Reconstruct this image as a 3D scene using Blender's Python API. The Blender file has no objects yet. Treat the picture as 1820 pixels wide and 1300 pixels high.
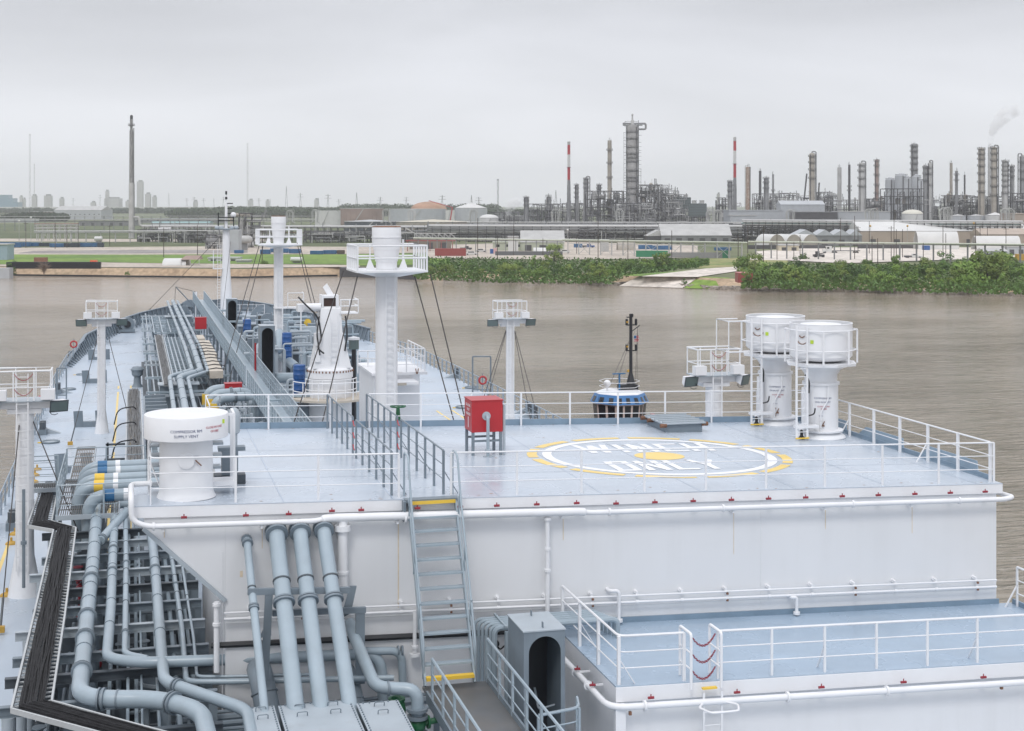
import bpy, math, random
from mathutils import Vector, Matrix
random.seed(7)
R = math.radians
V = Vector
scene = bpy.context.scene
COL = scene.collection
# ---------------------------------------------------------------- camera model
F = 2590.0; CX = 910.0; HZ = 362.0; CAMZ = 26.0
YAW = math.atan(675 / F)
CS, SN = math.cos(YAW), math.sin(YAW)
def ray(x, y):
    r = (x - CX) / F
    return V((r * CS + SN, CS - r * SN, -(y - HZ) / F))
def P(x, y, X=None, Y=None, Z=None, d=None, S=None):
    """where the sight line of photo point x,y meets a plane: X, Y, Z, distance d, or a sloping roof S"""
    v = ray(x, y)
    if X is not None: t = X / v.x
    elif Y is not None: t = Y / v.y
    elif Z is not None: t = (Z - CAMZ) / v.z
    elif S is not None: t = (S - CAMZ) / (v.z + .025 * v.x)
    else: t = d
    return V((0, 0, CAMZ)) + v * t
cam = bpy.data.cameras.new('camera'); co = bpy.data.objects.new('camera', cam); COL.objects.link(co)
co.location = (0, 0, CAMZ); co.rotation_euler = (R(90), 0, -YAW)
cam.sensor_width = 36; cam.lens = F / 1820 * 36; cam.shift_y = -(650 - HZ) / 1820
cam.clip_end = 20000; cam.clip_start = .5
scene.camera = co
# ---------------------------------------------------------------- materials
MATS = {}
def mat(name, c, rough=.5, metal=0, var=.06, scale=1.5, bump=0, bscale=20, dirt=0, dcol=(.22, .17, .12), dscale=(1, 1, .12), rvar=0, spec=.5, dlo=.55, dhi=.8):
    m = bpy.data.materials.new(name); m.use_nodes = True; MATS[name] = m
    n = m.node_tree.nodes; l = m.node_tree.links; b = n['Principled BSDF']
    b.inputs['Roughness'].default_value = rough; b.inputs['Metallic'].default_value = metal
    b.inputs['Specular IOR Level'].default_value = spec
    g = n.new('ShaderNodeNewGeometry')
    t = n.new('ShaderNodeTexNoise'); t.inputs['Scale'].default_value = scale; t.inputs['Detail'].default_value = 4
    l.new(g.outputs['Position'], t.inputs['Vector'])
    mr = n.new('ShaderNodeMapRange'); mr.inputs[1].default_value = .3; mr.inputs[2].default_value = .7
    mr.inputs[3].default_value = 1 - var; mr.inputs[4].default_value = 1 + var
    l.new(t.outputs['Fac'], mr.inputs[0])
    mx = n.new('ShaderNodeVectorMath'); mx.operation = 'SCALE'; mx.inputs[0].default_value = c[:3]
    l.new(mr.outputs[0], mx.inputs['Scale']); out = mx.outputs[0]
    if rvar:
        r2 = n.new('ShaderNodeMapRange'); r2.inputs[1].default_value = .3; r2.inputs[2].default_value = .7
        r2.inputs[3].default_value = rough - rvar; r2.inputs[4].default_value = rough + rvar
        l.new(t.outputs['Fac'], r2.inputs[0]); l.new(r2.outputs[0], b.inputs['Roughness'])
    if dirt:
        mp = n.new('ShaderNodeMapping'); mp.inputs['Scale'].default_value = dscale
        l.new(g.outputs['Position'], mp.inputs['Vector'])
        t2 = n.new('ShaderNodeTexNoise'); t2.inputs['Scale'].default_value = 2.2; t2.inputs['Detail'].default_value = 6
        t2.inputs['Roughness'].default_value = .65
        l.new(mp.outputs[0], t2.inputs['Vector'])
        m2 = n.new('ShaderNodeMapRange'); m2.inputs[1].default_value = dlo; m2.inputs[2].default_value = dhi
        m2.inputs[3].default_value = 0; m2.inputs[4].default_value = dirt
        l.new(t2.outputs['Fac'], m2.inputs[0])
        mc = n.new('ShaderNodeMix'); mc.data_type = 'RGBA'; mc.inputs[7].default_value = (*dcol, 1)
        l.new(m2.outputs[0], mc.inputs[0]); l.new(out, mc.inputs[6]); out = mc.outputs[2]
    l.new(out, b.inputs['Base Color'])
    if bump:
        t3 = n.new('ShaderNodeTexNoise'); t3.inputs['Scale'].default_value = bscale; t3.inputs['Detail'].default_value = 3
        l.new(g.outputs['Position'], t3.inputs['Vector'])
        bp = n.new('ShaderNodeBump'); bp.inputs['Strength'].default_value = bump; bp.inputs['Distance'].default_value = .05
        l.new(t3.outputs['Fac'], bp.inputs['Height']); l.new(bp.outputs[0], b.inputs['Normal'])
    return m
WHITE = mat('white_paint', (.77, .78, .80), .35, var=.025, dirt=.10, dcol=(.45, .40, .33), dlo=.5, dhi=.85)
WALLW = mat('white_wall_paint', (.725, .735, .75), .33, var=.03, scale=.35, dirt=.16, dcol=(.50, .50, .49), dscale=(1, 1, .06), dlo=.48, dhi=.8, bump=.04, bscale=1.2)
DECK = mat('pale_blue_deck_paint', (.455, .515, .585), .27, var=.06, scale=.5, dirt=.28, dcol=(.60, .64, .70), dscale=(.5, .25, 1), rvar=.1, bump=.03, bscale=3, dlo=.4, dhi=.75)
DECK2 = mat('blue_deck_paint', (.33, .42, .52), .25, var=.07, scale=.6, dirt=.25, dcol=(.30, .36, .43), dscale=(.3, .5, 1), rvar=.1, bump=.03, bscale=3)
MAIND = mat('main_deck_paint', (.42, .49, .57), .32, var=.1, scale=.25, dirt=.35, dcol=(.56, .60, .64), dscale=(.6, .1, 1), rvar=.12, dlo=.4, dhi=.75)
TOE = mat('slate_blue_edge_paint', (.20, .28, .36), .4, var=.1)
PIPE = mat('grey_blue_pipe_paint', (.32, .39, .44), .3, var=.06, dirt=.25, dcol=(.22, .24, .25), dscale=(1, .3, 1), dlo=.5)
GREY = mat('grey_steel_paint', (.18, .22, .255), .45, var=.1, dirt=.3, dcol=(.13, .12, .11))
GREYL = mat('light_grey_steel_paint', (.38, .43, .47), .4, var=.06, dirt=.25, dcol=(.26, .24, .22))
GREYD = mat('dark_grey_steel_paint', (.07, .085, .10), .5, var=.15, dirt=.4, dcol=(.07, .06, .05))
TRAYM = mat('galvanised_tray_paint', (.46, .48, .49), .4, var=.06, dirt=.3, dcol=(.35, .31, .27))
CABLE = mat('black_cable_sheath', (.018, .018, .02), .6, spec=.2, var=.4, scale=8, dirt=.12, dcol=(.06, .06, .06), dscale=(4, .4, 4))
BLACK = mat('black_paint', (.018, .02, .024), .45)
ROPE = mat('dark_wire_rope', (.05, .045, .045), .6)
YEL = mat('yellow_paint', (.78, .52, .06), .45, var=.05, dirt=.3, dcol=(.5, .4, .2))
YELD = mat('ochre_fitting_paint', (.50, .30, .05), .5, var=.1)
RED = mat('red_paint', (.42, .022, .03), .35, var=.05, dirt=.15, dcol=(.25, .03, .03))
REDN = mat('dark_red_nozzle_paint', (.26, .02, .035), .4)
MARKW = mat('white_marking_paint', (.84, .85, .87), .35, var=.02, dirt=.15, dcol=(.6, .65, .7))
MARKY = mat('yellow_marking_paint', (.82, .60, .17), .35, var=.04, dirt=.25, dcol=(.75, .65, .4))
GRATE = mat('weathered_grating_steel', (.12, .12, .12), .6, var=.2, dirt=.4, dcol=(.10, .08, .06))
BLUEP = mat('blue_plastic', (.02, .09, .28), .4)
BLUEB = mat('blue_band_paint', (.03, .14, .30), .4)
GREEN = mat('green_valve_paint', (.02, .12, .05), .4)
TAN = mat('tan_insulation', (.52, .47, .40), .7, var=.1)
RUST = mat('rusty_steel', (.20, .10, .06), .8, var=.3, scale=3)
GLASS = mat('dark_lamp_glass', (.12, .16, .16), .1)
WIN = mat('dark_window_glass', (.012, .015, .02), .08)
ORANGE = mat('orange_plastic', (.65, .10, .03), .5)
BROWND = mat('brown_walk_plate', (.13, .135, .14), .4, var=.2, dirt=.35, dcol=(.15, .12, .09), dscale=(.6, .6, 1), dlo=.4, dhi=.7, rvar=.1)
TXT = mat('dark_stencil_paint', (.10, .12, .22), .5)
TXTR = mat('red_stencil_paint', (.45, .03, .06), .5)
LIME = mat('lime_sticker', (.45, .62, .05), .5)
# ---------------------------------------------------------------- mesh builder
class MB:
    def __init__(s): s.v = []; s.f = []; s.g = []
    def add(s, vs, fs):
        o = len(s.v); s.g.append((o, len(s.f))); s.v += [tuple(p) for p in vs]; s.f += [tuple(i + o for i in f) for f in fs]; return s
    def hexa(s, b, t):
        return s.add(list(b) + list(t), [(3, 2, 1, 0), (4, 5, 6, 7), (0, 1, 5, 4), (1, 2, 6, 5), (2, 3, 7, 6), (3, 0, 4, 7)])
    def box(s, x0, x1, y0, y1, z0, z1):
        return s.hexa([(x0, y0, z0), (x1, y0, z0), (x1, y1, z0), (x0, y1, z0)], [(x0, y0, z1), (x1, y0, z1), (x1, y1, z1), (x0, y1, z1)])
    def cbox(s, c, sx, sy, sz): return s.box(c[0] - sx / 2, c[0] + sx / 2, c[1] - sy / 2, c[1] + sy / 2, c[2] - sz / 2, c[2] + sz / 2)
    def bar(s, p, q, w, h=None, up=(0, 0, 1)):
        p, q = V(p), V(q); h = h or w; d = (q - p).normalized(); u = V(up)
        if abs(d.dot(u)) > .98: u = V((0, 1, 0))
        a = d.cross(u).normalized() * w / 2; b = a.cross(d).normalized() * h / 2
        return s.hexa([p - a - b, p + a - b, p + a + b, p - a + b], [q - a - b, q + a - b, q + a + b, q - a + b])
    def tube(s, pts, r, n=8, cap=True):
        pts = [V(p) for p in pts]; m = len(pts); rs = r if isinstance(r, (list, tuple)) else [r] * m
        vs = []; prev = None
        for i, p in enumerate(pts):
            d = ((pts[min(i + 1, m - 1)] - p).normalized() + (p - pts[max(i - 1, 0)]).normalized())
            d = d.normalized() if d.length > 1e-6 else V((0, 0, 1))
            if prev is None:
                u = V((0, 0, 1)) if abs(d.z) < .9 else V((0, 1, 0)); a = d.cross(u).normalized()
            else: a = (prev - d * prev.dot(d)).normalized()
            prev = a; b = d.cross(a)
            k = 1.0
            if 0 < i < m - 1:
                c = (pts[i + 1] - p).normalized().dot(d); k = 1 / max(c, .6)
            for j in range(n):
                th = 2 * math.pi * j / n; vs.append(p + (a * math.cos(th) + b * math.sin(th)) * rs[i] * (k if m > 2 and c_big(pts, i) else 1))
        fs = [(i * n + j, i * n + (j + 1) % n, (i + 1) * n + (j + 1) % n, (i + 1) * n + j) for i in range(m - 1) for j in range(n)]
        if cap: fs += [tuple(range(n - 1, -1, -1)), tuple((m - 1) * n + j for j in range(n))]
        return s.add(vs, fs)
    def cyl(s, p, q, r, r2=None, n=12): return s.tube([p, q], [r, r if r2 is None else r2], n)
    def ring(s, p, ax, r, w, n=16):
        p = V(p); a = V(ax).normalized() * w / 2; return s.cyl(p - a, p + a, r, n=n)
    def lathe(s, c, prof, n=24):
        vs = []; m = len(prof)
        for r, z in prof:
            for j in range(n):
                th = 2 * math.pi * j / n; vs.append((c[0] + r * math.cos(th), c[1] + r * math.sin(th), c[2] + z))
        fs = [(i * n + j, i * n + (j + 1) % n, (i + 1) * n + (j + 1) % n, (i + 1) * n + j) for i in range(m - 1) for j in range(n)]
        fs += [tuple(range(n - 1, -1, -1)), tuple((m - 1) * n + j for j in range(n))]
        return s.add(vs, fs)
    def ext(s, pts, vec):
        pts = [V(p) for p in pts]; n = len(pts); v = V(vec)
        return s.add(pts + [p + v for p in pts], [tuple(range(n - 1, -1, -1)), tuple(range(n, 2 * n))] + [(i, (i + 1) % n, n + (i + 1) % n, n + i) for i in range(n)])
    def sph(s, c, r, sx=1, sy=1, sz=1, n=12, m=8, top=False):
        prof = []
        for i in range(m + 1):
            a = (0 if top else -math.pi / 2) + (math.pi / 2 if top else math.pi) * i / m
            prof.append((max(math.cos(a), 1e-3) * r, math.sin(a) * r * sz))
        o = len(s.v); s.lathe((0, 0, 0), prof, n)
        for k in range(o, len(s.v)):
            x, y, z = s.v[k]; s.v[k] = (c[0] + x * sx, c[1] + y * sy, c[2] + z)
        return s
def c_big(pts, i):
    if i == 0 or i == len(pts) - 1: return False
    return (pts[i + 1] - pts[i]).normalized().dot((pts[i] - pts[i - 1]).normalized()) < .97
def rnd(pts, rad, k=5):
    """round the corners of a polyline"""
    pts = [V(p) for p in pts]; out = [pts[0]]
    for i in range(1, len(pts) - 1):
        a, b, c = pts[i - 1], pts[i], pts[i + 1]
        r = min(rad, (a - b).length * .45, (c - b).length * .45)
        p0 = b + (a - b).normalized() * r; p1 = b + (c - b).normalized() * r
        for j in range(k + 1):
            t = j / k; out.append(p0 * (1 - t) ** 2 + b * 2 * t * (1 - t) + p1 * t * t)
    out.append(pts[-1]); return out
WLOC = {}
def link(o, parent=None):
    COL.objects.link(o)
    if parent is not None: o.parent = parent
    return o
def build(name, mb, m, parent=None, smooth=True, label=None):
    org = WLOC.get(parent.name, V((0, 0, 0))) if parent is not None else V((0, 0, 0))
    me = bpy.data.meshes.new(name)
    me.from_pydata([(x - org.x, y - org.y, z - org.z) for x, y, z in mb.v], [], mb.f)
    me.materials.append(m); me.update()
    if smooth:
        me.shade_smooth(); me.set_sharp_from_angle(angle=R(38))
    o = link(bpy.data.objects.new(name, me), parent)
    if parent is not None: WLOC[o.name] = org
    if label: o['label'] = label
    return o
def each(name, mb, m, parent, smooth=True):
    """every shape in the builder becomes a part of its own"""
    g = mb.g + [(len(mb.v), len(mb.f))]
    for (a, b), (c, d) in zip(g[:-1], g[1:]):
        q_ = MB(); q_.v = mb.v[a:c]; q_.f = [tuple(i - a for i in f) for f in mb.f[b:d]]
        build(name, q_, m, parent, smooth)
def tag(o, label=None, cat=None, group=None, kind=None):
    if label: o['label'] = label
    if cat: o['category'] = cat
    if group: o['group'] = group
    if kind: o['kind'] = kind
    return o
def thing(name, label, cat, loc, group=None):
    o = bpy.data.objects.new(name, None); o.empty_display_size = .3; o.location = loc; COL.objects.link(o)
    WLOC[o.name] = V(loc); return tag(o, label, cat, group)
def single(name, mb, m, label, cat, loc=None, group=None, smooth=True):
    """a thing that is one mesh, with its origin at its base"""
    if loc is None:
        n = len(mb.v); loc = (sum(v[0] for v in mb.v) / n, sum(v[1] for v in mb.v) / n, min(v[2] for v in mb.v))
    mb.v = [(x - loc[0], y - loc[1], z - loc[2]) for x, y, z in mb.v]
    o = build(name, mb, m, None, smooth); o.location = loc; WLOC[o.name] = V(loc)
    return tag(o, label, cat, group)
def struct(name, mb, m, smooth=False, kind='structure'):
    o = build(name, mb, m, None, smooth); o['kind'] = kind; return o
def copy_tree(o, loc=None, rot=None, label=None, parent=None):
    c = o.copy(); COL.objects.link(c); c.parent = parent
    if loc is not None: c.location = loc
    if rot is not None: c.rotation_euler.z = rot
    if label: c['label'] = label
    for ch in o.children: copy_tree(ch, parent=c)
    return c
def inst(name, me, loc, parent, rot=0):
    """another child that shares one mesh; loc in world space"""
    o = bpy.data.objects.new(name, me); o.location = V(loc) - WLOC[parent.name]; o.rotation_euler.z = rot
    return link(o, parent)
def mesh(name, mb, m, smooth=True):
    me = bpy.data.meshes.new(name); me.from_pydata(mb.v, [], mb.f); me.materials.append(m); me.update()
    if smooth: me.shade_smooth(); me.set_sharp_from_angle(angle=R(38))
    return me
POSTM = {}
def railing(label, pts, h=1.1, sp=1.5, m=None, post=(.06, .03), rr=.024, mid=2, name='railing', group=None, brace=0, closed=False, foot=None):
    m = m or WHITE; pts = [V(p) for p in pts]
    t = thing(name, label, 'railing', pts[0], group)
    up = V((0, 0, 1))
    build('top_rail', MB().tube(rnd([p + up * h for p in pts], .2, 3), rr, 6), m, t)
    for k in range(mid):
        build('mid_rail', MB().tube(rnd([p + up * h * (k + 1) / (mid + 1) for p in pts], .2, 3), rr * .55, 5), m, t)
    key = (round(h, 2), m.name, post)
    if key not in POSTM: POSTM[key] = mesh('post', MB().box(-post[0] / 2, post[0] / 2, -post[1] / 2, post[1] / 2, 0, h), m, False)
    first = True; c = 0
    for a, b in zip(pts[:-1], pts[1:]):
        L = (b - a).length; n = max(1, round(L / sp)); ang = math.atan2((b - a).y, (b - a).x)
        for i in range(0 if first else 1, n + 1):
            p = a + (b - a) * i / n; inst('post', POSTM[key], p, t, ang); c += 1
            if brace and c % brace == 0:
                q = V((-(b - a).y, (b - a).x, 0)).normalized() * .38 * (1 if brace > 0 else -1)
                build('brace', MB().bar(p + up * h * .55, p + q, .05, .02), m, t)
        first = False
    return t
def text_mesh(s, size, align='CENTER'):
    cu = bpy.data.curves.new('t', 'FONT'); cu.body = s; cu.size = size; cu.align_x = align; cu.extrude = .001; cu.resolution_u = 2
    o = bpy.data.objects.new('t', cu); COL.objects.link(o)
    dg = bpy.context.evaluated_depsgraph_get(); dg.update()
    me = bpy.data.meshes.new_from_object(o.evaluated_get(dg)); bpy.data.objects.remove(o)
    vs = [tuple(v.co) for v in me.vertices]; fs = [tuple(p.vertices) for p in me.polygons]; bpy.data.meshes.remove(me)
    return vs, fs
def text_on_cyl(s, size, cx, cy, r, ang, z, bold=1.0):
    """lettering wrapped round an upright cylinder, centred at angle ang"""
    vs, fs = text_mesh(s, size); mb = MB()
    out = []
    for x, y, zz in vs:
        a = ang + x * bold / r; rr = r + .004 + zz; out.append((cx + rr * math.cos(a), cy + rr * math.sin(a), z + y))
    mb.add(out, fs); return mb
def text_on_plane(s, size, o, ux, uy):
    vs, fs = text_mesh(s, size); ux, uy, o = V(ux), V(uy), V(o); nz = ux.cross(uy)
    return MB().add([o + ux * x + uy * y + nz * z for x, y, z in vs], fs)
ORD = 'first second third fourth fifth sixth seventh eighth ninth tenth eleventh twelfth thirteenth fourteenth fifteenth sixteenth seventeenth eighteenth nineteenth twentieth twenty-first twenty-second twenty-third twenty-fourth twenty-fifth twenty-sixth twenty-seventh twenty-eighth twenty-ninth thirtieth thirty-first thirty-second'.split()
# ---------------------------------------------------------------- light, sky, air
w = bpy.data.worlds.new('World'); scene.world = w; w.use_nodes = True
n = w.node_tree.nodes; l = w.node_tree.links; bg = n['Background']; bg.inputs[1].default_value = .1
SUN_EL, SUN_AZ = R(52), R(205)
sky = n.new('ShaderNodeTexSky'); sky.sky_type = 'NISHITA'; sky.sun_disc = False; sky.sun_elevation = SUN_EL; sky.sun_rotation = SUN_AZ
tc = n.new('ShaderNodeTexCoord'); sp = n.new('ShaderNodeSeparateXYZ'); l.new(tc.outputs['Generated'], sp.inputs[0])
g0 = n.new('ShaderNodeMapRange'); g0.inputs[1].default_value = .02; g0.inputs[2].default_value = .13; g0.inputs[3].default_value = 10.6; g0.inputs[4].default_value = 7.3
g1 = n.new('ShaderNodeMapRange'); g1.inputs[1].default_value = .17; g1.inputs[2].default_value = .75; g1.inputs[3].default_value = 0; g1.inputs[4].default_value = 6.2
l.new(sp.outputs[2], g0.inputs[0]); l.new(sp.outputs[2], g1.inputs[0]); gr = n.new('ShaderNodeMath'); gr.operation = 'ADD'; l.new(g0.outputs[0], gr.inputs[0]); l.new(g1.outputs[0], gr.inputs[1])
mp = n.new('ShaderNodeMapping'); mp.inputs['Scale'].default_value = (1.6, 1.6, 7); mp.inputs['Rotation'].default_value = (0, .12, 0); l.new(tc.outputs['Generated'], mp.inputs[0])
cl = n.new('ShaderNodeTexNoise'); cl.inputs['Scale'].default_value = 1.9; cl.inputs['Detail'].default_value = 5; cl.inputs['Roughness'].default_value = .5; cl.inputs['Distortion'].default_value = .3
l.new(mp.outputs[0], cl.inputs['Vector'])
cr = n.new('ShaderNodeMapRange'); cr.inputs[1].default_value = .3; cr.inputs[2].default_value = .72; cr.inputs[3].default_value = 1.07; cr.inputs[4].default_value = .85
l.new(cl.outputs['Fac'], cr.inputs[0])
mu = n.new('ShaderNodeMath'); mu.operation = 'MULTIPLY'; l.new(gr.outputs[0], mu.inputs[0]); l.new(cr.outputs[0], mu.inputs[1])
vs_ = n.new('ShaderNodeVectorMath'); vs_.operation = 'SCALE'; vs_.inputs[0].default_value = (.93, .942, 1.0); l.new(mu.outputs[0], vs_.inputs['Scale'])
mx = n.new('ShaderNodeMix'); mx.data_type = 'RGBA'; mx.inputs[0].default_value = .93
l.new(sky.outputs[0], mx.inputs[6]); l.new(vs_.outputs[0], mx.inputs[7]); l.new(mx.outputs[2], bg.inputs[0])
sl = bpy.data.lights.new('sun', 'SUN'); sl.energy = 1.0; sl.angle = R(14); sl.color = (1, .97, .93)
so = bpy.data.objects.new('sun', sl); COL.objects.link(so)
sd = V((math.sin(SUN_AZ) * math.cos(SUN_EL), math.cos(SUN_AZ) * math.cos(SUN_EL), math.sin(SUN_EL)))
so.rotation_euler = sd.to_track_quat('Z', 'Y').to_euler(); so.location = (0, -50, 120)
vs = scene.view_settings; vs.view_transform = 'Standard'; vs.look = 'None'; vs.gamma = 1; vs.use_curve_mapping = False; vs.exposure = 0.13
scene.cycles.use_denoising = True; scene.cycles.volume_bounces = 5; scene.cycles.max_bounces = 8; scene.cycles.diffuse_bounces = 3
scene.cycles.glossy_bounces = 3; scene.cycles.caustics_reflective = False; scene.cycles.caustics_refractive = False; scene.cycles.transparent_max_bounces = 12
hz = bpy.data.materials.new('haze_air'); hz.use_nodes = True; hn = hz.node_tree.nodes; hn.clear()
ho = hn.new('ShaderNodeOutputMaterial'); pv = hn.new('ShaderNodeVolumePrincipled'); pv.inputs['Color'].default_value = (.96, .97, 1, 1); pv.inputs['Density'].default_value = .000125; pv.inputs['Anisotropy'].default_value = .5
hz.node_tree.links.new(pv.outputs[0], ho.inputs['Volume'])
ho_ = struct('haze', MB().box(-9500, 9500, -1200, 9900, -9, 262), hz, kind='stuff')
# ---------------------------------------------------------------- water
wm = bpy.data.materials.new('muddy_channel_water'); wm.use_nodes = True; n = wm.node_tree.nodes; l = wm.node_tree.links; b = n['Principled BSDF']
b.inputs['IOR'].default_value = 1.33
g = n.new('ShaderNodeNewGeometry')
def noise(scl, sc, det=3, dist=0):
    m = n.new('ShaderNodeMapping'); m.inputs['Scale'].default_value = scl; m.inputs['Rotation'].default_value = (0, 0, R(18)); l.new(g.outputs['Position'], m.inputs[0])
    t = n.new('ShaderNodeTexNoise'); t.inputs['Scale'].default_value = sc; t.inputs['Detail'].default_value = det; t.inputs['Distortion'].default_value = dist
    l.new(m.outputs[0], t.inputs['Vector']); return t.outputs['Fac']
big = noise((.35, 1, 1), .012, 4, .6)
# calm streaks: where the wind leaves the water smooth
sx = n.new('ShaderNodeSeparateXYZ'); l.new(g.outputs['Position'], sx.inputs[0])
# distance from the far bank along the channel's cross direction
dm = n.new('ShaderNodeVectorMath'); dm.operation = 'DOT_PRODUCT'; dm.inputs[1].default_value = (.43, .90, 0); l.new(g.outputs['Position'], dm.inputs[0])
nb = n.new('ShaderNodeMath'); nb.operation = 'MULTIPLY_ADD'; nb.inputs[1].default_value = 130; l.new(big, nb.inputs[0]); l.new(dm.outputs['Value'], nb.inputs[2])
calm = n.new('ShaderNodeMapRange'); calm.interpolation_type = 'SMOOTHSTEP'; calm.inputs[1].default_value = 375; calm.inputs[2].default_value = 425; calm.inputs[3].default_value = 1; calm.inputs[4].default_value = .16
l.new(nb.outputs[0], calm.inputs[0])
c1 = noise((.45, 2.0, 1), .5, 5, .6); c2 = noise((.7, 1.5, 1), .09, 3, .3)
mxb = n.new('ShaderNodeMath'); mxb.operation = 'MULTIPLY_ADD'; mxb.inputs[1].default_value = 1.6; l.new(c2, mxb.inputs[0]); l.new(c1, mxb.inputs[2])
bp = n.new('ShaderNodeBump'); bp.inputs['Distance'].default_value = 2.8; l.new(mxb.outputs[0], bp.inputs['Height'])
bs = n.new('ShaderNodeMath'); bs.operation = 'MULTIPLY'; bs.inputs[1].default_value = 1.0; pt = noise((.5, 1.3, 1), .022, 3, .8); pm = n.new('ShaderNodeMapRange'); pm.inputs[1].default_value = .35; pm.inputs[2].default_value = .65; pm.inputs[3].default_value = .55; pm.inputs[4].default_value = 1.1; l.new(pt, pm.inputs[0])
px2 = n.new('ShaderNodeMath'); px2.operation = 'MULTIPLY'; l.new(calm.outputs[0], px2.inputs[0]); l.new(pm.outputs[0], px2.inputs[1]); l.new(px2.outputs[0], bs.inputs[0]); l.new(bs.outputs[0], bp.inputs['Strength'])
l.new(bp.outputs[0], b.inputs['Normal'])
mc = n.new('ShaderNodeMix'); mc.data_type = 'RGBA'; mc.inputs[6].default_value = (.315, .265, .21, 1); mc.inputs[7].default_value = (.305, .27, .22, 1)
l.new(calm.outputs[0], mc.inputs[0]); l.new(mc.outputs[2], b.inputs['Base Color']); b.inputs['Roughness'].default_value = .12
shore = [P(-900, 470, Z=0), P(-300, 486, Z=0), P(0, 490, Z=0), P(230, 492.5, Z=0), P(430, 494.5, Z=0), P(600, 491, Z=0), P(640, 492, Z=0), P(700, 494, Z=0), P(790, 499, Z=0), P(900, 502, Z=0), P(1000, 504.5, Z=0), P(1090, 508, Z=0), P(1150, 507, Z=0), P(1215, 512, Z=0), P(1300, 516, Z=0), P(1400, 518, Z=0), P(1520, 519, Z=0), P(1640, 523, Z=0), P(1820, 526, Z=0), P(2100, 534, Z=0), P(2900, 560, Z=0)]
struct('water', MB().add([(-9000, -1000, 0), (9000, -1000, 0), (9000, 1500, 0), (-9000, 1500, 0)], [(0, 1, 2, 3)]), wm)
# ---------------------------------------------------------------- land
def landmat(name, a, bcol, sc, c3=None, bump=.2):
    m = bpy.data.materials.new(name); m.use_nodes = True; n = m.node_tree.nodes; l = m.node_tree.links; b = n['Principled BSDF']; b.inputs['Roughness'].default_value = .95
    g = n.new('ShaderNodeNewGeometry'); t = n.new('ShaderNodeTexNoise'); t.inputs['Scale'].default_value = sc; t.inputs['Detail'].default_value = 7; t.inputs['Roughness'].default_value = .6
    l.new(g.outputs['Position'], t.inputs['Vector'])
    r = n.new('ShaderNodeValToRGB'); r.color_ramp.elements[0].position = .36; r.color_ramp.elements[0].color = (*a, 1); r.color_ramp.elements[1].position = .62; r.color_ramp.elements[1].color = (*bcol, 1)
    if c3: e = r.color_ramp.elements.new(.75); e.color = (*c3, 1)
    l.new(t.outputs['Fac'], r.inputs[0])
    t2 = n.new('ShaderNodeTexNoise'); t2.inputs['Scale'].default_value = sc * 14; t2.inputs['Detail'].default_value = 4; l.new(g.outputs['Position'], t2.inputs['Vector'])
    mr = n.new('ShaderNodeMapRange'); mr.inputs[1].default_value = .3; mr.inputs[2].default_value = .7; mr.inputs[3].default_value = .72; mr.inputs[4].default_value = 1.25; l.new(t2.outputs['Fac'], mr.inputs[0])
    sc_ = n.new('ShaderNodeVectorMath'); sc_.operation = 'SCALE'; l.new(r.outputs[0], sc_.inputs[0]); l.new(mr.outputs[0], sc_.inputs['Scale']); l.new(sc_.outputs[0], b.inputs['Base Color'])
    return m
GZ = 3.0
L_BASE = landmat('marsh_ground', (.07, .10, .035), (.16, .17, .085), .012, (.26, .22, .16))
L_GRASS = landmat('mown_grass', (.10, .19, .025), (.17, .26, .04), .03, (.20, .30, .06))
L_SAND = landmat('pale_shell_yard', (.52, .46, .39), (.40, .35, .30), .04, (.60, .54, .47))
L_BANK = landmat('tan_earth_bank', (.36, .26, .17), (.45, .34, .23), .05, (.22, .18, .09))
L_ROAD = landmat('pale_concrete', (.58, .53, .47), (.66, .60, .54), .03, (.46, .42, .37))
L_MUD = landmat('wet_grey_mud', (.22, .20, .19), (.30, .28, .27), .03, (.35, .31, .27))
L_TAR = landmat('dark_asphalt', (.07, .07, .075), (.11, .11, .11), .03)
def push(p, k): v = V((ray(0, 0).x, ray(0, 0).y, 0)); return p
mb = MB(); A = [V(p) for p in shore]
cs = V((SN, CS, 0))
top = [V((p.x, p.y, 0)) + cs * (3 if i < 6 else 9) + V((0, 0, GZ)) for i, p in enumerate(A)]
mb.add([p + V((0, 0, -8)) for p in A] + [p + V((0, 0, .0)) for p in A] + top, [(i, i + 1, i + 1 + len(A), i + len(A)) for i in range(len(A) - 1)] + [(len(A) + i, len(A) + i + 1, 2 * len(A) + i + 1, 2 * len(A) + i) for i in range(len(A) - 1)])
struct('river_bank', mb, L_BANK)
far = [V((-9400, 9800, GZ)), V((9400, 9800, GZ)), V((9400, top[-1].y, GZ))]
flat = [V(p) for p in top] + [V((9400, top[-1].y, GZ)), V((9400, 9800, GZ)), V((-9400, 9800, GZ)), V((-9400, top[0].y, GZ))]
struct('ground', MB().add(flat, [tuple(range(len(flat)))]), L_BASE)
LVL = [GZ]
def patch(name, pts, m):
    LVL[0] += .03; struct(name, MB().add([P(x, y, Z=LVL[0]) for x, y in pts], [tuple(range(len(pts)))]), m)
patch('yard', [(-200, 453), (-200, 441), (0, 441), (420, 438), (760, 440), (760, 449), (600, 452), (420, 452), (200, 453)], L_SAND)
patch('mud_flat', [(30, 450.5), (60, 446), (240, 444.5), (440, 445), (440, 449.5), (200, 451)], L_MUD)
patch('field', [(-900, 441), (-900, 400), (400, 398), (760, 400), (800, 437), (420, 436), (0, 438.5)], landmat('green_field', (.06, .085, .03), (.10, .12, .05), .015, (.20, .18, .13)))
patch('road', [(-500, 428), (-500, 423), (200, 425), (500, 426), (500, 429), (200, 430)], L_SAND)
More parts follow.
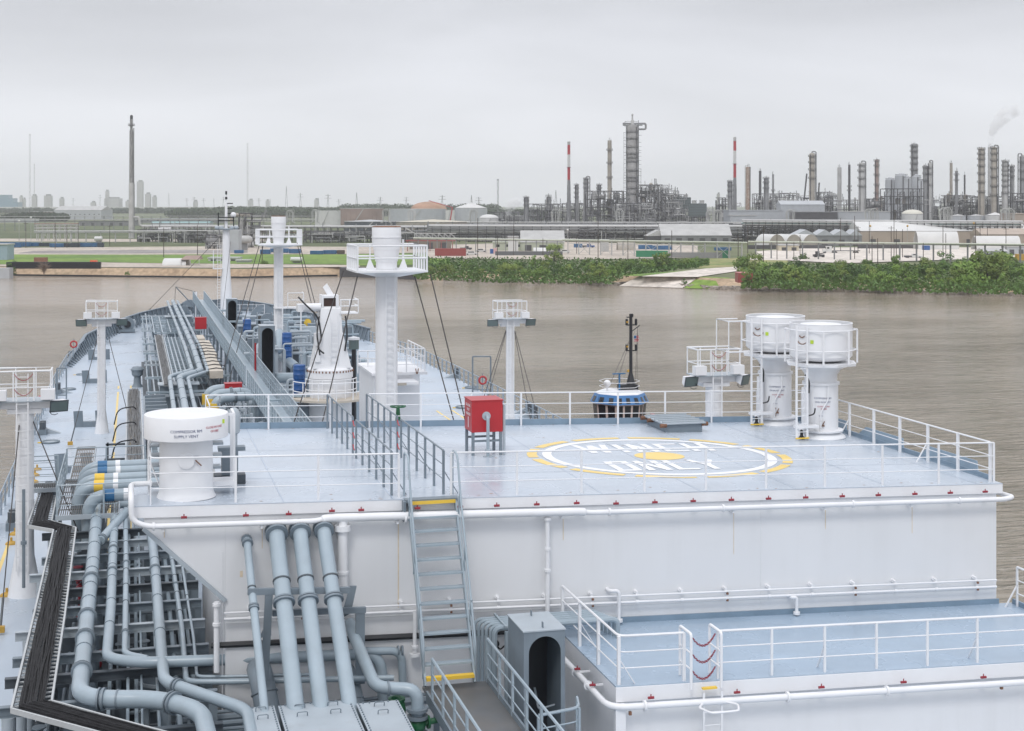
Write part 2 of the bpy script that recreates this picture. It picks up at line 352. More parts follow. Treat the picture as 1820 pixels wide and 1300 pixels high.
patch('grass', [(-900, 473), (-900, 452), (14, 452.5), (300, 453), (620, 452.5), (720, 451), (800, 455), (800, 470), (640, 472), (600, 470), (420, 469), (300, 468), (170, 466), (14, 470)], L_GRASS)
patch('quay', [(-900, 465), (-300, 470), (14, 470.5), (170, 466.5), (300, 468.5), (420, 469.5), (600, 471), (640, 472), (640, 474.5), (420, 476.5), (170, 475), (0, 473.5)], L_SAND)
patch('yard', [(760, 459), (760, 436), (1000, 430), (1240, 436), (1240, 458), (1000, 462)], L_SAND)
patch('road', [(1140, 491.5), (1165, 487), (1250, 478), (1300, 470), (1330, 462), (1360, 466), (1310, 482), (1240, 492.5)], L_ROAD)
struct('ramp', MB().add([P(x, y, Z=z) for x, y, z in ((1100, 508.5, .1), (1138, 490.5, 3.2), (1243, 492, 3.2), (1213, 512, .1))], [(0, 1, 2, 3)]), L_ROAD)
patch('grass', [(1100, 490), (1150, 486), (1230, 480), (1180, 486), (1140, 491)], L_GRASS)
struct('verge', MB().add([P(x, y, Z=z) for x, y, z in ((1215, 512.5, .12), (1244, 492, 3.18), (1296, 494, 3.18), (1308, 515, .12))], [(0, 1, 2, 3)]), L_GRASS)
patch('grass', [(1240, 478), (1255, 460), (1400, 458), (1400, 470), (1310, 474)], landmat('dry_grass', (.12, .20, .04), (.30, .27, .12), .03))
patch('yard', [(1330, 462), (1345, 447), (1430, 440), (1650, 440), (1900, 440), (1900, 455), (1680, 462), (1500, 468), (1400, 463)], L_ROAD)
patch('asphalt_yard', [(900, 430), (900, 424), (1300, 422), (1300, 430)], L_TAR)
patch('process_area', [(820, 421), (820, 405), (2600, 400), (2600, 426), (1300, 421)], L_TAR)
# ---------------------------------------------------------------- the ship
DZ = 11.5; RA = 18.727        # main deck level; house roof plane z = RA - .025 X
def rz(x): return RA - .025 * x
def lz(x): return 15.35 - .025 * x
SCX = 11.15
half = [(17.2, -40), (17.2, 118), (16.9, 134), (15.6, 150), (13.2, 163), (10.2, 173), (6.6, 181), (3.2, 186), (0, 188)]
halfr = [(14.9, -40), (14.9, 118), (14.6, 134), (12.7, 150), (10.3, 163), (7.7, 173), (5.0, 181), (2.6, 186), (0, 188)]
edge = [(SCX - a, y) for a, y in half] + [(SCX + a, y) for a, y in halfr[-2::-1]]
ship = thing('gas_carrier', 'large gas carrier with pale blue deck, bow pointing at the far bank', 'ship', (SCX, 70, 0))
def deckz(y): return DZ + max(0, (y - 120) / 68) ** 2 * 1.0
mb = MB(); N = len(edge)
mb.add([(x, y, deckz(y)) for x, y in edge] + [(SCX + (x - SCX) * (1 if y < 110 else .82), y if y < 110 else 110 + (y - 110) * .88, 3) for x, y in edge] + [(SCX + (x - SCX) * (1 if y < 110 else .6), y if y < 110 else 110 + (y - 110) * .8, -6) for x, y in edge],
       [(i, i + 1, N + i + 1, N + i) for i in range(N - 1)] + [(N + i, N + i + 1, 2 * N + i + 1, 2 * N + i) for i in range(N - 1)])
build('hull', mb, mat('red_oxide_hull_paint', (.20, .04, .03), .5, dirt=.3), ship)
mb = MB()
rows = []
for (x, y), (x2, y2) in zip(half, halfr): rows.append([(SCX - x, y, deckz(y)), (SCX + x2, y, deckz(y))])
mb.add([p for r in rows for p in r], [(2 * i, 2 * i + 1, 2 * i + 3, 2 * i + 2) for i in range(len(rows) - 1)])
build('deck', mb, MAIND, ship, False)
# bow bulwark with stays
mb = MB(); mb2 = MB()
bw = [(SCX - a, y) for a, y in half if y >= 134] + [(SCX + a, y) for a, y in halfr[-2::-1] if y >= 150]
for (x0, y0), (x1, y1) in zip(bw[:-1], bw[1:]):
    z0, z1 = deckz(y0), deckz(y1); h0 = min(1.35, .2 + (y0 - 134) * .09); h1 = min(1.35, .2 + (y1 - 134) * .09)
    mb.hexa([(x0, y0, z0), (x1, y1, z1), (x1 + .06, y1 + .06, z1), (x0 + .06, y0 + .06, z0)], [(x0, y0, z0 + h0), (x1, y1, z1 + h1), (x1 + .06, y1 + .06, z1 + h1), (x0 + .06, y0 + .06, z0 + h0)])
    mb2.bar((x0, y0, z0 + h0), (x1, y1, z1 + h1), .3, .08)
    n_ = int(V((x1 - x0, y1 - y0)).length / 1.2)
    for i in range(n_):
        t = (i + .5) / n_; x, y, z, h = x0 + (x1 - x0) * t, y0 + (y1 - y0) * t, z0 + (z1 - z0) * t, h0 + (h1 - h0) * t
        c = (V((SCX, y - 12, 0)) - V((x, y, 0))).normalized() * .75
        mb2.bar((x, y, z + h), (x + c.x, y + c.y, z), .06, .12)
bul = build('bulwark', mb, GREY, ship, False); build('bulwark_rail', mb2, GREY, ship, False)
# painted walkway lines
def line_x(x, y0, y1, w=.14, dash=0):
    m_ = MB(); y = y0
    if not dash: m_.add([(x - w / 2, y0, DZ + .005), (x + w / 2, y0, DZ + .005), (x + w / 2, y1, DZ + .005), (x - w / 2, y1, DZ + .005)], [(0, 1, 2, 3)]); return m_
    while y < y1:
        m_.add([(x - w / 2, y, DZ + .005), (x + w / 2, y, DZ + .005), (x + w / 2, min(y + dash, y1), DZ + .005), (x - w / 2, min(y + dash, y1), DZ + .005)], [(0, 1, 2, 3)]); y += dash * 1.08
    return m_
for x, a, b_, d in ((-1.05, 62, 150, 26), (-.1, 62, 150, 26), (-5.1, 36, 66, 30), (20.6, 60, 100, 0), (21.7, 60, 100, 0)):
    build('walkway_line', line_x(x, a, b_, dash=d), MARKY, ship, False)
# side rails of the ship
def side_pts(sign, y0, y1):
    o = []
    for a, y in (half if sign < 0 else halfr):
        o.append((a - .15, y))
    res = []; y = y0
    def ax(yy):
        for (a0, b0), (a1, b1) in zip(o[:-1], o[1:]):
            if b0 <= yy <= b1: return a0 + (a1 - a0) * (yy - b0) / (b1 - b0)
    ys = [y0] + [b for a, b in o if y0 < b < y1] + [y1]
    return [(SCX + sign * ax(y), y, deckz(y)) for y in ys]
SRP = mat('grey_rail_paint', (.30, .36, .42), .4)
railing('long grey side rail with flat posts along the left edge of the ship deck', side_pts(-1, 34, 148), sp=2.2, m=SRP, post=(.10, .10), rr=.035, group='ship side rails')
railing('long grey side rail with close upright posts along the right edge of the ship deck', side_pts(1, 52, 150), sp=1.6, m=SRP, post=(.12, .10), rr=.035, group='ship side rails')
# ---------------------------------------------------------------- compressor house
XL, XM, XR, YF, YM, YB = .28, 2.2, 23.55, 36.2, 39.3, 48.3
house = thing('compressor_house', 'big white deckhouse with pale blue flat roof painted with a winching circle', 'deckhouse', (12, 42, 11.5))
def fp(x, y): return P(x, y, Y=YF)
mb = MB()
# main body as a prism in X-Z, run from front to back
mb.ext([(XM, YF, 11.6), (XR - .05, YF, 11.6), (XR - .05, YF, rz(XR) - .02), (XM, YF, rz(XM) - .02)], (0, YB - YF, 0))
a = fp(255, 938); c = fp(395, 1064)
mb.ext([(XL, YF + .002, a.z), (XM - .002, YF + .002, c.z), (XM - .002, YF + .002, rz(XM) - .02), (XL, YF + .002, rz(XL) - .02)], (0, YM - YF, 0))
build('wall', mb, WALLW, house, False)
# raised bands: top band and knee along the sloped soffit
mb = MB(); tb = [fp(246, 908), fp(1782, 866), fp(1782, 884), fp(246, 930)]
mb.ext([V((XL - .25, YF - .05, rz(XL - .25) - .02)), V((XR + .12, YF - .05, rz(XR + .12) - .02)), V((XR + .12, YF - .05, rz(XR) - .28)), V((XL - .25, YF - .05, rz(XL) - .28))], (0, .045, 0))
build('fascia', mb, WHITE, house, False)
build('soffit_edge', MB().bar((XL - .02, YF - .04, a.z - .02), (XM, YF - .04, c.z - .05), .08, .10), GREYL, house, False)
roof = build('roof', MB().hexa([(XM, YF - .055, rz(XM) - .02), (XR + .12, YF - .055, rz(XR + .12) - .02), (XR + .12, YB + .05, rz(XR + .12) - .02), (XM, YB + .05, rz(XM) - .02)], [(XM, YF - .055, rz(XM)), (XR + .12, YF - .055, rz(XR + .12)), (XR + .12, YB + .05, rz(XR + .12)), (XM, YB + .05, rz(XM))])
             .hexa([(XL - .25, YF - .055, rz(XL - .25) - .02), (XM, YF - .055, rz(XM) - .02), (XM, YM, rz(XM) - .02), (XL - .25, YM, rz(XL - .25) - .02)], [(XL - .25, YF - .055, rz(XL - .25)), (XM, YF - .055, rz(XM)), (XM, YM, rz(XM)), (XL - .25, YM, rz(XL - .25))]), DECK, house, False)
mb = MB()
def slab(x0, y0, x1, y1, h, w=.05):
    return MB().hexa([(x0, y0, rz(x0) + .001), (x1, y0, rz(x1) + .001), (x1, y1, rz(x1) + .001), (x0, y1, rz(x0) + .001)], [(x0, y0, rz(x0) + h), (x1, y0, rz(x1) + h), (x1, y1, rz(x1) + h), (x0, y1, rz(x0) + h)])
m1 = slab(XM, YB - .05, XR + .1, YB, .2); m1.add(slab(XR + .04, YF + .3, XR + .1, YB - .06, .14).v, slab(0, 0, 1, 1, 1).f)
for y0, y1 in ((37.2, 40.6), (41.4, 44.6), (45.2, 47.8)):   # raised scuppers flaps on the right edge
    m1.add([(XR + .02, y0, rz(XR)), (XR + .02, y1, rz(XR)), (XR + .2, y1 - .4, rz(XR) + .38), (XR + .2, y0 + .4, rz(XR) + .38), (XR + .05, y0, rz(XR)), (XR + .05, y1, rz(XR)), (XR + .24, y1 - .4, rz(XR) + .38), (XR + .24, y0 + .4, rz(XR) + .38)], [(0, 1, 2, 3), (7, 6, 5, 4), (0, 4, 5, 1), (1, 5, 6, 2), (2, 6, 7, 3), (3, 7, 4, 0)])
build('roof_coaming', m1, TOE, house, False)
build('seal_strip', MB().tube([fp(375, 1147) + V((0, -.03, 0)), fp(600, 1136) + V((0, -.05, 0)), fp(860, 1124) + V((0, -.03, 0)), fp(1010, 1117) + V((0, -.03, 0))], .075, 6), BLACK, house)
# faint plate seams on the front wall
mb = MB()
for px in (395, 970, 1352): p = fp(px, 1000); mb.cbox((p.x, YF - .004, 15.6 if px > 900 else 15.0), .025, .012, 5)
mb.bar((XM, YF - .004, 15.75), (XR - .1, YF - .004, 15.2), .02, .014)
each('wall_seam', mb, WALLW, house, False)
# rust streaks
mb = MB()
STAIN = mat('pale_rust_stain', (.68, .58, .44), .6, var=.15, scale=5)
for px, y0, y1, w_ in ((708, 916, 1080, .03), (429, 1015, 1026, .07), (466, 935, 975, .018), (1001, 918, 960, .02), (1304, 908, 985, .015), (1467, 904, 940, .02), (1621, 900, 948, .018), (292, 938, 956, .02)):
    p = fp(px, y0); q = fp(px, y1); build('rust_streak', MB().box(p.x - w_ / 2, p.x + w_ / 2, YF - .006, YF - .001, q.z, p.z), STAIN, house, False)
m_ = MB(); SEAM = mat('weld_seam_paint', (.36, .43, .52), .35)
for k in range(8):
    x = 3.6 + k * 2.75; m_.add([(x, YF, rz(x) + .003), (x + .025, YF, rz(x) + .003), (x + .025, YB - .06, rz(x) + .003), (x, YB - .06, rz(x) + .003)], [(0, 1, 2, 3)])
for y in (39.4, 43.9): m_.add([(XM + .05, y, rz(XM) + .003), (XR, y, rz(XR) + .003), (XR, y + .02, rz(XR) + .003), (XM + .05, y + .02, rz(XM) + .003)], [(0, 1, 2, 3)])
o = build('weld_seams', m_, SEAM, roof, False); o['kind'] = 'stuff'
RSP = mat('rust_speck', (.34, .20, .11), .8); m_ = MB()
for k in range(70):
    x, y = random.uniform(3, XR - .3), random.choice((YF + random.uniform(0, .4), YB - random.uniform(.1, .6), random.uniform(YF, YB))); s_ = random.uniform(.01, .035); m_.add([(x - s_ * 2, y, rz(x) + .004), (x, y - s_, rz(x) + .004), (x + s_ * 1.6, y, rz(x) + .004), (x, y + s_, rz(x) + .004)], [(0, 1, 2, 3)])
o = build('rust_specks', m_, RSP, roof, False); o['kind'] = 'stuff'
# ---- winching circle
MZ = .006
cen = P(1172, 811, S=RA); RX, RY = 4.05, 3.62
def arc(r0, r1, a0, a1, n_=24):
    m_ = MB(); v_ = []
    for i in range(n_ + 1):
        a = a0 + (a1 - a0) * i / n_
        for r in (r0, r1):
            x, y = cen.x + r * RX * math.cos(a), cen.y + r * RY * math.sin(a); v_.append((x, y, rz(x) + MZ))
    return m_.add(v_, [(2 * i, 2 * i + 1, 2 * i + 3, 2 * i + 2) for i in range(n_)])
build('white_ring', arc(.815, .885, 0, 2 * math.pi, 96), MARKW, roof, False)
m_ = MB()
for k in range(12):
    q = arc(.925, 1.0, 2 * math.pi * (k + .06) / 12, 2 * math.pi * (k + .90) / 12, 10); m_.add(q.v, q.f)
build('dashed_yellow_ring', m_, MARKY, roof, False)
build('yellow_centre_spot', arc(.0, .19, 0, 2 * math.pi, 48), MARKY, roof, False)
# ---- letters as strokes in a 0..1 cell
LET = {'W': [[(0, 1), (.25, 0)], [(.25, 0), (.5, .9)], [(.5, .9), (.75, 0)], [(.75, 0), (1, 1)]], 'I': [[(.5, 0), (.5, 1)]],
       'N': [[(.08, 0), (.08, 1)], [(.08, 1), (.92, 0)], [(.92, 0), (.92, 1)]], 'C': [[(1, 1), (.08, 1)], [(.08, 1), (.08, 0)], [(.08, 0), (1, 0)]],
       'H': [[(.08, 0), (.08, 1)], [(.92, 0), (.92, 1)], [(.08, .5), (.92, .5)]], 'O': [[(.08, 0), (.92, 0)], [(.92, 0), (.92, 1)], [(.92, 1), (.08, 1)], [(.08, 1), (.08, 0)]],
       'L': [[(.08, 1), (.08, 0)], [(.08, 0), (1, 0)]], 'Y': [[(0, 1), (.5, .5)], [(1, 1), (.5, .5)], [(.5, .5), (.5, 0)]]}
def word(s, x0, x1, y0, y1, widths, sw=.21):
    tot = sum(widths); x = x0; m_ = MB(); gap = .3
    for ch, wd in zip(s, widths):
        cw = (x1 - x0) * wd / tot
        for p, q in LET[ch]:
            a = V((x + p[0] * (cw - gap), y0 + sw / 2 + p[1] * (y1 - y0 - sw), 0)); b2 = V((x + q[0] * (cw - gap), y0 + sw / 2 + q[1] * (y1 - y0 - sw), 0))
            d = (b2 - a).normalized(); nn = V((-d.y, d.x, 0)) * sw / 2; a = a - d * sw / 2; b2 = b2 + d * sw / 2
            vs4 = [a - nn, b2 - nn, b2 + nn, a + nn]; LVL2[0] += .00015
            m_.add([(p_.x, p_.y, rz(p_.x) + MZ + LVL2[0]) for p_ in vs4], [(0, 1, 2, 3)])
        x += cw
    return m_
LVL2 = [0]
wt, wb = P(1130, 790, S=RA), P(1150, 804, S=RA); ot, ob = P(1180, 819, S=RA), P(1190, 836, S=RA)
wx0, wx1 = P(1030, 803, S=RA).x, P(1268, 799, S=RA).x
build('lettering', word('WINCH', P(1040, 803, S=RA).x, P(1268, 799, S=RA).x + .25, wb.y, wt.y, (1.3, .55, 1, 1, 1)), MARKW, roof, False)
build('lettering', word('ONLY', P(1097, 834, S=RA).x, P(1293, 831, S=RA).x + .2, ob.y, ot.y, (1, 1, .9, 1)), MARKW, roof, False)
# ---- roof rails
def rp(x, y): return P(x, y, S=RA)
def R3(x, y): return V((x, y, rz(x)))
xg0, xg1 = rp(712, 889).x, rp(805, 886).x
G_ = 'white rails round the deckhouse roof'
railing('white roof rail in front of the round supply vent, left of the inclined ladder', [R3(XL + .15, YM - .6), R3(XL + .15, YF + .12), R3(xg0, YF + .12)], h=1.12, sp=1.75, group=G_)
railing('long white roof rail running in front of the winching circle', [R3(xg1, YF + .12), R3(XR - .05, YF + .12)], h=1.12, sp=1.7, group=G_)
railing('white roof rail descending along the right edge of the big roof', [R3(XR - .1, YF + .22), R3(XR - .1, YB - .2)], h=1.12, sp=1.65, brace=3, group=G_, post=(.07, .07))
xb0, xb1 = rp(583, 757).x, rp(653, 757).x
railing('white roof rail along the back edge behind the red hose box', [R3(xb1, YB - .12), R3(XR - .2, YB - .12)], h=1.12, sp=1.75, group=G_)
railing('white roof rail at the back left corner above the grey piping', [R3(XM + .1, YB - 2.6), R3(XM + .1, YB - .12), R3(xb0, YB - .12)], h=1.12, sp=1.7, group=G_)
# grey rails of the path across the roof
G2 = 'grey handrails of the path across the roof'
gapY = 42.6
for side, xx, lab in ((0, xb0 - .1, 'left'), (1, xb1 - .1, 'right')):
    xf = (xg0 if not side else xg1) - .12
    xm = xx * .5 + xf * .5
    railing(f'grey path handrail, {lab} of the pair on the far half of the roof', [R3(xx, YB - .2), R3(xm, gapY + .3)], h=1.12, sp=1.15, m=GREY, post=(.10, .05), group=G2, brace=3, mid=1)
    railing(f'grey path handrail, {lab} of the near pair beside the ladder head', [R3(xm, gapY - .35), R3(xf, YF + .5)], h=1.12, sp=1.15, m=GREY, post=(.10, .05), group=G2, brace=3, mid=2)
# red safety chains in the gaps
def chain(p, q, sag, r=.014, n_=12):
    p, q = V(p), V(q); pts = [p + (q - p) * i / n_ - V((0, 0, sag * 4 * (i / n_) * (1 - i / n_))) for i in range(n_ + 1)]; return pts
for side in (0, 1):
    xm = ((xb0 if not side else xb1) - .1 + (xg0 if not side else xg1) - .12) / 2
    for k, h in enumerate((.35, .7, 1.05)):
        single('safety_chain', MB().tube(chain(R3(xm, gapY + .3) + V((0, 0, h)), R3(xm, gapY - .35) + V((0, 0, h)), .16), .016, 5), RED,
               f"{'bottom middle top'.split()[k]} red chain closing the gap in the {'right' if side else 'left'} grey path handrail", 'chain', group='red chains on the roof path')
# ---- spray pipes with red nozzles
def spray(label, path, rad, noz, nz, parentloc, dy=-.02, group='white water spray pipes'):
    t = thing('spray_pipe', label, 'pipe', parentloc, group)
    build('pipe_run', MB().tube(path, rad, 10), WHITE, t)
    me = mesh('nozzle', MB().cyl((0, 0, 0), (0, 0, .10), .014, n=6).cyl((-.07, 0, .02), (.07, 0, .02), .032, n=8), REDN)
    for p in noz: inst('nozzle', me, p, t)
    return t
YP = YF - .28
def q(x, y, Y=YP): return P(x, y, Y=Y)
path = [V((XL + .2, YM - .5, q(262, 878).z)), V((XL - .42, YM - .5, q(235, 880).z + .2)), q(233, 882), q(234, 926), q(262, 936.5), q(560, 926.5), q(585, 921), q(1030, 909.5), q(1050, 911.5), q(1785, 887.5), q(1801, 884)]
path[1] = V((q(233, 882).x, YP + 1.5, q(233, 882).z)); path[0] = V((XL + .2, YP + 1.5, path[1].z))
path.append(path[-1] + V((-.05, 1.2, 0)))
pp = rnd(path, .28, 5); rr_ = [.068 if not (583 <= 0 or (q(572, 0).x < p.x < q(1040, 0).x)) else .105 for p in pp]
noz = []
for px in (327, 437, 513, 590, 642, 742, 818, 883, 954, 1025, 1095, 1164, 1232, 1300, 1366, 1432, 1497, 1561, 1626, 1689, 1751):
    yy = 936.5 - .0322 * (px - 262) - (14 if 575 < px < 1040 else 11); noz.append(q(px, yy - 2, YP))
sp1 = spray('long white spray pipe with red nozzles under the edge of the big roof', pp, rr_, noz, 0, (3, YP, 17))
mb = MB(); mb2 = MB()
for px in (273, 720, 1083, 1516, 1705, 1285): p = q(px, 936.5 - .0322 * (px - 262)); mb.ring(p, (1, 0, 0), .10 if not 575 < px < 1040 else .13, .05)
for px in (290, 465, 707, 1000, 1304, 1467, 1621): p = q(px, 936.5 - .0322 * (px - 262)); mb2.box(p.x - .03, p.x + .03, YP, YF, p.z - .14, p.z - .06)
each('flange', mb, WHITE, sp1); each('bracket', mb2, WHITE, sp1)
# thin pipes lower on the wall
for k, (ya, yb) in enumerate(((1090, 1034), (1101, 1046))):
    t = thing('wall_pipe', ('upper' if k == 0 else 'lower') + ' of the two thin white pipes across the front wall of the big deckhouse', 'pipe', (3, YF - .2, 15), 'thin white pipes on the front wall')
    a = q(398, ya, YF - .18); b2 = q(1771, yb - 3, YF - .18)
    build('pipe_run', MB().tube([a, b2], .026 if k == 0 else .034, 8), WHITE, t)
    m_ = MB(); m2_ = MB()
    for i in range(17):
        p = a + (b2 - a) * (i + .5) / 17
        if k == 0: m_.box(p.x - .03, p.x + .03, p.y, YF, p.z + .02, p.z + .09).cyl((p.x, YF, p.z + .06), (p.x, YF - .05, p.z + .06), .06, n=10)
        else: m_.cyl(p - V((.04, 0, 0)), p + V((.04, 0, 0)), .05, n=8)
        if i % 3 == 1: m2_.cbox((p.x + .02, p.y - .03, p.z - .05), .05, .05, .05)
    each('bracket', m_, WHITE, t); each('rusty_clip', m2_, RUST, t)
def vpipe(label, px, y0, y1, r, collars=(), Y=YF - .22, bend=None):
    t = thing('riser_pipe', label, 'pipe', q(px, y1, Y), 'white riser pipes on the front wall')
    pts = [q(px, y0, Y), q(px, y1, Y)]
    if bend: pts = rnd([V((pts[0].x - bend, YF, pts[0].z)), V((pts[0].x - bend, Y, pts[0].z)), pts[0], pts[1]], .15, 4)
    m_ = MB().tube(pts, r, 10)
    build('pipe_run', m_, WHITE, t)
    m_ = MB()
    for yy, rr in collars: m_.ring(q(px, yy, Y), (0, 0, 1), rr, .07)
    if m_.v: each('flange', m_, WHITE, t)
    return t
vpipe('fat white riser below the spray pipe beside the four slanted grey pipes', 609, 921, 1052, .125, ((936, .2), (941, .2), (1018, .15)))
vpipe('slim white riser in the middle of the white front wall', 973, 912, 1090, .06, ((922, .10), (1014, .09), (976, .08)))
vpipe('bent white vent pipe coming out of the wall onto the lower blue deck', 1100, 1050, 1107, .05, ((1103, .10),), bend=.25)
vpipe('short white drain pipe against the wall above the lower blue deck', 1416, 1062, 1092, .045, ((1090, .09),), bend=.15)
vpipe('white riser left of the foot of the inclined ladder', 737, 1085, 1160, .05, ((1150, .09), (1164, .13)))
vpipe('white corner pipe at the lower left end of the white front wall', 385, 1070, 1195, .07, ((1075, .1), (1110, .1)))
# ---------------------------------------------------------------- round supply vent on the roof
def ringpts(c, r, a0, a1, n=12): return [V((c[0] + r * math.cos(a0 + (a1 - a0) * i / n), c[1] + r * math.sin(a0 + (a1 - a0) * i / n), c[2])) for i in range(n + 1)]
vc = P(331, 880, Y=37.25); vc.z = rz(vc.x)
t = thing('supply_vent', 'white mushroom vent with a wide flat round cap and stencilled lettering on the near roof', 'vent', vc)
vb = build('vent_body', MB().lathe(vc, [(.73, 0), (.68, .1), (.655, .2), (.65, 1.54)], 40), WHITE, t)
cap = build('vent_cap', MB().lathe(vc + V((0, 0, 1.5)), [(.62, 0), (1.02, .0), (1.03, .01), (1.03, .56), (1.02, .575), (.02, .60)], 56), WHITE, t)
fa = math.atan2(-vc.y, -vc.x)
build('damper_disc', MB().cyl((vc.x + .6 * math.cos(fa), vc.y + .6 * math.sin(fa), vc.z + .99), (vc.x + .68 * math.cos(fa), vc.y + .68 * math.sin(fa), vc.z + .99), .2, n=20), WHITE, t)
build('handle', MB().bar((vc.x + .2, vc.y - .68, vc.z + 1.0), (vc.x + .34, vc.y - .66, vc.z + .86), .03), RUST, t)
tx = text_on_cyl('COMPRESSOR RM', .098, vc.x, vc.y, 1.032, fa, vc.z + 1.73, 1.0); t2 = text_on_cyl('SUPPLY VENT', .098, vc.x, vc.y, 1.032, fa, vc.z + 1.61, 1.0); tx.add(t2.v, t2.f)
build('lettering', tx, TXT, cap, False)
tx = text_on_cyl('CLOSE IN CASE', .075, vc.x, vc.y, 1.032, fa + .72, vc.z + 1.80); t2 = text_on_cyl('OF FIRE', .075, vc.x, vc.y, 1.032, fa + .72, vc.z + 1.70); tx.add(t2.v, t2.f)
build('lettering', tx, TXTR, cap, False)
tx = text_on_cyl('OPEN', .07, vc.x, vc.y, .655, fa + .35, vc.z + 1.05); build('lettering', tx, TXT, vb, False)
a_ = fa + 1.02; build('sticker', MB().bar((vc.x + 1.035 * math.cos(a_), vc.y + 1.035 * math.sin(a_), vc.z + 1.87), (vc.x + 1.035 * math.cos(a_), vc.y + 1.035 * math.sin(a_), vc.z + 1.97), .09, .01), LIME, cap, False)
t = thing('access_frame', 'white square tube frame with steps right beside the round supply vent', 'frame', vc + V((1.2, 0, 0)))
bx, by, bz = vc.x + 1.18, vc.y + .15, vc.z
build('post', MB().bar((bx, by, bz + .12), (bx, by, bz + 2.0), .07), WHITE, t, False); build('post', MB().bar((bx, by + .9, bz), (bx, by + .9, bz + 2.0), .07), WHITE, t, False)
build('top_bar', MB().bar((bx - .2, by, bz + 1.98), (bx + .03, by, bz + 1.98), .06).bar((bx, by, bz + 1.98), (bx, by + .9, bz + 1.98), .06), WHITE, t, False)
build('step', MB().box(bx - .62, bx + .05, by - .1, by + .5, bz + .2, bz + .32), WHITE, t, False)
for k in range(3): build('step', MB().box(bx - .58 + k * .03, bx - .32 + k * .03, by, by + .4, bz + .62 + .3 * k, bz + .68 + .3 * k), GREYL, t, False)
t = thing('vent_ladder', 'white framed slatted steps left behind the round supply vent', 'steps', vc + V((-.9, .6, 0)))
bx, by = vc.x - .9, vc.y + .3
build('side_rail', MB().tube(rnd([(bx, by, bz), (bx, by, bz + 1.35), (bx + .4, by, bz + 1.35)], .1), .03, 6), WHITE, t); build('side_rail', MB().tube(rnd([(bx, by + .6, bz), (bx, by + .6, bz + 1.35), (bx + .4, by + .6, bz + 1.35)], .1), .03, 6), WHITE, t)
for k in range(5): build('tread', MB().box(bx, bx + .5, by, by + .5, bz + .2 + k * .25, bz + .24 + k * .25), GREYL, t, False)
build('brace', MB().bar((bx - .02, by - .2, bz + 1.0), (bx + .36, by - .3, bz), .07, .02), WHITE, t, False)
p = rp(408, 858)
t = thing('deck_pump', 'grey pump with tall lumpy motor standing right behind the round supply vent', 'pump', p)
build('base', MB().cbox(p + V((0, 0, .12)), .8, .5, .24), GREYD, t, False); build('gearbox', MB().cbox(p + V((0, 0, .55)), .42, .4, .62).cbox(p + V((.05, 0, .9)), .7, .35, .1), GREY, t, False)
build('motor', MB().lathe(p + V((.12, .1, .95)), [(.09, 0), (.09, .3), (.15, .35), (.17, .8), (.12, .95), (.05, 1.0)], 14), GREYL, t)
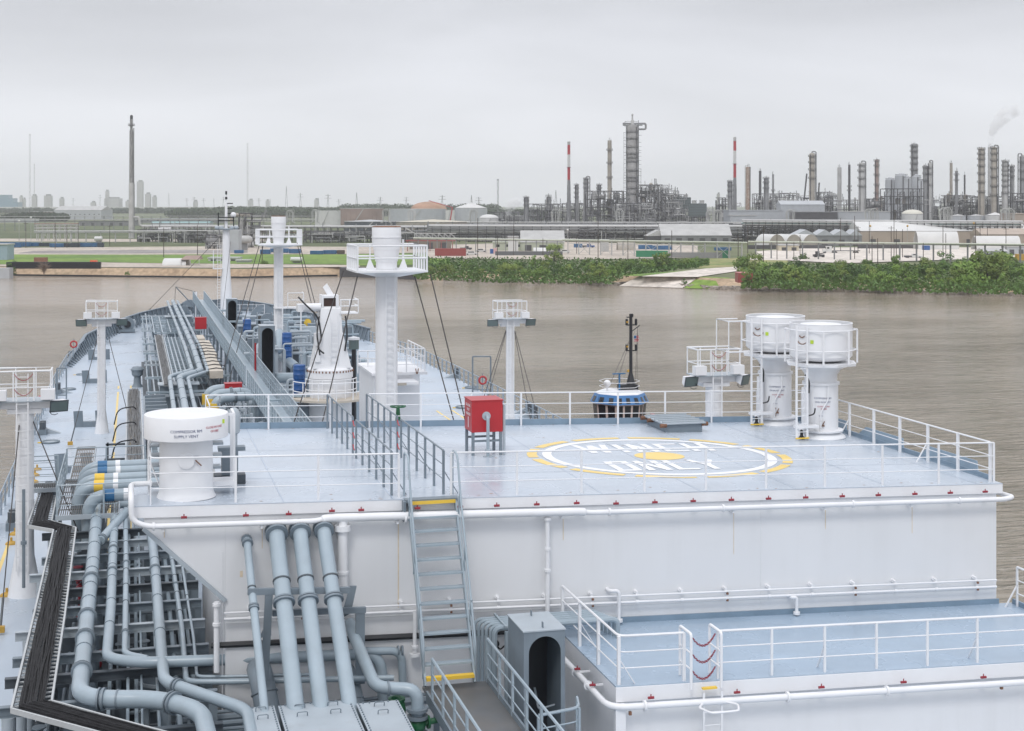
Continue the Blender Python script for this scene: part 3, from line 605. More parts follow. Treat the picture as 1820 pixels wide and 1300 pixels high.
# ---------------------------------------------------------------- exhaust vents
def exhaust(px, py, label, l1, l2):
    c = P(px, py, S=RA); t = thing('exhaust_vent', label, 'vent', c, 'white exhaust vents with ring platforms')
    fa = math.atan2(-c.y, -c.x); X, Y, Z = c
    body = build('vent_body', MB().lathe(c, [(.82, 0), (.8, .05), (.62, .16), (.57, .22), (.57, 1.76), (.62, 1.77), (.62, 1.85), (.54, 1.86), (.54, 2.1), (.68, 2.3), (1.0, 2.42)], 40), WHITE, t)
    build('base_flange', MB().lathe(c + V((0, 0, .0)), [(.72, .2), (.74, .21), (.74, .26), (.6, .27)], 40), WHITE, t)
    build('platform', MB().lathe(c, [(.6, 2.40), (1.20, 2.43), (1.22, 2.52), (.9, 2.53)], 8), WHITE, t, False)
    cap = build('vent_cap', MB().lathe(c, [(.5, 2.53), (.9, 2.62), (1.0, 2.7), (1.04, 2.74), (1.04, 3.8), (1.0, 3.8), (.98, 3.62)], 48), WHITE, t)
    build('inner_shroud', MB().lathe(c, [(.99, 3.66), (.985, 3.73), (.5, 3.75)], 32), GREYD, cap)
    build('cowl_disc', MB().lathe(c, [(.3, 3.7), (.66, 3.76), (.68, 3.79), (.3, 3.83), (.02, 3.835)], 32), WHITE, cap)
    rim = MB(); rim.tube(ringpts((X, Y, Z + 3.82), 1.03, 0, 2 * math.pi, 48), .022, 6)
    build('cap_rim', rim, WHITE, cap)
    for k in range(8):
        a = math.pi / 8 + k * math.pi / 4; x, y = X + 1.19 * math.cos(a), Y + 1.19 * math.sin(a)
        build('post', MB().bar((x, y, Z + 2.5), (x, y, Z + 3.62), .06, .03), WHITE, t, False)
    for h in (2.95, 3.62):
        pts = [(X + 1.19 * math.cos(math.pi / 8 + k * math.pi / 4), Y + 1.19 * math.sin(math.pi / 8 + k * math.pi / 4), Z + h) for k in range(9)]
        build('guard_rail', MB().tube(pts, .022, 6), WHITE, t)
    # ladder on the left, facing the camera
    lx, ly = X - 1.05, Y - .75
    lad = build('ladder', MB().box(lx - .22, lx - .16, ly, ly + .05, Z + .1, Z + 3.8).box(lx + .16, lx + .22, ly, ly + .05, Z + .1, Z + 3.8), WHITE, t, False)
    r_ = MB()
    for k in range(12): r_.cyl((lx - .17, ly + .02, Z + .3 + k * .26), (lx + .17, ly + .02, Z + .3 + k * .26), .014, n=6)
    each('rung', r_, WHITE, lad); build('yellow_foot', MB().box(lx - .24, lx + .24, ly - .05, ly, Z + .08, Z + .12), YEL, lad, False)
    build('step', MB().box(lx - .2, X - .45, ly - .02, ly + .25, Z + .42, Z + .5).box(lx + .18, lx + .24, ly + .02, ly + .2, Z + .05, Z + .9), WHITE, t, False)
    # riser box with grille beside the body
    build('cable_riser', MB().box(X - .78, X - .62, Y - .35, Y - .15, Z + .3, Z + 1.7).tube(rnd([(X - .3, Y - .6, Z + .2), (X - .3, Y - .6, Z + .9), (X - .05, Y - .62, Z + 1.3), (X - .05, Y - .62, Z + 1.75)], .1), .025, 6), WHITE, t, False)
    m_ = MB()
    for k in range(4): m_.tube(rnd([(X - .8, Y - .45, Z + 2.15 - .0 * k), (X - .72, Y - .6, Z + 1.95), (X - .74, Y - .6, Z + 1.55)], .1), .03, 6) if k == 0 else None
    m_.tube(rnd([(X - .8, Y - .5, Z + .9), (X - .74, Y - .55, Z + .8), (X - .55, Y - .62, Z + .85), (X - .52, Y - .62, Z + 1.05)], .08), .025, 6)
    build('cable', m_, BLACK, t)
    build('lamp', MB().lathe((X - .95, Y - .5, Z), [(.10, 0), (.09, .1), (.05, .16), (.06, .3), (.02, .34)], 10), BLACK, t)
    m_ = MB()
    for hh, s_ in ((3.45, .1), (3.3, .22)): m_.tube(chain(V((X + 1.07 * math.cos(fa - .62 - s_), Y + 1.07 * math.sin(fa - .62 - s_), Z + hh)), V((X + 1.07 * math.cos(fa - .62 + s_), Y + 1.07 * math.sin(fa - .62 + s_), Z + hh)), .12 * s_ / .2), .016, 5)
    each('chain', m_, RUST, t)
    for tx, sz, an, zz, mm in ((l1, .075, .12, 1.33, TXT), (l2, .075, .12, 1.2, TXT), ('CLOSE IN CASE', .06, .16, 1.06, TXTR), ('OF FIRE', .06, .16, .98, TXTR), ('OPEN', .055, 0, .75, TXT), ('SHUT', .055, 0, .2, TXT)):
        build('lettering', text_on_cyl(tx, sz, X, Y, .572, fa + an, Z + zz), mm, body, False)
    m_ = MB()
    for zz, aa in ((.6, 0), (.45, .15), (.35, 0)): a = fa + aa; m_.cyl((X + .56 * math.cos(a), Y + .56 * math.sin(a), Z + zz), (X + .64 * math.cos(a), Y + .64 * math.sin(a), Z + zz), .03, n=8)
    m_.bar((X + .62 * math.cos(fa), Y + .62 * math.sin(fa), Z + .38), (X + .62 * math.cos(fa + .2), Y + .62 * math.sin(fa + .2), Z + .6), .025)
    build('damper_handle', m_, RUST, body)
    a = fa - .28; build('sticker', MB().bar((X + 1.045 * math.cos(a), Y + 1.045 * math.sin(a), Z + 3.2), (X + 1.045 * math.cos(a), Y + 1.045 * math.sin(a), Z + 3.32), .11, .01, up=(math.cos(a), math.sin(a), 0)), LIME, cap, False)
    return t
ev1 = exhaust(1459, 776, 'near one of the two white exhaust vents with octagonal platforms at the roof corner', 'COMPRESSOR RM', 'HIGH EXHAUST')
ev2 = exhaust(1378, 752, 'far one of the two white exhaust vents, with an open rail basket on its left', 'COMPRESSOR RM', 'EXHAUST VENT')
c = P(1378, 752, S=RA); m_ = MB(); X, Y, Z = c
for h in (2.62, 3.7): m_.tube([(X - 1.2, Y - .5, Z + h), (X - 2.0, Y - .5, Z + h), (X - 2.0, Y + .6, Z + h), (X - 1.2, Y + .6, Z + h)], .022, 6)
for dy in (-.5, .6): m_.cyl((X - 2.0, Y + dy, Z + 2.62), (X - 2.0, Y + dy, Z + 3.7), .02, n=6)
build('rail_basket', m_, WHITE, ev2)
# ---------------------------------------------------------------- hatch
a = rp(1183, 769); b2 = rp(1243, 766); z0 = rz(a.x)
t = thing('roof_hatch', 'low grey hatch box with ribbed pale lid near the back rail of the roof', 'hatch', a)
build('hatch_box', MB().box(a.x, b2.x, a.y, a.y + 1.8, z0 - .05, z0 + .27), GREY, t, False)
m_ = MB().box(a.x - .1, b2.x + .1, a.y - .1, a.y + 1.9, z0 + .27, z0 + .31)
for k in range(5): m_.box(a.x - .08, b2.x + .08, a.y + .05 + k * .4, a.y + .12 + k * .4, z0 + .31, z0 + .36)
build('hatch_lid', m_, GREYL, t, False)
m_ = MB()
for x, y in ((a.x - .1, a.y - .08), (b2.x + .1, a.y), (a.x - .1, a.y + 1.2), (a.x - .12, a.y + 1.8)): m_.cyl((x - .12, y, z0 + .24), (x + .1, y, z0 + .24), .07, n=8)
each('clamp', m_, RUST, t)
# ---------------------------------------------------------------- red hose boxes
def hosebox(c, w, h, dpt, leg, label, pipe=True):
    t = thing('hose_box', label, 'hose box', c, 'red fire hose boxes'); X, Y, Z = c
    m_ = MB()
    for sx in (-1, 1):
        for sy in (0, 1): m_.bar((X + sx * (w / 2 - .05), Y + .05 + sy * (dpt - .1), Z), (X + sx * (w / 2 - .05), Y + .05 + sy * (dpt - .1), Z + leg), .08)
    for sy in (0, 1): m_.bar((X - w / 2 + .05, Y + .05 + sy * (dpt - .1), Z + leg * .62), (X + w / 2 - .05, Y + .05 + sy * (dpt - .1), Z + leg * .62), .06)
    build('leg_frame', m_, GREY, t, False)
    bo = build('box', MB().box(X - w / 2, X + w / 2, Y, Y + dpt, Z + leg, Z + leg + h), RED, t, False)
    build('lid', MB().box(X - w / 2 - .02, X + w / 2 + .02, Y - .02, Y + dpt + .02, Z + leg + h, Z + leg + h + .03), RED, t, False)
    if pipe:
        build('side_post', MB().bar((X + w / 2 + .07, Y + .1, Z), (X + w / 2 + .07, Y + .1, Z + leg + h * .85), .07), GREYL, t, False)
        pz = Z + leg + h * .52; pts = rnd([(X - .03, Y + .02, pz), (X - .03, Y - .22, pz), (X - .03, Y - .22, Z)], .14)
        pp_ = build('water_pipe', MB().tube(pts, .05, 10), PIPE, t)
        build('flange', MB().ring((X - .03, Y - .01, pz), (0, 1, 0), .13, .03).ring((X - .03, Y - .22, Z + .2), (0, 0, 1), .1, .06).ring((X - .03, Y - .22, Z + .01), (0, 0, 1), .14, .03), GREYL, t)
        for i, s_ in enumerate(('ISOLATING', 'VALVE', 'HOSE BOX')):
            build('lettering', text_on_plane(s_, .12, (X - w / 2 - .003, Y + dpt / 2, Z + leg + h - .2 - i * .13), (0, -1, 0), (0, 0, 1)), MARKW, bo, False)
        build('lettering', MB().box(X - w / 2 - .004, X - w / 2 - .001, Y + dpt * .45, Y + dpt * .52, Z + leg + .1, Z + leg + .42), MARKW, bo, False)
    return t
p = rp(866, 810)
hosebox(p, .95, .93, .95, .70, 'big red hose box on grey legs in front of the winching circle')
# ---------------------------------------------------------------- inclined ladder
bx, hw = 7.32, .60; topz, botz = rz(bx) - .08, 14.55; yt, yb = YF - .12, 33.95
t = thing('inclined_ladder', 'steep grey ladder with yellow top and bottom treads up the white front wall', 'ladder', (bx, yb, botz))
for sx in (-1, 1):
    build('stringer', MB().bar((bx + sx * hw, yt, topz), (bx + sx * hw, yb, botz), .045, .17), PIPE, t, False)
    x = bx + sx * (hw + .03)
    def at(s_): return V((x, yt + (yb - yt) * s_, topz + (botz - topz) * s_))
    o = V((0, -.22, .72))
    pts = rnd([V((x, YF + .35, rz(bx))), V((x, YF + .35, rz(bx) + 1.15)), V((x, yt - .1, rz(bx) + 1.12)), at(.12) + o * .95, at(.92) + o * .8, at(.96)], .2, 4)
    build('handrail', MB().tube(pts, .028, 8), PIPE, t)
    build('lower_rail', MB().tube([at(.03) + o * .4, at(.93) + o * .4], .014, 6), PIPE, t)
    m_ = MB()
    for s_ in (.1, .4, .7): m_.bar(at(s_), at(s_) + o * .95, .05, .02)
    each('stanchion', m_, PIPE, t, False)
me = mesh('tread', MB().box(-hw + .02, hw - .02, -.11, .11, -.02, .02), PIPE, False)
for k in range(1, 12):
    s_ = k / 12.4; inst('tread', me, (bx, yt + (yb - yt) * s_, topz + (botz - topz) * s_), t)
build('yellow_tread', MB().box(bx - hw + .02, bx + hw - .02, yt - .12, yt - .06, topz - .02, topz + .06), YEL, t, False)
build('yellow_tread', MB().box(bx - hw + .02, bx + hw - .02, yb - .1, yb + .06, botz + .14, botz + .22), YEL, t, False)
build('landing_plate', MB().box(bx - hw - .1, bx + hw + .1, YF - .2, YF + .1, rz(bx) - .06, rz(bx) + .02).box(bx - hw - .16, bx - hw - .1, YF - .3, YF, rz(bx) - .5, rz(bx)), GREY, t, False)
# ---------------------------------------------------------------- lower motor house
LX0, LX1, LY0 = 10.62, 24.0, 31.3
t = lower = thing('motor_house', 'lower white deckhouse with blue deck in the right foreground', 'deckhouse', (17, 34, 8))
build('wall', MB().box(LX0, LX1, LY0, YF - .02, 8, lz(LX1) - .08), WALLW, t, False)
m_ = MB().hexa([(LX0, LY0, lz(LX1) - .09), (LX1, LY0, lz(LX1) - .09), (LX1, YF - .003, lz(LX1) - .09), (LX0, YF - .003, lz(LX1) - .09)], [(LX0 - .04, LY0 - .04, lz(LX0) - .04), (LX1 + .04, LY0 - .04, lz(LX1) - .04), (LX1 + .04, YF - .003, lz(LX1) - .04), (LX0 - .04, YF - .003, lz(LX0) - .04)])
build('wall_top', m_, WHITE, t, False)
lroof = build('roof', MB().hexa([(LX0 - .04, LY0 - .04, lz(LX0) - .04), (LX1 + .04, LY0 - .04, lz(LX1) - .04), (LX1 + .04, YF - .003, lz(LX1) - .04), (LX0 - .04, YF - .003, lz(LX0) - .04)], [(LX0 - .04, LY0 - .04, lz(LX0)), (LX1 + .04, LY0 - .04, lz(LX1)), (LX1 + .04, YF - .003, lz(LX1)), (LX0 - .04, YF - .003, lz(LX0))]), DECK2, t, False)
build('edge_upstand', MB().hexa([(LX0, YF - .06, lz(LX0)), (XR, YF - .06, lz(XR)), (XR, YF - .01, lz(XR)), (LX0, YF - .01, lz(LX0))], [(LX0, YF - .06, lz(LX0) + .14), (XR, YF - .06, lz(XR) + .14), (XR, YF - .01, lz(XR) + .14), (LX0, YF - .01, lz(LX0) + .14)]).box(LX1 - .06, LX1, LY0 + .1, YF - .1, lz(LX1) - .02, lz(LX1) + .14), TOE, t, False)
build('fascia', MB().hexa([(LX0 - .06, LY0 - .09, lz(LX0) - .34), (LX1, LY0 - .09, lz(LX1) - .34), (LX1, LY0 - .045, lz(LX1) - .34), (LX0 - .06, LY0 - .045, lz(LX0) - .34)], [(LX0 - .06, LY0 - .09, lz(LX0) - .015), (LX1, LY0 - .09, lz(LX1) - .015), (LX1, LY0 - .045, lz(LX1) - .015), (LX0 - .06, LY0 - .045, lz(LX0) - .015)]), WHITE, t, False)
build('corner_column', MB().box(LX0 - .12, LX0 + .12, LY0 - .25, LY0 - .1, 9, lz(LX0) - .36), WHITE, t, False)
def L3(x, y): return V((x, y, lz(x)))
def lp(x, y):
    v = ray(x, y); k = (15.35 - CAMZ) / (v.z + .025 * v.x); return V((0, 0, CAMZ)) + v * k
gx0, gx1 = lp(1229, 1222).x, lp(1290, 1218).x
G_ = 'white rails round the lower blue deck'
railing('white rail on the left and front left edge of the lower blue deck', [L3(LX0 + .06, YF - .35), L3(LX0 + .06, LY0 + .08), L3(gx0, LY0 + .08)], h=1.1, sp=1.45, brace=2, group=G_, post=(.07, .07), rr=.03)
railing('long white rail along the front of the lower blue deck, right of the chained gap', [L3(gx1, LY0 + .08), L3(LX1 - .1, LY0 + .08), L3(LX1 - .1, YF - .4)], h=1.1, sp=1.4, brace=3, group=G_, post=(.05, .05), rr=.03)
t = thing('chain_gate', 'white gate posts with three red chains at the gap in the lower rail', 'gate', L3(gx0, LY0))
m_ = MB()
for x in (gx0 + .05, gx1 - .05):
    m_.tube(rnd([L3(x, LY0 + .45) + V((0, 0, .02)), L3(x, LY0 + .45) + V((0, 0, 1.16)), L3(x, LY0 - .25) + V((0, 0, 1.16)), L3(x, LY0 - .25) + V((0, 0, -.1))], .08), .035, 8)
    for h in (.35, .72): m_.tube([L3(x, LY0 + .45) + V((0, 0, h)), L3(x, LY0 - .25) + V((0, 0, h))], .02, 6)
each('gate_bar', m_, WHITE, t)
for h in (.32, .70, 1.08):
    pts = chain(L3(gx0 + .12, LY0 - .05) + V((0, 0, h)), L3(gx1 - .12, LY0 - .05) + V((0, 0, h)), .26, n_=18)
    m_ = MB()
    for i in range(18):
        d = (pts[i + 1] - pts[i]); s_ = V((0, .022, 0)) if i % 2 else V((0, 0, .022)); a = pts[i] - d * .12; b2 = pts[i + 1] + d * .12
        m_.tube([a, a + d * .2 + s_, b2 - d * .2 + s_, b2, b2 - d * .2 - s_, a + d * .2 - s_, a], .008, 5)
    build('chain', m_, REDN, t)
build('yellow_plate', MB().box((gx0 + gx1) / 2 - .1, (gx0 + gx1) / 2 + .25, LY0 - .3, LY0 - .2, lz(gx0) - .12, lz(gx0) - .08), YEL, t, False)
t = thing('cage_ladder', 'white caged vertical ladder below the chained gap of the lower deck', 'ladder', (gx0, LY0 - .3, 10))
m_ = MB(); cxm = (gx0 + gx1) / 2 + .15
for x in (cxm - .22, cxm + .22): m_.bar((x, LY0 - .28, 10), (x, LY0 - .28, 14.85), .05, .02)
each('side_rail', m_, WHITE, t, False)
m_ = MB()
for k in range(15): m_.cyl((cxm - .22, LY0 - .28, 10.2 + k * .3), (cxm + .22, LY0 - .28, 10.2 + k * .3), .012, n=6)
each('rung', m_, WHITE, t)
m_ = MB()
for h in (14.62, 13.85, 13.1): m_.tube(rnd([(cxm - .24, LY0 - .28, h), (cxm - .45, LY0 - .55, h), (cxm - .3, LY0 - .95, h), (cxm + .35, LY0 - .95, h), (cxm + .5, LY0 - .55, h), (cxm + .24, LY0 - .28, h)], .1, 3), .025, 6)
each('cage_hoop', m_, WHITE, t)
# spray pipe of the lower house
def ql(x, y): return P(x, y, Y=LY0 - .28)
c0 = ql(1092, 1258); xl = LX0 - .28
z_ = c0.z
path = rnd([V((xl, YF - .5, z_ + .02)), V((xl, LY0 - .28, z_)), ql(1820, 1213), ql(1900, 1208)], .45, 6)
noz = [V((xl - .02, yy, z_ + .12)) for yy in (35.0, 33.4, 32.2)] + [ql(px, 1258 - .0617 * (px - 1092) - 12) for px in (1157, 1310, 1460, 1606, 1748)]
sp2 = spray('white spray pipe with red nozzles bending round the lower deckhouse corner', path, .075, noz, 0, (LX0, LY0, z_))
m_ = MB()
for px in (1146, 1400, 1576): m_.ring(ql(px, 1258 - .0617 * (px - 1092)), (1, 0, 0), .12, .05)
for yy in (33.6, 32.6): m_.ring((xl, yy, z_), (0, 1, 0), .11, .05); m_.bar((xl, yy - .3, z_ + .1), (LX0 + .01, yy - .3, z_ + .1), .04)
each('flange', m_, WHITE, sp2)
each('rusty_bracket', MB().cbox(ql(1120, 1268), .06, .06, .08).cbox(ql(1780, 1223), .06, .06, .06), RUST, sp2)
# ---------------------------------------------------------------- thin pipes running over to the lower deck
t = thing('pipe_bundle', 'bundle of six thin blue grey pipes running onto the lower deck behind the grey booth', 'pipes', (9, 35.5, 14.6))
for k in range(6):
    y_ = YF - .45 - k * .17; z_ = 15.52
    x0 = 8.35 + k * .06
    build('pipe_run', MB().tube(rnd([(x0, y_, 12.4), (x0, y_, z_), (11.6 + .05 * k, y_, z_), (11.6 + .05 * k, y_, lz(11.6))], .18), .045 if k < 5 else .07, 8), PIPE, t)
each('support', MB().bar((8.9, YF - 1.5, 15.58), (8.9, YF - .3, 15.58), .05).bar((8.95, YF - 1.4, 12), (8.95, YF - 1.4, 15.45), .12), PIPE, t, False)
t = thing('wall_light_cable', 'black looped cable on a small lamp on the white wall beside the grey booth', 'cable', (8.9, YF, 14))
p = P(868, 1120, Y=YF - 1.0)
p = P(880, 1142, Y=YF - .1)
build('lamp', MB().cyl(p, p + V((0, -.15, 0)), .08, n=10), BLACK, t)
build('cord', MB().tube(rnd([p, p + V((.1, -.1, -.18)), p + V((.25, -.1, -.05)), p + V((.4, -.1, 0))], .08), .02, 6), BLACK, t)
single('fire_notice', MB().box(*(lambda a, b: (a.x, b.x, YF - .03, YF - .01, b.z, a.z))(P(874, 1185, Y=YF), P(882, 1200, Y=YF))), mat('orange_sign', (.55, .12, .05), .5), 'small orange notice plate on the white wall left of the grey booth', 'sign', smooth=False)
# ---------------------------------------------------------------- grey booth with arched doorway
def booth(x0, x1, y0, y1, z0, z1, label, lugs=True, wall_m=GREY, group='grey booths with arched openings'):
    t = thing('shelter_booth', label, 'booth', ((x0 + x1) / 2, y0, z0), group)
    m_ = MB(); w_ = x1 - x0; aw = w_ * .39; cx = (x0 + x1) / 2 + w_ * .01; az = z1 - .12 - aw
    pts = [(cx - aw, z0)] + [(cx - aw * math.cos(math.pi * i / 16), az + aw * math.sin(math.pi * i / 16)) for i in range(17)] + [(cx + aw, z0)]
    # front plate: strips between the arch and the outer edge
    for (xa, za), (xb, zb) in zip(pts[:-1], pts[1:]):
        if xb <= cx + 1e-6:
            if za < az - 1e-6 or abs(xa - xb) < 1e-6: m_.hexa([(x0, y0, za), (xa, y0, za), (xa, y0 + .05, za), (x0, y0 + .05, za)], [(x0, y0, zb), (xb, y0, zb), (xb, y0 + .05, zb), (x0, y0 + .05, zb)])
            else: m_.hexa([(x0, y0, za), (xa, y0, za), (xa, y0 + .05, za), (x0, y0 + .05, za)], [(x0, y0, zb), (xb, y0, zb), (xb, y0 + .05, zb), (x0, y0 + .05, zb)])
        else: m_.hexa([(xa, y0, za), (x1, y0, za), (x1, y0 + .05, za), (xa, y0 + .05, za)], [(xb, y0, zb), (x1, y0, zb), (x1, y0 + .05, zb), (xb, y0 + .05, zb)])
    m_.box(x0, x1, y0, y0 + .05, z1 - .12, z1)
    build('front_plate', m_, wall_m, t, False)
    build('side_wall', MB().box(x0, x0 + .03, y0 + .05, y1, z0, z1), wall_m, t, False); build('side_wall', MB().box(x1 - .03, x1, y0 + .05, y1, z0, z1), wall_m, t, False)
    build('back_wall', MB().box(x0 + .03, x1 - .03, y1 - .03, y1, z0, z1), BLACK, t, False)  # shade of the booth interior is put into the black colour
    build('roof_plate', MB().box(x0 - .02, x1 + .02, y0 - .02, y1 + .02, z1, z1 + .03), GREYL, t, False)
    m_ = MB().tube(rnd([(x1 - .1, y0 + .5, z0 + 1.2), (cx, y0 + .55, z0 + 1.1), (cx, y0 + .9, z0 + 1.5)], .1), .03, 6); build('inner_handrail', m_, GREY, t)
    if lugs: each('lifting_lug', MB().box(cx - .01, cx + .01, y0 + .15, y0 + .25, z1 + .03, z1 + .16).box(cx - .01, cx + .01, y1 - .3, y1 - .2, z1 + .03, z1 + .16), GREY, t, False)
    return t
BZ = 16.1; bf0 = P(931, 1125, Z=BZ); bf1 = P(1007, 1122, Z=BZ)
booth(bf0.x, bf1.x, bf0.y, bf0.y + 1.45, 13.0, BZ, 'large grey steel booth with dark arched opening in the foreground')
# ---------------------------------------------------------------- foreground walkway
t = thing('walkway_platform', 'worn brown grey steel walkway leading from the foot of the inclined ladder', 'walkway', (7.6, 31, 14.4))
build('floor_plate', MB().box(6.72, 8.28, 27, 34.3, 14.38, 14.44), BROWND, t, False)
build('kick_plate', MB().box(8.28, 8.33, 27, 34.3, 14.3, 14.56), GREY, t, False); build('kick_plate', MB().box(6.67, 6.72, 27, 33.6, 14.3, 14.56), GREY, t, False)
m_ = MB()
for y in (28, 30.5, 33): m_.bar((6.8, y, 11.5), (6.8, y, 14.3), .12).bar((8.2, y, 11.5), (8.2, y, 14.3), .12)
each('leg', m_, GREY, t, False)
railing('grey handrail with bent end on the left of the foreground walkway', [(6.7, 27, 14.44), (6.7, 33.0, 14.44)], h=1.05, sp=1.3, m=PIPE, post=(.09, .05), rr=.035, group='grey rails of the foreground walkway')
railing('grey handrail on the right of the foreground walkway beside the booth', [(8.3, 27, 14.44), (8.3, 34.2, 14.44)], h=1.05, sp=1.3, m=PIPE, post=(.09, .05), rr=.035, group='grey rails of the foreground walkway')
a = P(957, 1272, Z=14.9); railing('short pale grey rail bent in front of the arched opening of the booth', [V((a.x, a.y, 14)), P(957, 1272, Z=14.9) + V((1.0, .25, -.9)), P(957, 1272, Z=14.9) + V((1.15, .9, -.9))], h=.9, sp=1.2, m=PIPE, post=(.05, .05), rr=.035)
# ---------------------------------------------------------------- covers at the bottom edge
CZ = 14.88
cov = [(436, 488), (494, 628), (633, 710)]
for i, (xa, xb) in enumerate(cov):
    a = P(xa, 1259 - i * 4, Z=CZ); b2 = P(xb, 1257 - i * 4, Z=CZ)
    t = thing('cover_box', ('small left', 'wide middle', 'right hand')[i] + ' pale grey bolted cover under the slanted pipes', 'cover', (a.x, a.y, 13), 'bolted cover boxes at the bottom')
    build('box', MB().box(a.x + .03, b2.x - .03, a.y - 3.4, a.y - .03, 12.6, CZ - .03), GREY, t, False)
    build('lid', MB().box(a.x, b2.x, a.y - 3.45, a.y, CZ - .03, CZ), GREYL, t, False)
    m_ = MB()
    for k in range(24):
        y = a.y - .06 - k * .14; m_.cyl((a.x + .05, y, CZ), (a.x + .05, y, CZ + .03), .018, n=6).cyl((b2.x - .05, y, CZ), (b2.x - .05, y, CZ + .03), .018, n=6)
    k = 0; x = a.x + .15
    while x < b2.x - .1: m_.cyl((x, a.y - .05, CZ), (x, a.y - .05, CZ + .03), .018, n=6); x += .14
    build('bolt', m_, GREY, t)
    hx = [(a.x + b2.x) / 2] if i != 1 else [a.x + .45, b2.x - .45]
    for x in hx:
        for y in (a.y - .28, a.y - .78): build('handle', MB().tube(rnd([(x - .11, y, CZ), (x - .11, y - .03, CZ + .1), (x + .11, y - .03, CZ + .1), (x + .11, y, CZ)], .04), .012, 6), GREY, t)
# ---------------------------------------------------------------- four slanted pipes
for (xa, ya, xb, yb_, r, lab) in ((440, 973, 470, 1262, .095, 'thinnest, leftmost'), (492, 957, 526, 1262, .195, 'second from left'), (534, 954, 571, 1258, .185, 'third from left'), (576, 951, 622, 1256, .175, 'rightmost')):
    s_ = P(xa, ya, Y=YF - .35); e_ = P(xb, yb_, Y=32.35)
    t = thing('slanted_pipe', f'{lab} of the four big pale pipes slanting down from the white wall', 'pipe', e_, 'four slanted pipes on the front wall')
    d = (e_ - s_).normalized(); e2 = e_ + d * .6
    build('pipe_run', MB().tube(rnd([V((s_.x, YF, s_.z + .12)), s_ + V((0, .02, .1)), s_ + d * .35, e2], .25, 5), r, 16), PIPE, t)
    each('wall_flange', MB().ring((s_.x, YF - .08, s_.z + .12), (0, 1, 0), r * 1.4, .1, 20).ring(s_ + V((0, .04, .11)) + d * .02, (0, -.9, -.4), r * 1.42, .07, 20), GREY, t)
    f = .37; build('clamp', MB().ring(s_ + (e_ - s_) * .27, d, r * 1.1, .04, 18), GREYD, t)
    each('mid_flange', MB().ring(s_ + (e_ - s_) * .40, d, r * 1.35, .05, 20).ring(s_ + (e_ - s_) * .385, d, r * 1.3, .04, 20), GREY, t)
t = thing('pipe_support', 'dark grey welded frame carrying the four slanted pipes against the wall', 'frame', (4.3, 34.8, 12))
def sup(x, y, Y=34.75): return P(x, y, Y=Y)
m_ = MB().bar(sup(440, 1052), sup(622, 1049), .12, .14); build('beam', m_, GREY, t, False)
build('post', MB().bar(sup(478, 1056), sup(470, 1210), .18, .1), GREY, t, False)
build('post', MB().bar(sup(640, 1086, 35.2), sup(640, 1215, 35.2), .22, .1), GREY, t, False)
build('beam', MB().bar(sup(484, 1090, 35.2), sup(650, 1084, 35.2), .12, .14), GREY, t, False)
build('gusset', MB().ext([sup(622, 1042, 35.3), sup(606, 1100, 35.3), sup(624, 1090, 35.3), sup(634, 1042, 35.3)], (0, .05, 0)), GREY, t, False)
build('gusset', MB().ext([sup(482, 1092, 35.5), sup(460, 1135, 35.5), sup(482, 1130, 35.5)], (0, .05, 0)), GREY, t, False)
# valve pipe at lower right of the covers
zz = 14.9
t = thing('valve_pipe', 'grey pipe bending down to a green hand wheel valve beside the covers', 'valve', P(745, 1262, Z=14.5))
pts = rnd([P(622, 1110, Y=35.9), P(628, 1130, Y=35.3), P(668, 1222, Z=zz), P(735, 1225, Z=zz), P(748, 1262, Z=14.0) * 1], .3, 5)
a = P(742, 1226, Z=zz); pts = rnd([P(622, 1108, Y=35.9), P(628, 1128, Y=35.4), P(668, 1222, Z=zz), a, V((a.x, a.y, 12.4))], .28, 5)
build('pipe_run', MB().tube(pts, .145, 12), PIPE, t)
each('flange', MB().ring((a.x, a.y, zz - .45), (0, 0, 1), .24, .07).ring((a.x, a.y, zz - .62), (0, 0, 1), .24, .07).ring((a.x, a.y, zz - 1.0), (0, 0, 1), .24, .07).ring(P(690, 1224, Z=zz), (1, 0, 0), .17, .04), GREY, t)
vb = build('valve_body', MB().sph((a.x, a.y, zz - .8), .2).cyl((a.x, a.y, zz - .8), (a.x + .55, a.y, zz - .72), .07).ring((a.x + .25, a.y, zz - .76), (1, .1, 0), .15, .05), GREEN, t)
build('hand_wheel', MB().tube([V((a.x + .58, a.y + .17 * math.cos(k * math.pi / 8), zz - .72 + .17 * math.sin(k * math.pi / 8))) for k in range(17)], .02, 6).bar((a.x + .58, a.y - .16, zz - .72), (a.x + .58, a.y + .16, zz - .72), .02), GREEN, vb)
t = thing('green_valve', 'dark green valve body half hidden behind the right hand cover', 'valve', a + V((-.35, .3, -1)))
build('valve_body', MB().sph((a.x - .42, a.y + .35, zz - .55), .22, sz=1.6).ring((a.x - .42, a.y + .35, zz - .3), (0, 0, 1), .2, .05), GREEN, t)
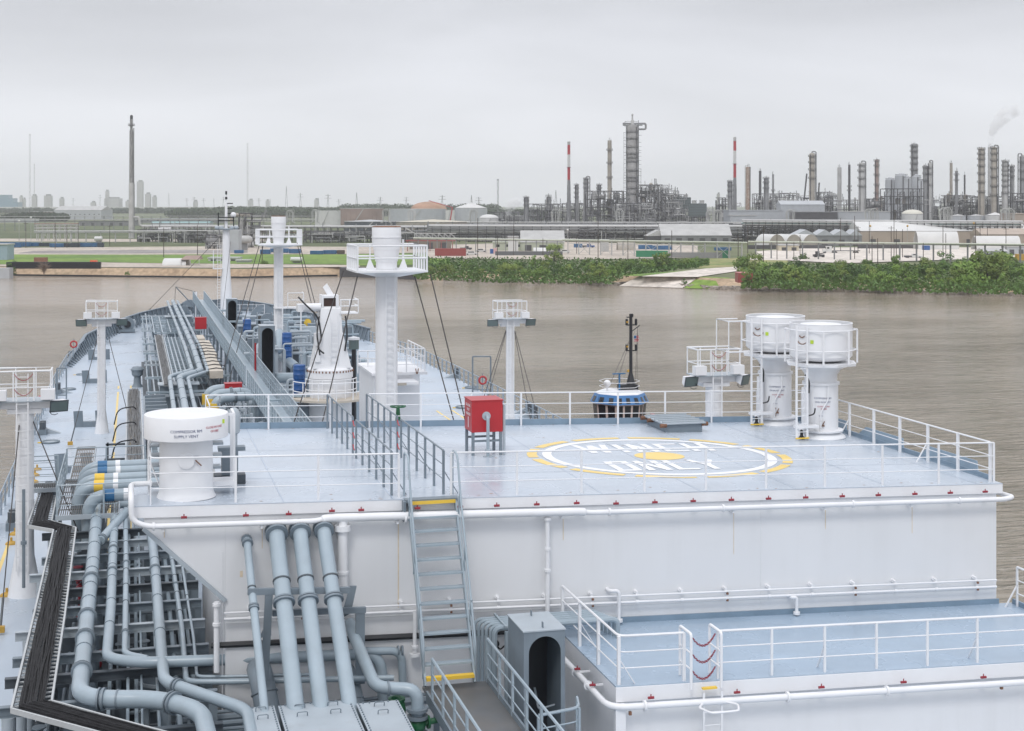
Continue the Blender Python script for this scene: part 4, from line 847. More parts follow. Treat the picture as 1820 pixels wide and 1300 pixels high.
# ---------------------------------------------------------------- pipes, tray and frames on the left
PZ = 14.8
def pz(x, y, z=PZ): return P(x, y, Z=z)
G_ = 'big grey blue pipes on the left'
def bigpipe(label, pts, r, clamps=(), flanges=(), rad=.8, group=G_, m=None, name='deck_pipe', n=14):
    t = thing(name, label, 'pipe', min(pts, key=lambda p: p[2]), group); pts = [V(p) for p in pts]
    build('pipe_run', MB().tube(rnd(pts, rad, 6), r, n), m or PIPE, t)
    L = [0]
    for a, b in zip(pts[:-1], pts[1:]): L.append(L[-1] + (b - a).length)
    def at(s_):
        for i in range(len(pts) - 1):
            if L[i] <= s_ <= L[i + 1]: return pts[i] + (pts[i + 1] - pts[i]) * ((s_ - L[i]) / (L[i + 1] - L[i])), (pts[i + 1] - pts[i]).normalized()
        return pts[-1], (pts[-1] - pts[-2]).normalized()
    m1 = MB(); m2 = MB()
    for c in clamps: p, d = at(c * L[-1]); m1.ring(p, d, r * 1.06 + .006, .035, 16)
    for c in flanges: p, d = at(c * L[-1]); m2.ring(p - d * .05, d, r * 1.28, .04, 18); m2.ring(p + d * .05, d, r * 1.28, .05, 18)
    if m1.v: each('clamp', m1, GREY if r > .1 else GREYD, t)
    if m2.v: each('flange', m2, GREY, t)
    return t
fr = lambda n_, a=.02, b=.98: [a + (b - a) * i / (n_ - 1) for i in range(n_)]
bigpipe('biggest grey pipe running towards the camera, turning right along the bottom', [pz(275, 887), pz(174, 888), pz(165, 1000), pz(140, 1243), pz(284, 1243), pz(358, 1264), pz(374, 1330)], .20, (.2, .26, .33, .4, .44, .5, .55, .7, .85), (.47, .6, .665, .755, .838, .895), .95)
bigpipe('short fat branch pipe slanting up from the biggest pipe to the deckhouse', [pz(290, 885, 15.0), pz(228, 905, 15.0), pz(178, 962)], .15, (), (.97,), .9)
bigpipe('second big grey pipe, turning right behind the ladder foot', [pz(275, 896), pz(205, 897), pz(200, 1000), pz(197, 1080), pz(190, 1171), pz(254, 1178), pz(400, 1173), pz(678, 1162), P(678, 1162, Z=PZ) + V((.05, 0, -2))], .135, (.1, .16, .22, .28, .33, .38, .43, .52, .6), (.3, .4), .5)
bigpipe('third grey pipe, slimmer, joining beside the second one', [pz(223, 905), pz(224, 1000), pz(223, 1100), pz(222, 1163), pz(262, 1171)], .082, (.2, .3, .4, .5, .6, .7), (.45, .86), .3)
bigpipe('fourth grey pipe, under the slanted edge of the white deckhouse', [pz(266, 930), pz(275, 1000), pz(287, 1161), pz(292, 1212), pz(346, 1230), pz(440, 1262), pz(450, 1320)], .14, (.1, .25, .35, .45, .6), (.3, .8), .45)
bigpipe('fifth thin grey pipe, turning right low beside the white wall', [pz(300, 960, 14.5), pz(308, 1011, 14.5), pz(323, 1115, 14.5), pz(331, 1212, 14.5), pz(400, 1212, 14.5), pz(700, 1205, 14.5)], .07, (.15, .25, .35, .45), (.3,), .3)
bigpipe('sixth and thinnest grey pipe nearest the deckhouse corner', [pz(316, 965, 14.5), pz(323, 1000, 14.5), pz(344, 1134, 14.5), pz(350, 1203, 14.5), pz(400, 1203, 14.5), pz(560, 1199, 14.5)], .04, (.2, .4), (), .2)
# low thin pipes behind and below
m_ = MB(); t = thing('low_pipe_bundle', 'bundle of thin dark grey pipes running low between the frames on the left', 'pipes', (-.5, 44, 12))
for i, (x, z, r, m2) in enumerate([(-1.2, 14.1, .045, 1), (-.95, 13.9, .035, 0), (-.1, 14.25, .04, 1), (.22, 14.3, .03, 1), (1.05, 14.2, .06, 1), (1.3, 13.7, .04, 0), (-2.1, 12.6, .08, 0), (-1.8, 12.6, .05, 0), (-1.55, 13.2, .06, 0), (-.55, 13.9, .05, 1), (-.35, 13.2, .07, 0), (.1, 13.9, .05, 1), (.35, 13.0, .08, 0), (.6, 14.1, .04, 1), (.85, 13.6, .06, 0), (1.2, 12.8, .10, 0), (1.5, 14.0, .05, 1), (1.8, 13.2, .07, 0)]):
    build('pipe_run', MB().tube([(x, 29, z), (x, 58, z)], r, 8), PIPE if m2 else GREY, t)
t = thing('cross_pipe_bundle', 'bundle of thin grey pipes running across behind the slanted pipes', 'pipes', (4, 35.4, 13))
for k in range(7):
    build('pipe_run', MB().tube([(1.0, 35.9 - k * .2, 13.7 - (k % 2) * .12), (7.4 if k < 4 else 6.0, 35.9 - k * .2, 13.7 - (k % 2) * .12)], .045 + .02 * (k % 3), 8), PIPE if k % 2 else GREY, t)
bigpipe('grey hoop pipe bending down on the white wall behind the ladder', [P(640, 1158, Y=35.9), P(714, 1157, Y=35.9), P(716, 1225, Y=35.9)], .10, (), (.5,), .3)
bigpipe('large dark elbow pipe behind the lower ends of the slanted pipes', [V((3.0, 36.1, 14.6)), V((3.0, 35.2, 14.6)), V((3.25, 34.4, 13.2)), V((3.35, 33.6, 12))], .3, (.3,), (.5, .7), .5, m=GREY)
bigpipe('second dark elbow pipe behind the slanted pipes', [V((5.15, 36.1, 14.4)), V((5.2, 35.4, 14.3)), V((5.4, 34.2, 12.6))], .2, (.4,), (.7,), .3, m=GREY)
# tanks / domes standing between the frames
for i, (px, py, r, h, lab) in enumerate(((287, 1052, .75, 2.3, 'far'), (297, 1180, .8, 2.2, 'near'))):
    c = P(px, py, Z=13.6)
    t = thing('deck_dome', f'{lab} one of two grey upright drum domes under the fourth pipe', 'dome', (c.x, c.y, 11.5), 'grey drum domes')
    build('drum', MB().lathe((c.x, c.y, 11.5), [(r, 0), (r, h - .3), (r * .94, h - .1), (r * .7, h), (.02, h + .05)], 28), GREY, t)
    build('rim', MB().ring((c.x, c.y, 11.5 + h - .45), (0, 0, 1), r * 1.08, .08, 28), GREYL, t)
# cross frames
for k in range(12):
    y = 31.0 + k * 2.05 + random.uniform(-.15, .15)
    t = thing('pipe_trestle', f'{ORD[k]} cross trestle from the camera under the cable tray and pipes', 'frame', (-.6, y, 11.5), 'grey cross frames under the pipes')
    zb = 14.42 + random.uniform(-.12, .03); xl = -3.0 + random.uniform(-.1, .35); GREYL_ = random.choice((GREY, GREYD, GREYL))
    m_ = MB().box(xl, 1.95, y - .09, y + .09, zb + .08, zb + .1).box(xl, 1.95, y - .01, y + .01, zb - .12, zb + .079).box(xl, 1.95, y - .08, y + .08, zb - .14, zb - .121)
    build('beam', m_, GREYL_, t, False)
    build('low_beam', MB().bar((xl + .6, y, 13.0), (1.9, y, 13.0), .1, .12), GREYD, t, False)
    for x in (xl + .35, -.95, .72, 1.85):
        build('leg', MB().cyl((x, y, 11.5), (x, y, zb - .14), .16 if x < -2 else .09, n=10) if x < 0 else MB().bar((x, y, 11.5), (x, y, zb - .14), .2, .12), GREY if x > -2 else GREYL, t)
    if k % 3: each('cross_tube', MB().tube([(random.uniform(-.9, .2), y + .5, 12.6 + .3 * (k % 4)), (1.9, y + .5, 12.6 + .3 * (k % 4))], .05, 7).tube([(random.uniform(-2, -1), y + .9, 13.4), (random.uniform(.2, 1.5), y + .9, 13.4)], .04, 7), random.choice((PIPE, GREY)), t)
    if k % 2: build('gusset', MB().ext([(xl + .5, y, zb - .14), (xl + 1.0, y, zb - .14), (xl + .5, y, zb - .8)], (0, .03, 0)), GREY, t, False)
# cable tray
def tray(label, L, Rr, ncab, r, side=.05, fr_=(.14, .86), rung=.32, m=None):
    L = [V(p) for p in L]; Rr = [V(p) for p in Rr]
    t = thing('cable_tray', label, 'cable tray', (L[0] + Rr[0]) / 2 - V((0, 0, .2)), 'cable trays')
    for E in (L, Rr):
        m_ = MB()
        for a, b in zip(E[:-1], E[1:]): m_.bar(a, b, side, .12)
        build('side_rail', m_, TRAYM, t, False)
    m_ = MB()
    for i in range(len(L) - 1):
        n_ = max(1, int(((L[i + 1] - L[i]).length + (Rr[i + 1] - Rr[i]).length) / 2 / rung))
        for k in range(n_):
            s_ = k / n_; m_.bar(L[i].lerp(L[i + 1], s_) - V((0, 0, .05)), Rr[i].lerp(Rr[i + 1], s_) - V((0, 0, .05)), .05, .03)
    o = build('rung', m_, TRAYM, t, False); o['kind'] = 'stuff'
    m_ = MB()
    for c in range(ncab):
        f0 = fr_[0] + (fr_[1] - fr_[0]) * ((c * .618) % 1); pts = []; ph = random.uniform(0, 6); lift = random.choice((0, 0, 1, 1.8)) * r * 1.6
        for i in range(len(L) - 1):
            n_ = max(2, int((L[i + 1] - L[i]).length / .9))
            for k in range(n_):
                s_ = k / n_; f1 = min(.94, max(.06, f0 + .035 * math.sin(ph + (i * 7 + s_ * n_) * .9) + random.uniform(-.012, .012)))
                pts.append(L[i].lerp(L[i + 1], s_).lerp(Rr[i].lerp(Rr[i + 1], s_), f1) + V((0, 0, lift + r + random.uniform(0, .01))))
        pts.append(L[-1].lerp(Rr[-1], f0) + V((0, 0, lift + r)))
        m_.tube(pts, r, 5)
    o = build('cable', m_, m or CABLE, t); o['kind'] = 'stuff'
    return t
TZ = 14.7
tray('wide ladder tray full of black cables turning right at the bottom left corner', [pz(*p, TZ) for p in ((75, 860), (49, 936), (95, 944), (62, 1088), (20, 1263), (157, 1300), (260, 1328))], [pz(*p, TZ) for p in ((105, 860), (92, 928), (135, 940), (115, 1097), (92, 1249), (235, 1289), (345, 1318))], 40, .022, fr_=(.2, .8))
tray('narrow brown grey cable tray running forward left of the pipes', [(-.28, 58, 14.1), (-.3, 96, 14.1)], [(.52, 58, 14.1), (.5, 96, 14.1)], 14, .035, m=GRATE)
tray('far narrow cable tray beside the lattice frame', [(2.0, 98, 14.1), (1.95, 135, 14.1)], [(2.6, 98, 14.1), (2.6, 135, 14.1)], 8, .035, m=GRATE)
# platforms
def grating(label, x0, x1, y0, y1, z, sp=.075, m=None):
    t = thing('grating_platform', label, 'platform', ((x0 + x1) / 2, y0, z - .3), 'steel grating platforms')
    m_ = MB(); x = x0 + .04
    while x < x1: m_.box(x - .015, x + .015, y0, y1, z - .05, z); x += sp
    y = y0 + .1
    while y < y1: m_.box(x0, x1, y - .01, y + .01, z - .045, z - .01); y += 1.1
    o = build('grating', m_, m or GRATE, t, False); o['kind'] = 'stuff'
    build('edge_frame', MB().box(x0 - .05, x1 + .05, y0 - .05, y0, z - .15, z + .02).box(x0 - .05, x1 + .05, y1, y1 + .05, z - .15, z + .02).box(x0 - .05, x0, y0, y1, z - .15, z + .02).box(x1, x1 + .05, y0, y1, z - .15, z + .02), GREYL, t, False)
    each('leg', MB().bar((x0 + .1, y0 + .2, 11.5), (x0 + .1, y0 + .2, z - .15), .12).bar((x1 - .1, y0 + .2, 11.5), (x1 - .1, y0 + .2, z - .15), .12), GREY, t, False)
    return t
gz_ = 14.95
a, b2 = P(101, 918, Z=gz_), P(163, 918, Z=gz_); c = P(118, 853, Z=gz_)
grating('large grating platform beneath the banded manifold pipes', a.x, b2.x + .9, a.y, c.y, gz_)
railing('grey rail round the large grating platform, left and near sides', [(b2.x + 2.0, a.y, gz_), (a.x, a.y, gz_), (a.x, c.y, gz_)], h=1.08, sp=1.4, m=PIPE, post=(.06, .05), group='grey rails of the manifold platforms')
railing('grey rail along the far side of the manifold pipes', [(a.x, c.y + 1.2, gz_), (b2.x + 1.9, c.y + 1.2, gz_)], h=1.05, sp=1.4, m=PIPE, post=(.06, .05), group='grey rails of the manifold platforms')
d0 = P(126, 848, Z=gz_ - .3); d1 = P(166, 820, Z=gz_ - .3)
grating('smaller brown grating platform beyond the large one', d0.x, d1.x, c.y + 1.4, d1.y + 4, gz_ - .3, m=mat('brown_grating', (.20, .18, .16), .6, var=.15))
e0, e1 = P(49, 870, Z=gz_), P(100, 870, Z=gz_)
grating('small grating platform at the light mast over the left deck', e0.x, e1.x, e0.y, e0.y + 1.1, gz_)
railing('grey rail of the small platform at the light mast', [(e1.x, e0.y + 1.1, gz_), (e0.x, e0.y + 1.1, gz_), (e0.x, e0.y, gz_), (e1.x, e0.y, gz_)], h=1.08, sp=.9, m=PIPE, post=(.06, .05), mid=3, group='grey rails of the manifold platforms')
# manifold pipes with colour bands
MZ_ = 15.55
for i, (y, xe, band, px, r) in enumerate(((829, 156, BLUEB, 182, .20), (840, 154, BLUEB, 182, .20), (852, 151, YEL, 177, .20), (865, 149, YEL, 176, .22), (881, 168, BLUEB, 194, .22))):
    l_ = P(xe + 14, y, Z=MZ_); 
    t = bigpipe(f'{ORD[i]} crossover pipe from the far side, with a {"blue" if band is BLUEB else "yellow"} band', [V((l_.x - .5, l_.y, 13.2)), V((l_.x - .5, l_.y, MZ_)), V((3.2, l_.y, MZ_)), V((3.2, l_.y, 13.4))], r, (.5, .6), (.62, .72), .7, group='banded crossover pipes')
    p = P(px, y, Z=MZ_); build('colour_band', MB().cyl((p.x - .18, l_.y, MZ_), (p.x + .18, l_.y, MZ_), r + .012, n=16), band, t)
    build('white_band', MB().cyl((p.x + .5, l_.y, MZ_), (p.x + .68, l_.y, MZ_), r + .01, n=16), WHITE, t)
    vx = 1.2 + (i % 2) * .7
    build('valve', MB().sph((vx, l_.y, MZ_), r * 1.4).cyl((vx, l_.y, MZ_), (vx, l_.y, MZ_ + .6), .05).box(vx - .12, vx + .12, l_.y - .1, l_.y + .1, MZ_ + .3, MZ_ + .5), GREYL, t)
    build('hand_wheel', MB().tube([V((vx + .02, l_.y - .3 + 0, MZ_ + .35)) + V((.2 * math.cos(k * math.pi / 7), 0, .2 * math.sin(k * math.pi / 7))) for k in range(15)], .018, 5).bar((vx - .18, l_.y - .3, MZ_ + .35), (vx + .22, l_.y - .3, MZ_ + .35), .02).bar((vx, l_.y - .3, MZ_ + .35), (vx, l_.y, MZ_ + .35), .03), GREYD, t)
# hoses and gadget frames between tray and deck (left of vent)
t = thing('valve_rack', 'dark rack of small pipes, valves and black hoses beside the narrow cable tray', 'rack', (-.9, 66, 11.5))
m_ = MB()
for k in range(6):
    y = 60 + k * 3.3; m_.bar((-1.3, y, 13.6 + .2 * (k % 2)), (-.35, y, 13.6 + .2 * (k % 2)), .1).bar((-1.2, y, 11.5), (-1.2, y, 14.2 - .3 * (k % 2)), .1)
each('bracket', m_, GREYD, t, False)
m_ = MB()
for k in range(5):
    y = 62 + k * 6; m_.tube(rnd([(-1.0, y, 13.4), (-.8, y, 14.3), (.1, y, 14.4), (.2, y + .3, 14.2)], .4), .035, 6)
each('hose', m_, BLACK, t)
m_ = MB()
for k in range(3): m_.cbox((-.6 + .3 * k, 61.5 + .2 * k, 13.9), .14, .2, .35)
each('yellow_valve', m_, YELD, t, False)
t = thing('stepped_rack', 'stack of short grey beams standing left of the lattice frame', 'rack', P(270, 700, Z=11.5))
for k in range(6):
    y = 86 + k * 1.6; build('beam', MB().bar((.75, y, 13.9), (2.0, y, 13.9), .25, .22).bar((.95, y, 11.5), (.95, y, 13.8), .15), GREY, t, False)
# lattice frame
def lattice(label, x0, x1, y0, y1, z, nx, sp):
    t = thing('steel_lattice', label, 'frame', ((x0 + x1) / 2, y0, 11.5), 'grey lattice frames among the pipes')
    for i in range(nx + 1): x = x0 + (x1 - x0) * i / nx; build('long_beam', MB().bar((x, y0, z), (x, y1, z), .10, .12), PIPE, t, False)
    y = y0
    while y <= y1: build('cross_beam', MB().bar((x0, y, z - .02), (x1, y, z - .02), .09, .10), PIPE, t, False); y += sp
    for y in (y0 + .3, (y0 + y1) / 2, y1 - .3): build('leg', MB().bar((x0 + .1, y, 11.5), (x0 + .1, y, z - .1), .15), GREY, t, False)
    y = y0; o = build('under_pipe', MB().tube([(x0 + .3, y0, z - .9), (x0 + .3, y1, z - .9)], .1).tube([(x0 + .8, y0, z - .8), (x0 + .8, y1, z - .8)], .07), GREYD, t)
    return t
lattice('long grey lattice of beams between cable tray and forward pipes', 2.75, 4.0, 99, 134, 14.0, 4, 1.5)
lattice('short grey lattice of beams behind the round vent cap', .9, 2.0, 66, 78, 13.8, 3, 1.3)
lattice('farthest grey lattice of beams near the bow', 2.0, 5.0, 140, 160, 13.9, 4, 2)
# pipe saddle blocks and the pipes they carry
for (px0, px1, yb, h, lab) in ((295, 341, 590, 1.5, 'farthest of three grey saddle blocks the forward pipes run through'), (321, 363, 642, 1.0, 'middle one of three grey saddle blocks under the forward pipes'), (284, 352, 724, 1.4, 'nearest and widest of three grey saddle blocks, behind the round vent cap')):
    a = P(px0, yb, Z=12.6); b2 = P(px1, yb, Z=12.6)
    t = thing('saddle_block', lab, 'pipe support', (a.x, a.y, 11.5), 'grey saddle blocks')
    build('block', MB().box(a.x, b2.x, a.y, a.y + 1.3, 11.5, 12.6 + h), GREY, t, False)
    build('top_plate', MB().box(a.x - .12, b2.x + .12, a.y - .12, a.y + 1.4, 12.6 + h, 12.68 + h), GREYL, t, False)
for i, (dx, r) in enumerate(((0, .14), (.62, .22), (1.15, .13))):
    lab = ('left', 'middle, thickest', 'right')[i]
    bigpipe(f'{lab} one of the three forward pipes with a sideways joggle', [V((4.0 + dx, 176, 14.5)), V((4.1 + dx, 120, 14.5)), V((4.0 + dx * .9, 103 - dx, 14.5)), V((2.4 + dx, 99.5 - dx, 14.5)), V((2.1 + dx, 62, 14.2))], r, fr(22, .04, .9), (), .6, group='three forward pipes', n=10)
t = thing('insulated_duct', 'tan insulated duct lashed with black cords on a frame by the catwalk', 'duct', (5.6, 100, 11.5))
build('duct', MB().box(5.1, 6.0, 101, 112, 14.1, 14.6).box(5.35, 6.2, 112.3, 124, 14.1, 14.6).box(5.3, 5.9, 124.5, 128, 14.0, 14.7), TAN, t, False)
m_ = MB()
for k in range(9): y = 102 + k * 2.4; m_.tube([(5.0, y, 14.62), (5.6, y + .4, 14.66), (6.25, y - .2, 14.62)], .03, 5)
each('cord', m_, BLACK, t)
each('leg', MB().bar((5.2, 101.5, 11.5), (5.2, 101.5, 14.1), .12).bar((6.0, 101.5, 11.5), (6.0, 101.5, 14.1), .12).bar((6.0, 122, 11.5), (6.0, 122, 14.1), .12), GREY, t, False)
# yellow ended loading hoses
for i, (px, py) in enumerate(((372, 690), (379, 698), (386, 706))):
    p = P(px, py, Z=14.6)
    t = bigpipe(f'{("far", "middle", "near")[i]} one of three curved manifold pipes with a yellow end', [p + V((-.2, -.2, -1.6)), p + V((-.15, -.1, -.1)), p + V((2.2, .2, 0)), p + V((2.6, 0, -1.5))], .27, (.6,), (.5,), .7, group='yellow ended manifold pipes')
    build('yellow_end', MB().cyl(p + V((-.17, -.14, -1.0)), p + V((-.16, -.12, -.35)), .29, n=16), YEL, t)
m_ = MB()
t = thing('valve_cluster', 'tangle of small valves and gauges behind the near hose box on the ship', 'valves', (6.0, 84, 12))
for k in range(14):
    x, y, z = 4.7 + random.uniform(0, 1.9), 82 + random.uniform(0, 3), 14.0 + random.uniform(0, .9)
    m_.cbox((x, y, z), random.uniform(.08, .25), .15, random.uniform(.1, .4)).cyl((x, y, 12.5), (x, y, z), .03, n=6)
build('valve_bodies', m_, GREYL, t)
# hose boxes on deck
c = P(415, 690, d=90); hosebox(V((c.x, c.y, 13.9)), 1.05, .95, .8, .0, 'red hose box standing low among valves left of the catwalk', pipe=False)
c = P(357, 590, d=130); hosebox(V((c.x, c.y, 14.8)), 1.0, 1.0, .8, .0, 'farthest red hose box, beside the far end of the catwalk', pipe=False)
# ---------------------------------------------------------------- catwalk
CX0, CX1, CZ_ = 6.95, 8.2, 14.5
t = thing('catwalk', 'long grey raised catwalk running forward along the middle of the ship', 'walkway', (7.5, 50, 11.5))
build('deck_plate', MB().box(CX0, CX1, 50, 178, CZ_ - .08, CZ_), PIPE, t, False)
for k in range(22): y = 52 + k * 5.8; build('trestle', MB().bar((CX0 + .1, y, 11.5), (CX0 + .1, y, CZ_ - .1), .14).bar((CX1 - .1, y, 11.5), (CX1 - .1, y, CZ_ - .1), .14).bar((CX0, y, CZ_ - .14), (CX1, y, CZ_ - .14), .12), GREY, t, False)
for (x, ya, yb, lab) in ((CX0, 50, 92, 'left side near part'), (CX0, 94, 176, 'left side far part'), (CX1, 50, 100, 'right side near part'), (CX1, 103, 176, 'right side far part')):
    r_ = railing(f'grey barred catwalk rail, {lab}', [(x, ya, CZ_), (x, yb, CZ_)], h=1.15, sp=1.5, m=PIPE, post=(.07, .07), mid=2, rr=.035, group='barred rails of the long catwalk')
    m_ = MB(); y = ya + .2
    while y < yb: m_.bar((x, y, CZ_), (x, y, CZ_ + 1.12), .018); y += .42
    o = build('infill_bars', m_, GREYL if x == CX1 else PIPE, r_, False); o['kind'] = 'stuff'
single('red_post', MB().bar((CX1, 101.5, CZ_), (CX1, 101.5, CZ_ + 1.9), .12), RED, 'slim red post in the gap of the right catwalk rail', 'post', smooth=False)
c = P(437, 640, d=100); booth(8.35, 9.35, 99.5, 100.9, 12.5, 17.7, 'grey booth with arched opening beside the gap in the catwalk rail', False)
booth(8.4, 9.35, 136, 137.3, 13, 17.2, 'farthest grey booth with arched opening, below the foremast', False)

# dark painted-shade sheet and small clutter on the deck below the left pipes
build('shade_sheet', MB().box(-2.6, 2.15, 28, 58, 11.52, 11.6), GREYD, ship, False)
for i in range(90):
    x, y = random.uniform(-2.3, 1.6), random.uniform(30, 57); k = i % 4
    if k == 0: single('valve', MB().cyl((x, y, 11.6), (x, y, 13.2), .06).sph((x, y, 13.0), .16).ring((x, y, 13.35), (0, 0, 1), .17, .03), random.choice((GREYD, GREY, REDN)), 'small valve with wheel low among the pipes on the left', 'valve', group='small low valves among the left pipes')
    else: single('pipe_stool', MB().box(x - .2, x + .2, y - .08, y + .08, 11.6, random.uniform(12.3, 14.2)).box(x - .3, x + .3, y - .1, y + .1, 12.0, 12.06), random.choice((GREYD, GREY, GREYD)), 'dark short stool bracket low among the pipes on the left', 'bracket', group='low stool brackets among the left pipes', smooth=False)

build('shade_sheet', MB().box(.8, 6.8, 58.5, 172, 11.52, 11.57), GREYD, ship, False)  # dark sheet added as painted shade beneath the forward pipes
single('hand_pipe', MB().tube(rnd([(-5.75, 34, 12.7), (-5.75, 62, 12.7), (-5.75, 62.6, 11.6)], .4), .12, 10), PIPE, 'thick pale grey pipe along the left ship side rail near the camera', 'pipe')
t = thing('forward_pipe_bundle', 'bundle of thin pipes running forward low under the lattices', 'pipes', (3, 100, 12))
for i in range(16): x = 1.1 + i * .36; r_ = random.choice((.04, .06, .09, .12)); build('pipe_run', MB().tube([(x, 59, 12.4 + random.uniform(0, 1.3)), (x, 170, 12.4 + random.uniform(0, 1.3))], r_, 7), random.choice((PIPE, GREYL, GREY)), t)
for i in range(34):
    y = 60 + i * 3.2 + random.uniform(-.4, .4); z = random.uniform(13.0, 13.9)
    t = thing('pipe_trestle', f'low dark cross trestle among the forward pipes, {"near the round vent" if i < 12 else "middle of the ship" if i < 23 else "towards the bow"}', 'trestle', (3, y, 11.5), f'dark cross trestles {"near the round vent" if i < 12 else "amidships" if i < 23 else "towards the bow"}')
    build('beam', MB().bar((.9, y, z), (6.7, y, z), .16, .14), GREYL if i % 2 else PIPE, t, False)
    each('leg', MB().bar((1.2, y, 11.57), (1.2, y, z), .14).bar((3.8, y, 11.57), (3.8, y, z), .14).bar((6.4, y, 11.57), (6.4, y, z), .14), GREY, t, False)
lattice('dark grating lattice left of the insulated duct', 4.1, 5.0, 103, 130, 13.6, 3, .9)
lattice('narrow lattice beside the brown grey tray', .75, 1.9, 80, 97, 13.5, 4, .8)
# ---------------------------------------------------------------- masts
def ladder_part(t, x, y, z0, z1, w_=.4, m=WHITE):
    l_ = build('ladder', MB().bar((x - w_ / 2, y, z0), (x - w_ / 2, y, z1), .045).bar((x + w_ / 2, y, z0), (x + w_ / 2, y, z1), .045), m, t, False)
    m_ = MB(); z = z0 + .2
    while z < z1: m_.bar((x - w_ / 2, y, z), (x + w_ / 2, y, z), .028); z += .33
    o = build('rung', m_, m, l_, False); o['kind'] = 'stuff'
def wire(label, a, b, r=.03, group=None, name='stay_wire'):
    a, b = V(a), V(b); t = thing(name, label, 'wire', b if b.z < a.z else a, group)
    build('rope', MB().tube([a, b], r, 5), ROPE, t)
    lo, hi = (b, a) if b.z < a.z else (a, b); d = (hi - lo).normalized()
    build('turnbuckle', MB().tube([lo, lo + d * 1.2], r * 1.9, 6), GREYD, t); build('deck_eye', MB().cbox(lo + V((0, 0, .08)), .3, .2, .2), YELD, t, False)
def vent_mast(label, c, zp, ztop, rc, rd, w_, z0):
    x, y = c.x, c.y
    t = thing('vent_mast', label, 'mast', (x, y, z0), 'white vent masts')
    build('column', MB().lathe((x, y, z0), [(rc * 1.02, 0), (rc, .1), (rc, zp - z0)], 28), WHITE, t)
    ladder_part(t, x + rc * .15, y - rc - .12, z0 + 1, zp - .1)
    m_ = MB(); h = w_ / 2
    m_.hexa([(x - rc, y - rc, zp - .32), (x + rc, y - rc, zp - .32), (x + rc, y + rc, zp - .32), (x - rc, y + rc, zp - .32)], [(x - h, y - h, zp - .08), (x + h, y - h, zp - .08), (x + h, y + h, zp - .08), (x - h, y + h, zp - .08)])
    m_.box(x - h - .05, x + h + .05, y - h - .05, y + h + .05, zp - .08, zp)
    build('platform', m_, WHITE, t, False)
    H = ztop - zp
    build('vent_drum', MB().lathe((x, y, zp), [(rd * .72, 0), (rd * .72, H * .2), (rd * .8, H * .24), (rd * .86, H * .4), (rd * 1.0, H * .66), (rd * 1.0, H * .97), (rd * .97, H)], 32), WHITE, t)
    build('rusty_rim', MB().lathe((x, y, ztop), [(rd * .98, 0), (rd * 1.0, .02), (rd * .9, .05), (.02, .05)], 32), RUST, t)
    m_ = MB()
    for k in range(3): m_.ring((x, y, zp + H * (.2 + .28 * k)), (0, 0, 1), rd * (.76 + .13 * k) + .02, .03, 32)
    each('hoop', m_, WHITE, t)
    for hh in (.55, 1.1): build('guard_rail', MB().tube([(x - h, y - h, zp + hh), (x + h, y - h, zp + hh), (x + h, y + h, zp + hh), (x - h, y + h, zp + hh), (x - h, y - h, zp + hh)], .035, 6), WHITE, t)
    for k in range(6):
        s_ = -h + w_ * k / 5
        for px_, py_ in ((x - h, y + s_), (x + h, y + s_)): build('post', MB().bar((px_, py_, zp), (px_, py_, zp + 1.1), .08, .05), WHITE, t, False)
    for s_ in (-h * .33, h * .33): build('post', MB().bar((x + s_, y + h, zp), (x + s_, y + h, zp + 1.1), .06), WHITE, t, False)
    for s_ in (-1, 1): build('bracket', MB().ext([(x + s_ * h * .35, y - .1, zp), (x + s_ * h * .62, y - .1, zp), (x + s_ * h * .5, y - .1, zp + .55)], (0, .08, 0)), WHITE, t, False)
    build('antenna_post', MB().bar((x + h * .5, y + .1, zp), (x + h * .5, y + .1, zp + 1.35), .09), WHITE, t, False)
    return t
m1c = P(687, 700, d=66)
vent_mast('big white vent mast with railed square platform, nearest the camera', m1c, 23.02, 24.93, .5, .66, 3.1, 11.5)
m2c = P(495, 700, d=112)
vent_mast('slimmer white vent mast with railed platform in front of the grassy bank', m2c, 22.9, 25.0, .36, .56, 3.2, 11.5)
def endp(x0, y0, x1, y1, d): yy = HZ + 14.4 * F / d; return P(x0 + (yy - y0) * (x1 - x0) / (y1 - y0), yy, d=d)
S_ = 'stay wires of the masts'
for i, (x0, y0, x1, y1, d0_, d1_, lab) in enumerate(((610, 482, 540, 697, 67, 62, 'outer left'), (635, 492, 585, 700, 65, 58, 'inner left'), (737, 492, 807, 750, 66, 60, 'inner right'), (765, 488, 825, 740, 65, 58, 'outer right'))):
    wire(f'{lab} dark stay wire of the big vent mast', P(x0, y0, d=d0_), endp(x0, y0, x1, y1, d1_), .028, S_)
for i, (x0, y0, x1, y1, lab) in enumerate(((462, 432, 425, 560, 'outer left'), (468, 436, 437, 560, 'inner left'), (528, 432, 550, 525, 'inner right'), (533, 436, 556, 525, 'outer right'))):
    wire(f'{lab} dark stay wire of the slimmer vent mast', P(x0, y0, d=112), endp(x0, y0, x1, y1, 100 + 6 * (i % 2)), .03, S_)
t = thing('mast_platform', 'small white railed landing halfway up the slimmer vent mast', 'platform', P(513, 548, d=111.5))
a = P(488, 547, d=111.3); b2 = P(541, 547, d=111.3)
build('plate', MB().box(a.x, b2.x, a.y, a.y + 1.0, a.z - .1, a.z), WHITE, t, False)
for hh in (.55, 1.1): build('rail', MB().tube([V((b2.x - 1.2, a.y, a.z + hh)), V((b2.x, a.y, a.z + hh)), V((b2.x, a.y + 1, a.z + hh))], .03, 6), WHITE, t)
